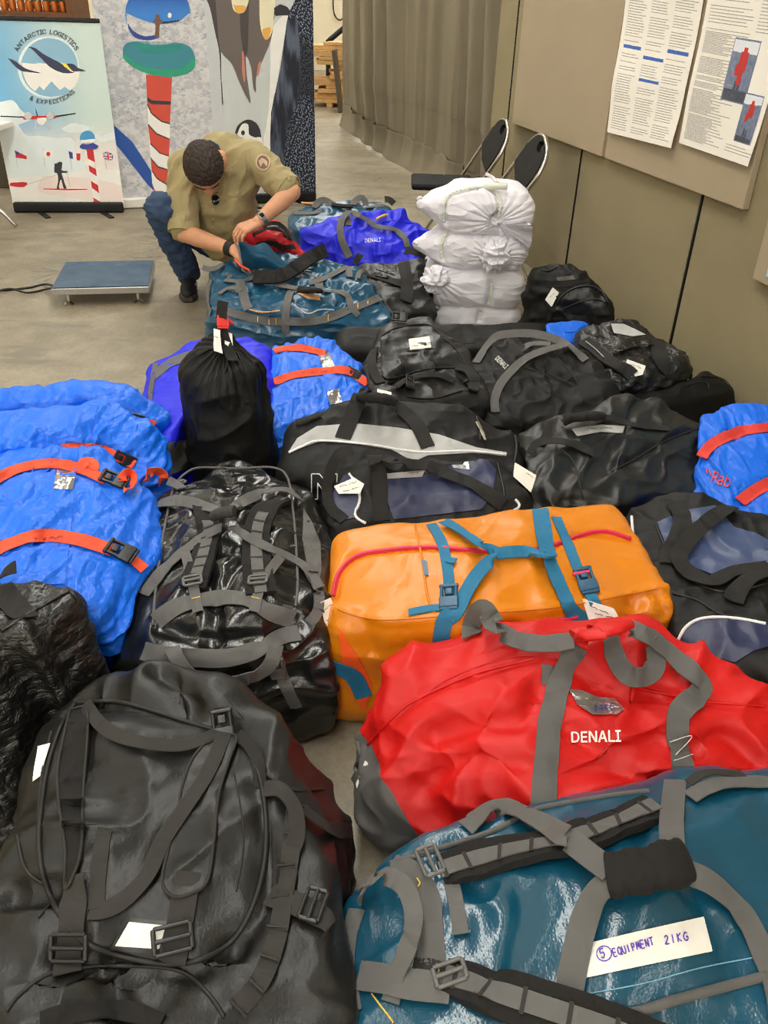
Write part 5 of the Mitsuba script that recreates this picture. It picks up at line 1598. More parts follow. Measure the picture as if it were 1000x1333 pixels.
strap(b, q((300, 230, .03), (240, 250, .03), (205, 350, .012), (215, 430, .006), (270, 480, .004)), .035, 'web_black', 'strap')
seam(b, q((268, 300), (305, 345), (322, 410), (300, 455), (320, 480), (345, 490)), .004, 'trim_white', 'piping')
seam(b, q((862, 402), (888, 430), (845, 452)), .004, 'trim_white', 'piping')
seam(b, q((800, 260), (815, 320), (830, 390), (820, 420)), .004, 'zip_black', 'zip')
tag(b, q((228, 358), (300, 328), (336, 352), (322, 386), (246, 386)), [(q((250, 365))[0], q((310, 345))[0]), (q((262, 380))[0], q((318, 364))[0])], 7, .02)
tag(b, q((866, 274), (942, 320), (922, 382), (860, 325)), [(q((905, 315))[0], q((930, 330))[0])], 8, .02)

# ======== black sports bag with a light grey band
k = D('black sports bag with a light grey band and an outlined letter')
B['band'] = b = bag(k, [(395, 552, .33), (480, 520, .37), (600, 532, .36), (656, 565, .31), (668, 640, .24), (380, 600, .27)], r=.05, base=[(420, 690, .05)], seed=14, sub=6, fold=[(.009, .12, 20, 3), (.004, .05, None)])
body(b, 'nylon_black')
patch(b, q((68, 240), (100, 190), (170, 147), (300, 137), (450, 152), (600, 177), (730, 222), (838, 240), (835, 250), (720, 240), (560, 250), (510, 272), (430, 228), (300, 207), (180, 200)), 'panel_grey', 'band_panel', .003, .003, label='light grey band')
seam(b, q((68, 242, .004), (120, 218, .004), (180, 199, .004), (350, 212, .004), (520, 238, .004), (700, 235, .004), (830, 247, .004)), .0035, 'trim_white', 'piping')
strap(b, q((325, 30, .03), (305, 80, .012), (285, 130, .008), (258, 195, .006)), .055, 'web_black', 'handle')
strap(b, q((425, 55, .03), (480, 100, .012), (520, 140, .008), (562, 225, .006)), .05, 'web_black', 'handle')
sleeve(b, q((318, 36, .05), (350, 45, .06), (400, 52, .06), (440, 60, .05)), .045, .03)
strap(b, q((20, 115, .008), (60, 135, .01), (120, 125, .012), (190, 100, .01)), .03, 'web_black', 'strap')
seam(b, q((600, 60), (690, 58), (725, 100), (742, 160), (745, 200)), .004, 'zip_black', 'zip')
seam(b, q((795, 95), (850, 150), (872, 210), (865, 280)), .005, 'zip_black', 'zip')
for x, y in ((735, 150), (748, 182)):
    place_on(b, cat([rbox(0, 0, .003, .026, .012, .005, .002), rbox(.022, 0, .003, .02, .008, .004, .0015)]), q((x, y))[0], (.5, 1), 'zip_pull', 'zip_pull', .006)
N = q((150, 405), (150, 316), (178, 316), (222, 372), (222, 316), (240, 316), (240, 405), (212, 405), (172, 348), (172, 405), (150, 405))
put(f'{k}__letter_outline', cat([tube(path_on(b, [(*a, .0115), (*c, .0115)], 3, .003, 0)[0], .0016, 5) for a, c in zip(N[:-1], N[1:])]), 'letter_white', label='outlined white letter')

# ======== navy and black sports bag at the right edge
k = D('navy and black sports bag with white piping at the right edge')
q = crop(780, 500, .315)
B['navy2'] = b = bag(k, [(842, 665, .30), (890, 642, .34), (970, 668, .35), (1050, 710, .35), (850, 710, .30), (880, 800, .29), (990, 850, .30), (1040, 870, .3)], r=.05, seed=15, sub=6, spread=1.0, fold=[(.010, .11, None), (.006, .05, None)])
body(b, 'nylon_black')
patch(b, q((240, 570), (350, 520), (480, 500), (560, 590), (650, 615), (710, 650), (710, 745), (600, 755), (480, 788), (350, 740), (285, 690)), 'nylon_navy_pale', 'top_panel', .003, .003, label='navy mesh panel')
strap(b, q((310, 490, .012), (345, 545, .02), (330, 620, .014), (295, 690, .008), (288, 745, .006)), .05, 'web_black', 'handle')
strap(b, q((570, 505, .008), (500, 530, .02), (420, 590, .03), (350, 670, .02), (330, 720, .015), (370, 775, .012), (460, 812, .012), (560, 772, .012), (710, 755, .01)), .045, 'web_black', 'handle')
strap(b, q((700, 770, .01), (620, 800, .02), (570, 860, .01), (552, 900, .006)), .05, 'web_black', 'handle')
seam(b, q((235, 580), (262, 650), (290, 700), (330, 760), (420, 830), (540, 860), (700, 820)), .004, 'zip_black', 'zip')
patch(b, q((330, 1060), (362, 1002), (430, 968), (560, 968), (700, 992), (705, 1080), (640, 1100), (560, 1150), (450, 1120)), 'nylon_navy', 'side_pocket', .004, .004, label='navy side pocket')
seam(b, q((325, 1062, .005), (360, 1002, .005), (430, 966, .005), (560, 966, .005), (695, 990, .005)), .0035, 'trim_white', 'piping')
seam(b, q((300, 865), (400, 890), (500, 950), (600, 960)), .003, 'zip_black', 'zip')
seam(b, q((134, 540), (138, 590), (140, 640)), .004, 'trim_white', 'piping')

# ======== glossy black duffel behind the orange bag at right
k = D('glossy black duffel bag with a grey label behind the orange bag at right')
q = crop(600, 390, .38)
B['gl2'] = b = bag(k, [(690, 565, .28), (800, 525, .33), (850, 520, .33), (902, 550, .28), (898, 620, .22), (800, 640, .25), (700, 625, .26)], r=.05, base=[(660, 640, .05)], seed=16, sub=6, fold=[(.014, .08, 60, 3), (.007, .04, 70, 3)],
                   creases=[(q((510, 592), (600, 545), (700, 485), (830, 435)), .008, .012), (q((560, 450), (600, 360), (640, 330)), .012, .015)])
body(b, 'nylon_sheen')
seam(b, q((510, 592), (600, 545), (700, 485), (830, 435)), .003, 'black_trim', 'seam_piping')
strap(b, q((345, 420, .02), (380, 405, .03), (430, 398, .03), (490, 400, .02), (600, 430, .008), (720, 442, .005)), [.035, .04, .04, .03, .026, .026], 'web_black', 'handle')
sleeve(b, q((350, 412, .034), (420, 400, .038), (480, 398, .034)), .045, .026)
patch(b, q((380, 442), (480, 428), (562, 432), (556, 456), (480, 452), (398, 466)), 'panel_grey', 'label', .004, .002, label='grey printed label')
scrawl(b, [(q((430, 442))[0], q((520, 438))[0])], 'ink_black', k, 'lettering', .0062, 5, 1.5)
strap(b, q((236, 530, .008), (262, 490, .02), (330, 482, .02), (400, 498, .012), (462, 532, .006)), .035, 'web_black', 'strap')
strap(b, q((300, 420), (290, 470), (270, 500)), .03, 'web_black', 'strap')
seam(b, q((340, 510), (380, 545), (400, 600), (420, 690)), .003, 'black_trim', 'seam_piping')

# ======== blue sack at the right edge
k = D('bright blue stuff sack with red straps at the right edge', 'stuff_sack')
q = crop(780, 500, .315)
S7_ = q((422, 315), (440, 285), (470, 250), (560, 207), (640, 188), (740, 175))
S8_ = q((575, 495), (640, 445), (700, 412), (740, 395))
B['blu5'] = b = bag(k, [(925, 545, .30), (965, 530, .32), (1035, 530, .32), (918, 600, .25), (960, 660, .25), (1040, 680, .25)], r=.06, seed=17, sub=6, spread=1.0, pinch=.003, fold=[(.008, .05, 80, 6), (.005, .025, 90, 8)], creases=[(S7_, .012, .02), (S8_, .012, .02)])
body(b, 'nylon_blue')
strap(b, S7_, .042, 'web_red', 'strap')
strap(b, S8_, .042, 'web_red', 'strap')
text_on(b, 'Rab', q((458, 402))[0], q((535, 428))[0], 15, 'letter_red', 'lettering', False)
seam(b, q((450, 375, .003), (440, 350, .003), (455, 345, .003), (462, 385, .003)), .0018, 'letter_red', 'emblem')
tag(b, q((664, 558), (705, 548), (705, 630), (662, 580)), (), 9)

# ======== black duffel with grey handles
k = D('black duffel bag with grey handles and small white lettering')
q = crop(600, 410, .22)
B['den'] = b = bag(k, [(628, 462, .31), (680, 434, .36), (755, 455, .35), (792, 505, .27), (788, 540, .2), (642, 530, .2)], r=.05, seed=18, sub=6, fold=[(.012, .11, 120, 3), (.006, .05, None)], creases=[(q((450, 300), (560, 350), (660, 400)), .012, .015)])
body(b, 'nylon_black')
strap(b, q((205, 580), (200, 500), (240, 400), (320, 310), (400, 250, .012), (500, 205, .02), (600, 180, .025), (640, 180, .02)), .036, 'web_grey', 'handle')
strap(b, q((85, 285), (130, 220), (180, 160, .008), (210, 125, .012), (300, 110, .014), (430, 110, .016), (540, 135, .02), (640, 175, .022), (690, 220, .012), (745, 270, .006)), .036, 'web_grey', 'handle')
strap(b, q((375, 205, .006), (385, 180, .02), (440, 165, .022), (540, 170, .018)), .032, 'web_grey', 'handle')
seam(b, q((560, 240), (640, 330), (700, 420), (715, 540)), .003, 'black_trim', 'seam_piping')
seam(b, q((370, 310), (500, 350), (560, 390)), .002, 'black_trim', 'seam_piping')
text_on(b, 'DENALI', q((200, 262))[0], q((262, 322))[0], 7, 'letter_white', 'lettering', False)

# ======== glossy black wheeled duffel against the partition
k = D('glossy black duffel bag with a white tag against the partition')
q = crop(740, 400, .22)
B['whl'] = b = bag(k, [(765, 428, .32), (820, 418, .34), (890, 465, .30), (800, 480, .3)], r=.045, seed=19, base=[(770, 470)], fold=[(.012, .07, None), (.008, .04, None)])
body(b, 'poly_gloss')
patch(b, q((252, 95), (330, 98), (460, 160), (380, 170), (270, 150)), 'panel_grey', 'reflective_panel', .004, .002, label='grey reflective panel')
strap(b, q((85, 190, .01), (160, 245, .014), (240, 310, .014), (330, 360, .01), (385, 405, .006)), .06, 'web_black', 'shoulder_strap', th=.008)
seam(b, q((95, 195, .018), (160, 245, .02), (215, 300, .02)), .002, 'panel_grey', 'piping')
strap(b, q((505, 195), (530, 260), (545, 320), (600, 370)), .07, 'web_black', 'strap')
daisy(b, q((230, 280), (310, 245), (400, 220), (490, 215)), .03, 5, 'poly_gloss')
tag(b, q((350, 305), (460, 345), (440, 400), (375, 415), (325, 380)), [(q((370, 340))[0], q((430, 360))[0]), (q((360, 370))[0], q((410, 385))[0])], 11)
for pp in (((515, 335), (555, 308)), ((525, 285), (570, 290))):
    seam(b, q(*pp), .0018, 'panel_grey', 'stitching')
k = D('black suitcase-like duffel bag with rounded end and stitched seams against the partition')
B['end'] = b = bag(k, [(845, 492, .22), (920, 484, .24), (945, 500, .2), (948, 518, .14), (830, 525, .2)], r=.04, base=[(935, 540, .04)], seed=41, fold=[(.006, .08, None)])
body(b, 'nylon_black')
seam(b, q((390, 480), (440, 430), (560, 410), (740, 405), (900, 420), (960, 470)), .005, 'poly_gloss', 'seam_piping')
seam(b, q((690, 470), (760, 440), (830, 445), (830, 490)), .003, 'black_trim', 'seam_piping')
bx = bars(b, q((400, 470), (450, 440), (560, 428), (740, 420)), .012, 12, None, lift=.004, length=.010)
put(f'{k}__stitch_tab', cat(bx), 'panel_grey', kind='stuff')

# ======== black backpack with a name card
k = thing('backpack', 'black backpack with a white name card window on its lid', 'backpack')
q = crop(430, 380, .29)
B['bp'] = b = bag(k, [(512, 420, .36), (548, 415, .36), (484, 480, .30), (598, 455, .32), (628, 510, .25), (502, 525, .26)], r=.05, seed=20, sub=6, fold=[(.010, .10, None), (.006, .05, 20, 3)], creases=[(q((280, 405), (350, 355), (480, 335), (560, 350), (640, 420)), .02, .015)])
body(b, 'nylon_sheen')
lid = q((225, 200), (300, 160), (440, 145), (500, 200), (560, 250), (600, 330), (430, 345), (250, 390), (232, 300))
patch(b, lid, 'nylon_sheen', 'lid_pocket', .006, .006, 3, True)
seam(b, [(*p, .008) for p in catmull(np.array(lid + lid[:1], float), 90)], .003, 'black_trim', 'lid_piping')
wk = patch(b, q((338, 200), (458, 188), (468, 252), (342, 268)), 'plastic_black', 'card_window', .010, .003, label='white card in a black frame')[len(k) + 2:]
patch(b, q((352, 211), (445, 198), (454, 248), (358, 260)), 'paper', f'{wk}__card', .012, .001)
scrawl(b, [(q((370, 225))[0], q((435, 215))[0]), (q((370, 242))[0], q((440, 234))[0])], 'ink_faded', f'{k}__{wk}', lift=.0135, amp=1.2)
place_on(b, side_release(.035), q((310, 118))[0], (1, -.1), 'plastic_black', 'buckle', .01)
strap(b, q((200, 250, .008), (185, 300, .012), (195, 360, .012), (230, 410, .006)), .04, 'web_black', 'shoulder_strap', th=.006)
strap(b, q((560, 330, .01), (620, 350, .014), (650, 400, .014), (640, 450, .008)), .045, 'web_black', 'shoulder_strap', th=.006)
strap(b, q((290, 430, .01), (380, 380, .014), (480, 370, .014), (560, 400, .01)), .03, 'web_black', 'strap')
place_on(b, side_release(.03), q((350, 415))[0], (0, 1), 'plastic_black', 'buckle', .01)
seam(b, q((340, 470, .002), (460, 478, .002), (600, 440, .002)), .003, 'black_trim', 'seam_piping')
tag(b, q((212, 434), (276, 450), (272, 474), (208, 464)), (), 12, .02)

# ======== open teal duffel
k = D('teal duffel bag being packed by the crouching man, with its flap open')
q = crop(260, 300, .26)
B['open'] = b = bag(k, [(288, 348, .28), (330, 325, .32), (400, 338, .34), (455, 345, .3), (478, 375, .30), (496, 415, .2), (287, 400, .22), (400, 395, .28)], r=.05, base=[(325, 440, .05), (485, 425, .05)], seed=21, sub=6, lump=.016,
                    fold=[(.014, .09, 20, 3), (.007, .045, None)], creases=[(q((480, 350), (560, 380), (620, 350), (700, 370)), .014, .014), (q((240, 300), (260, 360), (330, 400)), .012, .014), (q((640, 270), (740, 290), (800, 310)), .014, .015), (q((180, 160), (260, 215)), .03, .02)])
body(b, 'tarp_teal_dull')
band_ = q((130, 405), (230, 430), (330, 452), (430, 455), (540, 455), (640, 440), (740, 400), (850, 360), (930, 335))
strap(b, band_, .042, 'web_grey', 'side_band')
strap(b, q((430, 520), (430, 440), (440, 360), (465, 300, .012), (500, 290, .02)), .042, 'web_grey', 'handle')
strap(b, q((385, 262, .02), (440, 280, .03), (520, 292, .036), (610, 300, .034)), [.05, .03, .026, .026], 'web_grey', 'handle')
sleeve(b, q((490, 298, .036), (550, 298, .04), (610, 303, .036)), .04, .022)
strap(b, q((610, 300, .03), (700, 305, .02), (745, 330, .01), (755, 380, .006), (800, 430, .004)), .036, 'web_grey', 'handle')
patch(b, q((488, 312), (600, 322), (606, 350), (540, 340)), 'lining_tan', 'lining', .004, .002, label='tan lining showing')
strap(b, q((200, 250), (215, 310), (230, 360), (245, 400)), .05, 'web_grey', 'strap')
strap(b, q((95, 320, .01), (130, 290, .02), (180, 285, .02), (205, 310, .01)), .034, 'web_grey', 'end_handle')
strap(b, q((60, 240), (40, 290), (45, 360), (60, 420)), .034, 'web_grey', 'strap')
strap(b, q((10, 180, .03), (40, 195, .04), (90, 185, .03), (120, 160, .012)), .03, 'web_grey', 'strap')
strap(b, q((120, 245), (200, 258), (270, 235), (310, 215)), .032, 'web_grey', 'strap')
strap(b, q((540, 265), (610, 250), (680, 215), (750, 180)), .038, 'web_grey', 'strap')
strap(b, q((590, 230), (596, 260), (600, 300)), .045, 'web_grey', 'strap')
strap(b, q((480, 240, .012), (520, 205, .02), (560, 225, .014), (600, 240, .008)), .016, 'web_grey', 'strap')
strap(b, q((790, 250, .01), (800, 205, .035), (830, 200, .04), (845, 240, .02), (890, 260, .008)), .03, 'web_grey', 'end_handle')
strap(b, q((830, 255), (890, 270), (920, 330), (945, 390)), .026, 'web_grey', 'strap')
strap(b, q((630, 100), (680, 90), (720, 130), (745, 200), (750, 240)), .036, 'web_grey', 'strap')
seam(b, q((470, 370), (540, 420), (600, 395), (680, 400)), .004, 'panel_grey', 'zip_piping')
seam(b, q((215, 380), (300, 410), (410, 400)), .004, 'lining_tan', 'zip_piping')
kk = strap(b, q((262, 232, .05), (330, 230, .055), (400, 225, .06), (470, 190, .065), (560, 130, .07), (640, 95, .07)), .075, 'pad_black', 'shoulder_pad', th=.014, face=1.6, label='padded black shoulder strap lying over the top')
put(f'{kk}__bar_tack', cat(bars(b, q((290, 235, .06), (400, 225, .07), (470, 190, .075), (560, 130, .08), (625, 100, .08)), .035, 7, None, lift=.075, length=.004)), 'web_black', kind='stuff')
for x, y in ((140, 228), (155, 238)):
    place_on(b, cat([rbox(0, s_ * .009, .003, .022, .004, .004, .0015) for s_ in (-1, 1)] + [rbox(s_ * .01, 0, .003, .004, .02, .004, .0015) for s_ in (-1, 1)]), q((x, y))[0], (0, 1), 'chrome', 'ring', .008)
for x in (295, 350, 390, 640, 790, 840, 880):
    yb = np.interp(x, [130, 230, 330, 430, 540, 640, 740, 850, 930], [405, 430, 452, 455, 455, 440, 400, 360, 335])
    place_on(b, box(0, 0, 0, .03, .004, .0015), q((x, yb))[0], (0, 1), 'stitch_yellow', 'bar_tack', .008, False)
# the raised flap with its zip, in the man's hand
F0 = [at(308, 328, .40), at(325, 322, .42), at(352, 336, .40), at(372, 352, .36), at(350, 354, .345), at(328, 350, .33), at(312, 340, .35)]
fv = np.array(F0)
fu, fw_ = np.meshgrid(np.linspace(0, 1, 14), np.linspace(0, 1, 12))
A_, B_, C_, D_ = at(309, 317, .47), at(316, 350, .325), at(385, 352, .33), at(348, 318, .42)
gr = (A_ * ((1 - fu) * (1 - fw_))[..., None] + B_ * ((1 - fu) * fw_)[..., None] + C_ * (fu * fw_)[..., None] + D_ * (fu * (1 - fw_))[..., None])
gr = gr + (np.sin(np.pi * fu) * np.sin(np.pi * fw_) * .03)[..., None] * unit(CAM - A_) + (.008 * np.sin(fu * 9 + fw_ * 4))[..., None] * np.array([0, 0, 1])
nr = unit(np.cross(np.gradient(gr, axis=0), np.gradient(gr, axis=1)))
if (nr * (CAM - A_)).sum(-1).mean() < 0:
    nr = -nr
put(f'{k}__flap', band(gr, nr, .003), 'tarp_teal_dull', True, 'open flap')
put(f'{k}__flap_zip', tube(gr[:, 0], .006, 6), 'panel_grey', True)
put(f'{k}__flap_lining', tube(catmull([at(306, 338, .36), at(314, 346, .35), at(325, 352, .33)], 12), .006, 6), 'web_orange', True)

# ======== long flat black bag
k = D('long flat black bag lying in front of the white sacks')
B['long'] = b = bag(k, [(450, 428, .23), (700, 420, .23), (448, 446, .2), (705, 448, .2)], r=.04, seed=22, fold=[(.006, .12, 0, 3)])
body(b, 'nylon_black')
seam(b, [(500, 448), (560, 449), (620, 446)], .002, 'black_trim', 'seam_piping')
k = D('bright blue bag showing between two black bags in front of the backpack', 'bag')
B['bl6'] = b = bag(k, [(712, 421, .24), (756, 419, .24), (736, 442, .2)], r=.04, seed=43, fold=[(.006, .08, None)])
body(b, 'nylon_blue')
patch(b, [(728, 420), (764, 420), (748, 432), (735, 432)], 'nylon_blue', 'side_panel', .003, .003)
# ======== black duffel between the open teal bag and the sacks
q = crop(370, 250, .2)
k = D('black duffel bag between the open teal bag and the white sacks')
B['mid'] = b = bag(k, [(474, 345, .28), (550, 338, .30), (553, 395, .2), (484, 392, .22)], r=.05, seed=24, spread=1.0, fold=[(.012, .09, None), (.006, .05, 40, 3)])
body(b, 'nylon_sheen')
patch(b, q((560, 430), (690, 410), (740, 470), (720, 540), (600, 500)), 'poly_gloss', 'top_panel', .003, .003)
strap(b, q((560, 535), (640, 560), (740, 590), (800, 600)), .07, 'web_black', 'band')
strap(b, q((770, 430), (790, 520), (800, 620), (790, 720)), .07, 'web_black', 'band')
strap(b, q((780, 380, .01), (830, 378, .03), (880, 395, .03), (915, 430, .01)), .05, 'web_black', 'handle')
strap(b, q((500, 400, .006), (480, 430, .012), (455, 470, .008)), .04, 'web_black', 'strap')
place_on(b, side_release(.03), q((635, 560))[0], (1, .2), 'plastic_black', 'buckle', .006)
# ======== royal blue duffel
k = D('royal blue duffel bag with grey handles and white lettering behind the open teal bag')
B['den2'] = b = bag(k, [(405, 296, .30), (435, 282, .34), (520, 274, .35), (553, 302, .26), (540, 330, .2), (398, 320, .2)], r=.05, seed=25, sub=6, fold=[(.016, .10, 80, 3), (.008, .05, 100, 3)])
body(b, 'nylon_royal')
strap(b, q((430, 430), (400, 370), (370, 300), (365, 220, .012), (395, 150, .025), (430, 120, .03)), .05, 'web_grey', 'handle')
strap(b, q((800, 370), (790, 310), (740, 255, .012), (690, 235, .02), (600, 220, .035), (540, 180, .04), (470, 140, .04), (420, 130, .03)), .046, 'web_grey', 'handle')
patch(b, q((345, 165), (430, 160), (440, 215), (380, 215), (345, 195)), 'nylon_grey', 'label', .004, .003)
seam(b, q((595, 185, .02), (620, 160, .025), (680, 140, .02), (690, 150, .02), (630, 155, .02)), .008, 'stitch_yellow', 'cord')
text_on(b, 'DENALI', q((524, 330))[0], q((630, 322))[0], 5.2, 'letter_white', 'lettering', False)
seam(b, q((630, 200), (720, 185), (800, 200), (900, 210)), .003, 'nylon_royal', 'seam_piping')
# ======== red backpack
q = crop(310, 260, .09)
k = thing('backpack', "bright red backpack under the man's forearm", 'backpack')
B['redbp'] = b = bag(k, [(326, 284, .44), (356, 286, .45), (385, 325, .33), (340, 330, .36)], r=.05, spread=1.0, seed=26, fold=[(.012, .07, None), (.006, .04, None)])
body(b, 'nylon_red_dark')
patch(b, q((250, 640), (420, 590), (560, 610), (640, 660), (800, 640), (840, 700), (640, 740), (520, 680), (420, 640), (300, 680)), 'mesh_black', 'mesh_band', .006, .004, label='black band across the front')
seam(b, q((200, 520), (400, 430), (560, 420), (660, 480), (740, 600)), .012, 'zip_black', 'zip')
strap(b, q((340, 380), (540, 350), (680, 440), (750, 600)), .04, 'web_black', 'strap')
seam(b, q((410, 400), (560, 380), (640, 430)), .006, 'panel_grey', 'piping')
# ======== teal duffel at the back
q = crop(370, 250, .2)
k = D('teal duffel bag at the very back, mostly hidden by the royal blue bag')
B['teal2'] = b = bag(k, [(388, 272, .28), (440, 262, .30), (500, 264, .29), (388, 292, .25), (506, 285, .25)], r=.05, seed=27, fold=[(.012, .09, None)])
body(b, 'tarp_teal_dull')
strap(b, q((40, 130), (100, 140), (200, 135), (240, 110)), .05, 'web_grey', 'band')
strap(b, q((190, 110, .01), (220, 65, .02), (260, 45, .03), (310, 70, .02), (340, 90, .01)), .05, 'web_grey', 'handle')
strap(b, q((300, 75, .02), (380, 85, .025), (450, 90, .02)), .05, 'pad_black', 'shoulder_pad', th=.012)
strap(b, q((440, 90, .01), (470, 45, .03), (510, 30, .04), (530, 60, .03), (530, 95, .01)), .05, 'web_grey', 'handle')
strap(b, q((520, 105), (600, 100), (650, 90)), .045, 'web_grey', 'band')
strap(b, q((650, 50, .01), (680, 45, .02), (720, 80, .01)), .05, 'web_dark', 'strap')
seam(b, q((100, 70), (180, 75), (240, 90)), .008, 'lining_tan', 'zip_piping')
seam(b, q((540, 70), (600, 60), (650, 70)), .006, 'panel_grey', 'zip_piping')

# ---------------------------------------------------------------- four white sacks in a stack
q = crop(530, 225, .18)
SK = [('bottom', .075, .07, [(.14, 4.14, .06, .03)], (.27, .60), 'lowest of four white woven sacks, half hidden by the long black bag'),
      ('third', .235, .098, [(.64, 4.10, .20, .04)], (.26, .575), 'white woven sack second from the bottom, with a tied tuft at its left end'),
      ('second', .405, .098, [(.115, 4.12, .42, .022)], (.335, .567), 'white woven sack second from the top, gathered to a knot at its right front'),
      ('top', .580, .10, [(.13, 4.14, .60, .022)], (.335, .572), 'topmost white woven sack, tied with a pale rope and gathered at the front')]
ROPES = {'top': [q((655, 330), (675, 250), (660, 170), (620, 120), (560, 98)), q((268, 360), (262, 260), (290, 180), (350, 140), (450, 115), (560, 100))],
         'second': [q((655, 620), (650, 560), (640, 500)), q((640, 640), (636, 720), (636, 790)), q((250, 620), (245, 540), (265, 470), (290, 435))],
         'third': [q((610, 800), (606, 870), (590, 960))], 'bottom': [q((530, 1010), (520, 1060)), q((165, 1060), (175, 1010), (210, 970))]}
KNOT = {'top': q((640, 360))[0], 'second': q((672, 628))[0], 'third': q((215, 760))[0]}


for nm, zc, rr, ears, xs, lab in SK:
    k = thing('fabric_sack', lab, 'sack')
    sp = [(x, y, zc + o, rr * s_) for x in xs for y, s_ in ((4.08, 1), (4.32, 1.05)) for o in (-.008, .008)] + [((xs[0] + xs[1]) / 2, 4.2, zc + .022, rr)] + list(ears)
    b = solid_bag(k, sp, seed=len(nm) + 50, sub=6, smooth=5, lump=.012, pinch=.001, fold=[(.005, .08, 0, 3), (.003, .035, 20, 5)], gap=-.006, creases=[(r_, .018, .016) for r_ in ROPES[nm]])
    if nm in ('top', 'second'):
        gather(b, KNOT[nm], .011, 26, .17)
    elif nm == 'third':
        gather(b, KNOT[nm], .010, 22, .14)
    B['sk_' + nm] = b
    body(b, 'sack_white')
    for r_ in ROPES[nm]:
        p, n, *_ = path_on(b, r_, 2.0, .004, 1)
        t_ = unit(np.gradient(p, axis=0))
        e = unit(np.cross(n, t_))
        s_ = np.cumsum(np.r_[0, np.linalg.norm(np.diff(p, axis=0), axis=1)]) * 160
        put(f'{k}__rope', cat([tube(p + (.004 * np.cos(s_ + f_))[:, None] * e + (.004 * np.sin(s_ + f_))[:, None] * n, .0042, 6) for f_ in (0, math.pi)]), 'rope_pale', True)
    if nm in ('top', 'second'):
        hp, n, _ = cast(b, np.array([KNOT[nm][:2]], float))
        put(f'{k}__knot', xf(cat([rbox(0, 0, .026, .034, .016, .018, .006), rbox(.012, .006, .030, .02, .012, .014, .004)]), hp[0], unit(np.cross([0, 0, 1], n[0])) * 1.0, np.cross(n[0], unit(np.cross([0, 0, 1], n[0]))), n[0]), 'black_trim', 30, 'dark twine knot')


def ruff(b, key, px, ends, name, seed, w0=.012, lobes=4, lift=.02):
    """A crumpled mouth of cloth spreading from the knot to the pixels ends."""
    g_ = np.random.default_rng(seed)
    o, n, _ = cast(b, np.array([px[:2]], float))
    ep, en, _ = cast(b, np.array([e[:2] for e in ends], float))
    ep = catmull(ep + en * lift, 44)
    rows = np.linspace(0, 1, 14)
    fl = np.sin(np.linspace(0, lobes * 2 * math.pi, 44)) * .014 + np.sin(np.linspace(0, lobes * 4.6 * math.pi, 44) + 1) * .006
    g = np.array([o[0] + n[0] * (.012 + lift * math.sin(t * 2)) + (ep - o[0]) * t + unit(CAM - o[0]) * (fl * t + .004 * g_.normal(0, 1, 44) * t)[:, None] for t in rows])
    nr = np.cross(np.gradient(g, axis=0), np.gradient(g, axis=1))
    nr = unit(nr)
    if (nr * (CAM - o[0])).sum(-1).mean() < 0:
        nr = -nr
    put(f'{key}__{name}', band(g, nr, .0015), 'sack_white', True, 'crumpled tied mouth')


def tuft(b, key, px, r, seed, name='tied_tuft'):
    o, n, _ = cast(b, np.array([px[:2]], float))
    v, f, A = ico(4)
    d = 1 + .5 * (ridge(v * 1.9, seed) ** 2 - .3) + .35 * (ridge(v * 4, seed + 1) ** 2 - .3)
    q_ = v * d[:, None] * r
    for _ in range(1):
        q_ = q_ + .4 * (A @ q_ - q_)
    put(f'{key}__{name}', tm(o[0] + n[0] * r * .6 + q_, f), 'sack_white', True, 'crumpled tied tuft')


kt, k2_, k3_ = B['sk_top'].key, B['sk_second'].key, B['sk_third'].key
ruff(B['sk_top'], kt, q((655, 375))[0], q((660, 480), (700, 500), (760, 490), (830, 530), (850, 450), (845, 370), (800, 345)), 'mouth', 5)
tuft(B['sk_second'], k2_, q((610, 560))[0], .055, 8)
tuft(B['sk_third'], k3_, q((212, 750))[0], .05, 9)
for b, pts in ((B['sk_top'], q((70, 200), (90, 170), (110, 185))), (B['sk_second'], q((35, 505), (55, 500), (75, 520))), (B['sk_third'], q((940, 860), (945, 920), (950, 1000)))):
    seam(b, [(*p, .004) for p in pts], .006, 'sack_white', 'corner_ear')
seam(B['sk_top'], q((560, 100, .03), (600, 92, .035), (660, 96, .035), (735, 100, .03)), .016, 'rope_pale', 'rope_bundle')
seam(B['sk_top'], q((650, 78, .03), (620, 30, .05), (560, 5, .06)), .008, 'sack_white', 'loose_end')

# ======== black backpack by the partition
q = crop(680, 330, .13)
k = thing('backpack', 'black backpack leaning at the foot of the partition beside the white sacks', 'backpack')
B['bp2'] = b = bag(k, [(702, 352, .38), (735, 346, .40), (755, 356, .38), (786, 390, .28), (790, 410, .2), (695, 400, .2)], r=.05, seed=23, fold=[(.012, .08, None), (.006, .04, None)])
body(b, 'nylon_black')
pk = q((330, 560), (360, 460), (440, 380), (560, 330), (700, 330), (800, 390), (850, 480), (880, 600), (760, 620), (520, 600))
patch(b, pk, 'nylon_sheen', 'front_pocket', .008, .008, 3, True)
seam(b, [(*p, .012) for p in q((340, 520), (400, 420), (540, 335), (700, 325), (810, 390), (870, 520))], .006, 'zip_black', 'zip')
seam(b, [(*p, .012) for p in q((400, 560), (560, 490), (740, 450), (840, 500))], .004, 'zip_black', 'zip')
patch(b, q((340, 240), (510, 218), (535, 258), (360, 278)), 'nylon_grey', 'label', .004, .002)
strap(b, q((230, 300), (300, 310), (420, 300), (640, 300)), .03, 'web_black', 'strap')
seam(b, q((110, 110), (220, 180), (330, 150), (350, 130)), .006, 'zip_black', 'zip')
tag(b, q((305, 338), (368, 392), (294, 535), (228, 462)), [(q((270, 450))[0], q((330, 400))[0])], 14)

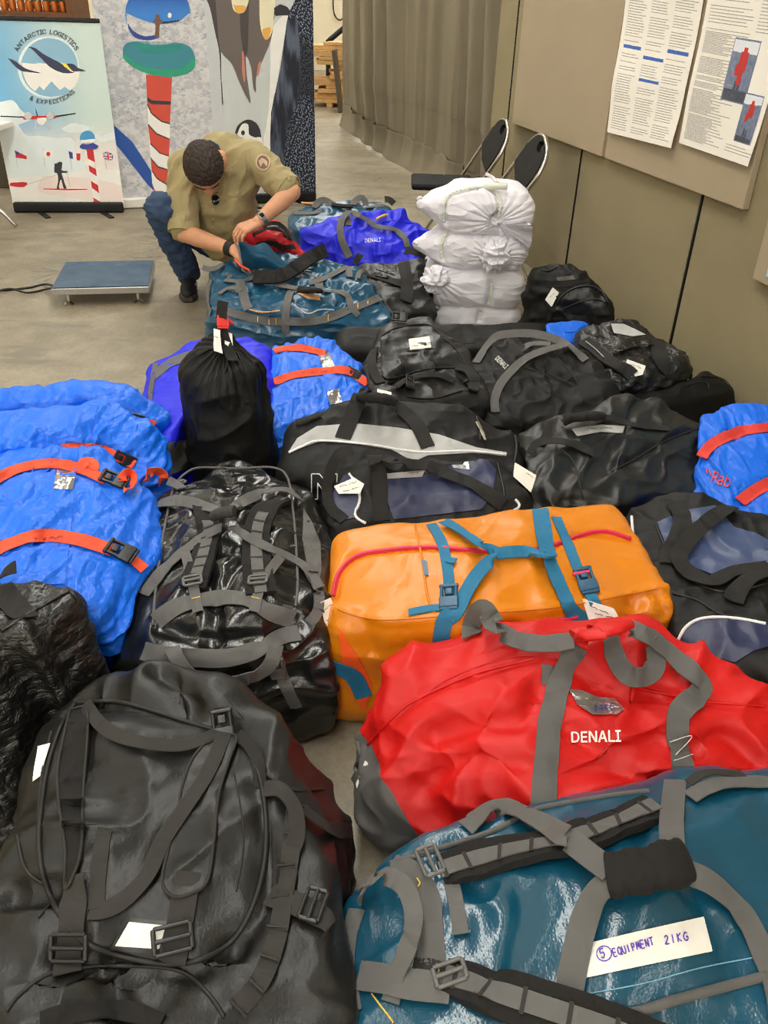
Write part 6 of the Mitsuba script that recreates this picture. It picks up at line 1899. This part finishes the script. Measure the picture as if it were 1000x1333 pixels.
# ---------------------------------------------------------------- folding chairs in front of the drape
def chair(label, far, near, top, Yf, Yn, seat_len=.40):
    k = thing('folding_chair', label, 'chair')
    pf, pn = at_y(*far, Yf), at_y(*near, Yn)
    m = (pf + pn) / 2
    t = at_y(*top, m[1] - .06)
    V = unit(t - m)
    U = unit((pn - pf) - V * ((pn - pf) @ V))
    Nn = np.cross(U, V)
    Hb = (t - m) @ V
    W = .205
    sh = [(-W, 0), (W, .0), (W * 1.02, Hb * .55), (W * .8, Hb * .85), (W * .45, Hb * .985), (0, Hb * 1.0), (-W * .45, Hb * .985), (-W * .8, Hb * .85), (-W * 1.02, Hb * .55)]
    pts = np.array(spline(sh[2:] , 50))
    P = shapely.Polygon([(-W, 0.02), (0, -.0), (W, .02)] + [tuple(p) for p in catmull(np.array(sh[2:], float), 40)]).buffer(0)
    slot = shapely.Polygon(ell(0, Hb * .88, .05, .022, 24))
    e = trimesh.creation.extrude_polygon(P.difference(slot).buffer(-.006).buffer(.003), .03, engine='earcut')
    put(f'{k}__backrest', xf(e, m - Nn * .015, U, V, Nn), 'vinyl_black', 30)
    fr = [(-W - .012, -.10), (-W - .012, Hb * .5), (-W * .86, Hb * .86), (-W * .45, Hb * 1.01), (0, Hb * 1.03), (W * .45, Hb * 1.01), (W * .86, Hb * .86), (W + .012, Hb * .5), (W + .012, -.10)]
    arc = catmull(np.array(fr, float), 60)
    L = m[2] / -V[2] if V[2] < 0 else m[2] / V[2]
    low = [(-W - .012, -L + .012)] + [tuple(p) for p in arc] + [(W + .012, -L + .012)]
    f3 = np.array([m + U * a + V * c for a, c in low])
    put(f'{k}__frame', tube(np.vstack([np.linspace(a, c, 3)[:-1] for a, c in zip(f3[:-1], f3[1:])] + [f3[-1:]]), .012, 8), 'chrome', True)
    F = unit(np.cross([0, 0, 1.0], U))
    if F[0] > 0:
        F = -F
    s0 = m + V * ((.45 - m[2]) / V[2])
    seat = rbox(seat_len / 2 - .03, 0, 0, seat_len, .40, .04, .018)
    put(f'{k}__seat', xf(seat, s0 + [0, 0, .0], F, np.cross([0, 0, 1.0], F), [0, 0, 1]), 'vinyl_black', 30)
    for sgn in (-1, 1):
        a = s0 + F * .16 + U * sgn * (W - .02) - [0, 0, .03]
        c = s0 - F * .22 + U * sgn * (W - .02)
        c = c * [1, 1, 0] + [0, 0, .012]
        put(f'{k}__leg', tube([a, c], .011, 8), 'chrome', True)
    for r_ in (.12,):
        a = [s0 - F * .2 + U * s_ * (W - .02) for s_ in (-1, 1)]
        put(f'{k}__stretcher', tube([x * [1, 1, 0] + [0, 0, .06] for x in a], .008, 8), 'chrome', True)


chair('black folding chair with chrome frame in front of the drape, the farther of two', (621, 204), (638, 216), (660, 165), 5.78, 5.42)
chair('black folding chair with chrome frame against the partition post, the nearer of two', (661, 230), (685, 243), (710, 187), 5.10, 4.74)

# ---------------------------------------------------------------- platform scale on the floor
mat('scale_blue', lambda p, n, uv: mikit.mix(mi.Color3f(*lin('233a52')), mi.Color3f(*lin('3d5468')), mikit.fbm(p.x * 14, p.y * 14, 0, 3)), 0.5)
k = thing('platform_scale', 'blue-topped platform scale with steel sides on the floor', 'scale')
c4 = [at(66, 375, .105), at(194, 372, .105), at(195, 339, .105), at(80, 341, .105)]
ex = unit((c4[1] - c4[0]) * [1, 1, 0])
ey = np.array([-ex[1], ex[0], 0])
sx, sy = np.linalg.norm(c4[1] - c4[0]), abs((c4[3] - c4[0]) @ ey)
put(f'{k}__body', xf(rbox(sx / 2, sy / 2, .083, sx, sy, .036, .004), c4[0] * [1, 1, 0], ex, ey, [0, 0, 1]), 'steel')
put(f'{k}__plate', xf(rbox(sx / 2, sy / 2, .104, sx - .008, sy - .008, .006, .002), c4[0] * [1, 1, 0], ex, ey, [0, 0, 1]), 'scale_blue')
for fx in (.07, sx - .07):
    for fy in (.05, sy - .05):
        put(f'{k}__foot', xf(trimesh.creation.revolve(np.array([[0, 0], [.026, 0], [.028, .006], [.02, .014], [.01, .02], [.01, .07], [0, .07]]), sections=20), c4[0] * [1, 1, 0] + ex * fx + ey * fy, ex, ey, [0, 0, 1]), 'chrome', 30)
g_ = np.random.default_rng(5)
ms = [box(.02 + i * .011, -.0004, .083 + g_.uniform(-.003, .003), .006, .0008, g_.uniform(.004, .012)) for i in range(14)]
put(f'{k}__worn_lettering', xf(cat(ms), c4[0] * [1, 1, 0], ex, ey, [0, 0, 1]), 'print_grey', kind='stuff')
cb = [c4[0] * [1, 1, 0] + ey * .12 + [0, 0, .08], at(58, 370, .01), at(40, 374, .006), at(15, 377, .006), at(-15, 379, .006)]
cb2 = [c4[0] * [1, 1, 0] + ey * .10 + [0, 0, .08], at(58, 377, .012), at(35, 381, .016), at(12, 376, .018), at(-15, 383, .006)]
put(f'{k}__cable', cat([tube(catmull(cb, 40), .006, 6), tube(catmull(cb2, 40), .006, 6)]), 'zip_black', True)
mat('scuff_blue', '6b6a72', 0.7)
for A_, B_ in (((40, 353), (75, 354)), ((42, 361), (73, 357)), ((55, 349), (74, 353)), ((44, 365), (66, 358)), ((58, 366), (70, 360)), ((175, 312), (205, 316)), ((188, 306), (204, 312)), ((180, 318), (200, 317))):
    a, c = at(*A_), at(*B_)
    put('floor__scratch_mark', ribbon([a + [0, 0, .0006], c + [0, 0, .0006]], [[0, 0, 1]] * 2, .006, .0005), 'scuff_blue')
# ---------------------------------------------------------------- the crouching man
mat('skin', lambda p, n, uv: mi.Color3f(*lin('c8916f')) * (.9 + .16 * mikit.fbm(p.x * 30, p.y * 30, p.z * 30, 2)), 0.5, specular=0.4)
mat('hair', lambda p, n, uv: mi.Color3f(*lin('2a1e16')) * (.6 + .9 * mikit.noise(p.x * 160, p.y * 160, p.z * 160)), 0.7)
mat('shirt_khaki', lambda p, n, uv: mi.Color3f(*lin('988a62')) * (.9 + .14 * mikit.noise(p.x * 400, p.y * 400, p.z * 400)), 0.85, sheen=0.3)
mat('denim', lambda p, n, uv: mikit.mix(mi.Color3f(*lin('1d2c44')), mi.Color3f(*lin('3c5474')), mikit.fbm(p.x * 12, p.y * 12, p.z * 8, 3) * .7 + .3 * mikit.noise(p.x * 500, p.y * 500, p.z * 500)), 0.8)
mat('tee_navy', '1c2036', 0.8)
mat('sole_dark', '3a342e', 0.7)
mat('lens', '0d0d10', 0.1)
mat('glove_black', '161616', 0.7)
mat('patch_tan', 'b39a7c', 0.8)
mat('patch_dark', '6f5a48', 0.8)
man = thing('person', 'man in a rolled-sleeve khaki shirt and jeans crouching over the open teal bag', 'person')


def bones(chains):
    M = None
    for ch in chains:
        for a, c in zip(ch[:-1], ch[1:]):
            h = hull([(*a[0], a[1]), (*c[0], c[1])])
            M = h if M is None else M + h
    return M


def skin_mesh(M, edge, it=8, lam=.5):
    m = from_m(M.refine_to_length(edge))
    m.merge_vertices()
    trimesh.smoothing.filter_taubin(m, lamb=lam, nu=lam + .02, iterations=it)
    return m


Y = lambda x, y, yy: at_y(x, y, yy)
head_c = Y(266, 219, 4.20)
neck = Y(287, 210, 4.36)
chest = Y(292, 262, 4.42)
upback = Y(292, 213, 4.46)
belly = Y(296, 305, 4.52)
hipc = np.array([-.90, 4.66, .30])
shL, shR = Y(242, 220, 4.38), Y(331, 209, 4.36)
elL, wrL = Y(238, 303, 4.22), Y(306, 326, 4.06)
elR, wrR = Y(380, 250, 4.18), Y(335, 290, 4.06)
hL, hR = hipc + [-.10, 0, 0], hipc + [.10, 0, 0]
knL = Y(210, 272, 4.26)
anL = np.array([*at(241, 392, 0)[:2], .0]) + [-.005, .16, .10]
knR = np.array([-.74, 4.46, .40])
anR = np.array([-.78, 4.72, .10])
HU = unit([.16, -.93, .34])                        # crown
HF = unit(np.array([.22, -.38, -.90]) - HU * (np.array([.22, -.38, -.90]) @ HU))
HR = np.cross(HF, HU)


def hd(x, f, u):
    return head_c + HR * x + HF * f + HU * u


def hand(w, knuckle, back, curl, thumb_side, r=.0085):
    """Bones of a hand: w wrist, knuckle the middle knuckle, back the direction of the back of the hand."""
    d = unit(knuckle - w)
    s_ = unit(np.cross(back, d)) * thumb_side
    n = np.cross(d, s_)
    if n @ back < 0:
        n = -n
    L = np.linalg.norm(knuckle - w)
    ch = []
    for i, (o, ln) in enumerate(((.030, .9), (.011, 1.0), (-.009, .95), (-.028, .76))):
        k0 = knuckle + s_ * o - d * abs(o) * .25
        ch.append([(w + s_ * o * .5, .017), (k0, .0115)])
        a, q0, ang = k0, d, 0
        row = [(k0, .0105)]
        for seg, tw in zip((.042, .027, .021), curl):
            ang += tw
            dd = d * math.cos(ang) - n * math.sin(ang)
            a = a + dd * seg * ln + s_ * o * .05
            row.append((a, r * (1.02 - .1 * len(row))))
        ch.append(row)
    t0 = w + s_ * .022 + d * .018
    t1 = t0 + s_ * .022 + d * .034 - n * .014
    t2 = t1 + s_ * .004 + d * .030 - n * .014
    t3 = t2 - s_ * .008 + d * .022 - n * .010
    ch.append([(t0, .015), (t1, .0115), (t2, .0098), (t3, .0085)])
    return ch


kR = Y(314, 299, 4.00)
kL = Y(318, 334, 3.99)
B_ = [[(hipc, .13), (belly, .125), (chest, .135), (upback, .12)], [(upback, .09), (neck, .058), (head_c + HU * -.03 - HF * .02, .055)],
      [(upback, .10), (shL, .062)], [(upback, .10), (shR, .062)], [(shL, .055), ((shL + elL) / 2, .05), (elL, .043)], [(shR, .055), ((shR + elR) / 2, .05), (elR, .043)],
      [(elL, .043), (elL * .7 + wrL * .3, .045), (wrL, .028)], [(elR, .043), (elR * .7 + wrR * .3, .045), (wrR, .028)],
      [(hL, .10), (knL, .062), (knL * .7 + anL * .3, .056), (anL, .042)], [(hR, .10), (knR, .062), (anR, .042)]]
M = bones(B_)
for h in (hand(wrR, kR, unit([-.2, -.55, .8]), (.75, .65, .35), -1), hand(wrL, kL, unit([.1, -.5, .85]), (.5, .6, .4), 1)):
    for c in h:
        M = M + bones([c])
# head: skull, jaw, nose, brows, ears
M = M + hull([(*hd(0, 0, .025), .083), (*hd(0, -.025, .03), .08), (*hd(0, .03, .03), .072)])
M = M + hull([(*hd(0, .045, -.02), .058), (*hd(.022, .055, -.085), .030), (*hd(-.022, .055, -.085), .030), (*hd(0, .068, -.092), .022), (*hd(0, 0, -.03), .06)])
M = M + hull([(*hd(0, .092, .012), .010), (*hd(0, .112, -.028), .013), (*hd(.012, .098, -.034), .009), (*hd(-.012, .098, -.034), .009)])
M = M + hull([(*hd(.034, .084, .022), .012), (*hd(-.034, .084, .022), .012)])
M = M + hull([(*hd(.02, .092, -.062), .008), (*hd(-.02, .092, -.062), .008), (*hd(0, .099, -.06), .009)])
for s_ in (-1, 1):
    M = M + hull([(*hd(s_ * .079, -.008, .012), .010), (*hd(s_ * .086, -.018, .022), .009), (*hd(s_ * .077, -.002, -.030), .008)])
put(f'{man}__body', skin_mesh(M, .012, 6), 'skin', True)
for s_ in (-1, 1):
    e_ = trimesh.creation.icosphere(subdivisions=2, radius=.0125)
    e_.apply_translation(hd(s_ * .031, .080, .002))
    put(f'{man}__eye', e_, 'lens', True)
    put(f'{man}__eyebrow', tube(catmull([hd(s_ * .012, .098, .026), hd(s_ * .032, .096, .034), hd(s_ * .052, .082, .026)], 10), .0045, 6), 'hair', True)
# hair: a cap a little outside the skull with a cut hairline
v, f, A = ico(5)
q_ = v * [.094, .114, .102]
keep = (v[:, 2] > -.05 - .75 * np.clip(-v[:, 1], 0, 1) + .62 * np.clip(v[:, 1], 0, 1) + .1 * np.clip(np.abs(v[:, 0]) - .6, 0, 1))
loc = q_ * (1 + .06 * (meshkit.fbm(v * 7, 3, 4)[:, None] - .3) + .06 * (ridge(v * np.array([17, 8, 9]), 9)[:, None] ** 2 - .4))
hv = head_c + loc[:, :1] * HR + (loc[:, 1:2] - .005) * HF + (loc[:, 2:] + .028) * HU
fk = f[keep[f].all(1)]
if np.linalg.det(np.array([HR, HF, HU])) < 0:
    fk = fk[:, ::-1]
used, inv = np.unique(fk, return_inverse=True)
put(f'{man}__hair', sheet(hv[used], unit(hv[used] - hd(0, 0, .02)), inv.reshape(-1, 3), .012), 'hair', True, 'short dark brown hair')
# shirt
S_ = [[(hipc + [0, -.03, .05], .155), (belly, .150), (chest, .160), (upback, .142)], [(upback, .11), (neck * .6 + upback * .4, .085)], [(upback, .118), (shL, .082)], [(upback, .118), (shR, .080)], [(chest, .13), (shL, .08)], [(chest, .13), (shR, .08)],
      [(shL, .080), ((shL + elL) / 2, .078), (elL * .9 + shL * .1, .066)], [(shR, .078), ((shR + elR) / 2, .074), (elR * .82 + shR * .18, .064)]]
sm = skin_mesh(bones(S_), .014, 14)
d_sh = (folds(np.array(sm.vertices), 5, .013, .06, (0.5, .2, 1), 5) + folds(np.array(sm.vertices), 9, .005, .035, (1, .3, .6), 4))
sm.vertices = np.array(sm.vertices) + np.array(sm.vertex_normals) * d_sh[:, None]
trimesh.smoothing.filter_taubin(sm, iterations=2)
shirt = Bag()
shirt.key, shirt.v, shirt.f = man, np.array(sm.vertices), np.array(sm.faces)
_surface(shirt)
sk = put(f'{man}__shirt', sm, 'shirt_khaki', True, 'khaki long-sleeved shirt with rolled sleeves')
q = crop(170, 160, .26)
for c_, e_, r0 in ((elL, shL, .067), (elR, shR, .066)):
    ax_ = unit(e_ - c_)
    c0_ = c_ + (e_ - c_) * (.10 if c_ is elL else .18)
    th = np.linspace(0, 2 * math.pi, 33)
    e1 = unit(np.cross(ax_, [0, 1, .3]))
    e2 = np.cross(ax_, e1)
    prof = [(-.030, 1.02), (-.032, 1.1), (0, 1.12), (.022, 1.1), (.024, 1.0)]
    g = np.array([[c0_ + ax_ * a + (e1 * math.cos(t) + e2 * math.sin(t)) * r0 * (s_ + .03 * math.sin(5 * t)) for t in th] for a, s_ in prof])
    nr = np.array([[unit(e1 * math.cos(t) + e2 * math.sin(t)) for t in th] for _ in prof])
    put(f'{sk}__rolled_cuff', band(g, nr, .006), 'shirt_khaki', 40)
patch(shirt, q((455, 160), (490, 190), (525, 255), (490, 275), (470, 240), (455, 200)), 'shirt_khaki', 'collar', .008, .004, 2, key=sk)
patch(shirt, q((300, 100), (350, 80), (370, 90), (330, 120), (300, 130)), 'shirt_khaki', 'collar', .008, .004, 2, key=sk)
patch(shirt, q((355, 92), (400, 85), (440, 110), (465, 165), (450, 180), (420, 130), (380, 110)), 'tee_navy', 'tshirt_collar', .006, .004, 2, key=man, label='dark t-shirt showing at the neck')
seam(shirt, q((420, 400), (415, 450), (412, 500), (415, 540)), .0025, 'shirt_khaki', 'placket', key=sk)
seam(shirt, q((475, 360), (530, 372), (580, 350)), .0025, 'shirt_khaki', 'pocket_seam', key=sk)
seam(shirt, q((340, 385), (380, 405), (410, 400)), .0025, 'shirt_khaki', 'pocket_seam', key=sk)
seam(shirt, q((600, 120), (592, 170), (578, 240), (570, 300)), .0025, 'shirt_khaki', 'armhole_seam', key=sk)
strap(shirt, q((265, 455), (262, 500)), .022, 'shirt_khaki', 'sleeve_tab', key=sk)
strap(shirt, q((780, 250), (800, 290)), .02, 'shirt_khaki', 'sleeve_tab', key=sk)
for x, y in ((415, 430), (414, 480), (414, 520)):
    place_on(shirt, trimesh.creation.cylinder(.005, .003, sections=12), q((x, y))[0], (1, 0), 'patch_tan', 'button', .004, key=sk)
pk = patch(shirt, ell(*q((663, 196))[0], 9.8, 11), 'patch_tan', 'badge', .005, .003, 2, key=man, label='round embroidered badge on the sleeve')
patch(shirt, ell(*q((663, 196))[0], 7.6, 8.6), 'patch_dark', 'emblem', .007, .002, 2, key=pk)
patch(shirt, spline(q((640, 190), (660, 175), (685, 195), (680, 215), (665, 200), (650, 218)), 30), 'patch_tan', 'emblem', .009, .002, 2, key=pk)
kk = patch(shirt, ell(*q((425, 386))[0], 5.2, 6.6), 'lens', 'sunglasses', .014, .004, 2, key=man, label='dark sunglasses hanging from the shirt')
seam(shirt, q((405, 372, .012), (420, 355, .014), (440, 345, .012)), .0018, 'lens', 'bridge', key=kk)
# jeans and shoes
J = [[(hipc, .145), (hL, .118), (knL, .080), (knL * .65 + anL * .35, .075), (anL * .96 + knL * .04, .060)], [(hipc, .14), (hR, .118), (knR, .078), (anR * .9 + knR * .1, .058)]]
jm = skin_mesh(bones(J), .013, 10)
jm.vertices = np.array(jm.vertices) + np.array(jm.vertex_normals) * (folds(np.array(jm.vertices), 21, .009, .05, (0.2, 0, 1), .5) + folds(np.array(jm.vertices), 23, .004, .03))[:, None]
put(f'{man}__jeans', jm, 'denim', True, 'blue jeans')


def shoe(ank, d):
    d = unit(d * [1, 1, 0])
    s_ = np.cross([0, 0, 1.0], d)
    P = lambda a, c, h: ank * [1, 1, 0] + d * a + s_ * c + [0, 0, h]
    k = put(f'{man}__shoe', skin_mesh(hull([(*P(-.05, 0, .05), .032), (*P(-.045, 0, .10), .036), (*P(.03, 0, .085), .038), (*P(.11, .012, .048), .032), (*P(.11, -.012, .048), .032), (*P(.17, 0, .04), .028)]), .010, 6), 'glove_black', True, 'black trainer')
    sole = hull([(*P(a, c, h), .009) for a, c in ((-.075, .022), (-.075, -.022), (.05, .034), (.05, -.034), (.13, .042), (.13, -.042), (.185, .02), (.185, -.02)) for h in (.0105, .026)])
    put(f'{k}__sole', skin_mesh(sole, .012, 3), 'sole_dark', 30)
    for c in (-1, 1):
        put(f'{k}__side_stripe', tube(catmull([P(-.03, c * .036, .05), P(.02, c * .042, .045), P(.07, c * .043, .06), P(.09, c * .036, .075)], 12), .004, 6), 'trim_white', True)
    put(f'{k}__lace', cat([tube([P(a, -.02, .112 - a * .36), P(a, .02, .112 - a * .36)], .0035, 5) for a in (.05, .07, .09, .11)]), 'web_dark', True)


shoe(anL, at(241, 409, 0) - anL)
shoe(anR, np.array([-.2, -.9, 0]))
# watch and glove
def bracelet(w, e, r, wd, m, name, label, flat=False):
    ax_ = unit(e - w)
    c_ = w + ax_ * .03
    e1 = unit(np.cross(ax_, [0, 0, 1.0]))
    e2 = np.cross(ax_, e1)
    th = np.linspace(0, 2 * math.pi, 25)
    g = np.array([[c_ + ax_ * a + (e1 * math.cos(t) + e2 * math.sin(t)) * r for t in th] for a in (-wd / 2, 0, wd / 2)])
    nr = np.array([[unit(e1 * math.cos(t) + e2 * math.sin(t)) for t in th]] * 3)
    return put(f'{man}__{name}', band(g, nr, .004), m, 40, label), c_, ax_


wk, c_, ax_ = bracelet(wrR, elR, .035, .020, 'steel', 'wristwatch', 'steel wristwatch')
dv = unit(unit(CAM - c_) + [0, 0, .5])
dv = unit(dv - ax_ * (dv @ ax_))
put(f'{wk}__case', xf(rbox(0, 0, 0, .028, .030, .010, .004), c_ + dv * .035, ax_, np.cross(dv, ax_), dv), 'steel', 30)
put(f'{wk}__dial', xf(rbox(0, 0, 0, .020, .022, .003, .001), c_ + dv * .0405, ax_, np.cross(dv, ax_), dv), 'lens', 30)
bracelet(wrL, elL, .036, .035, 'glove_black', 'wristband', 'black band at the wrist')
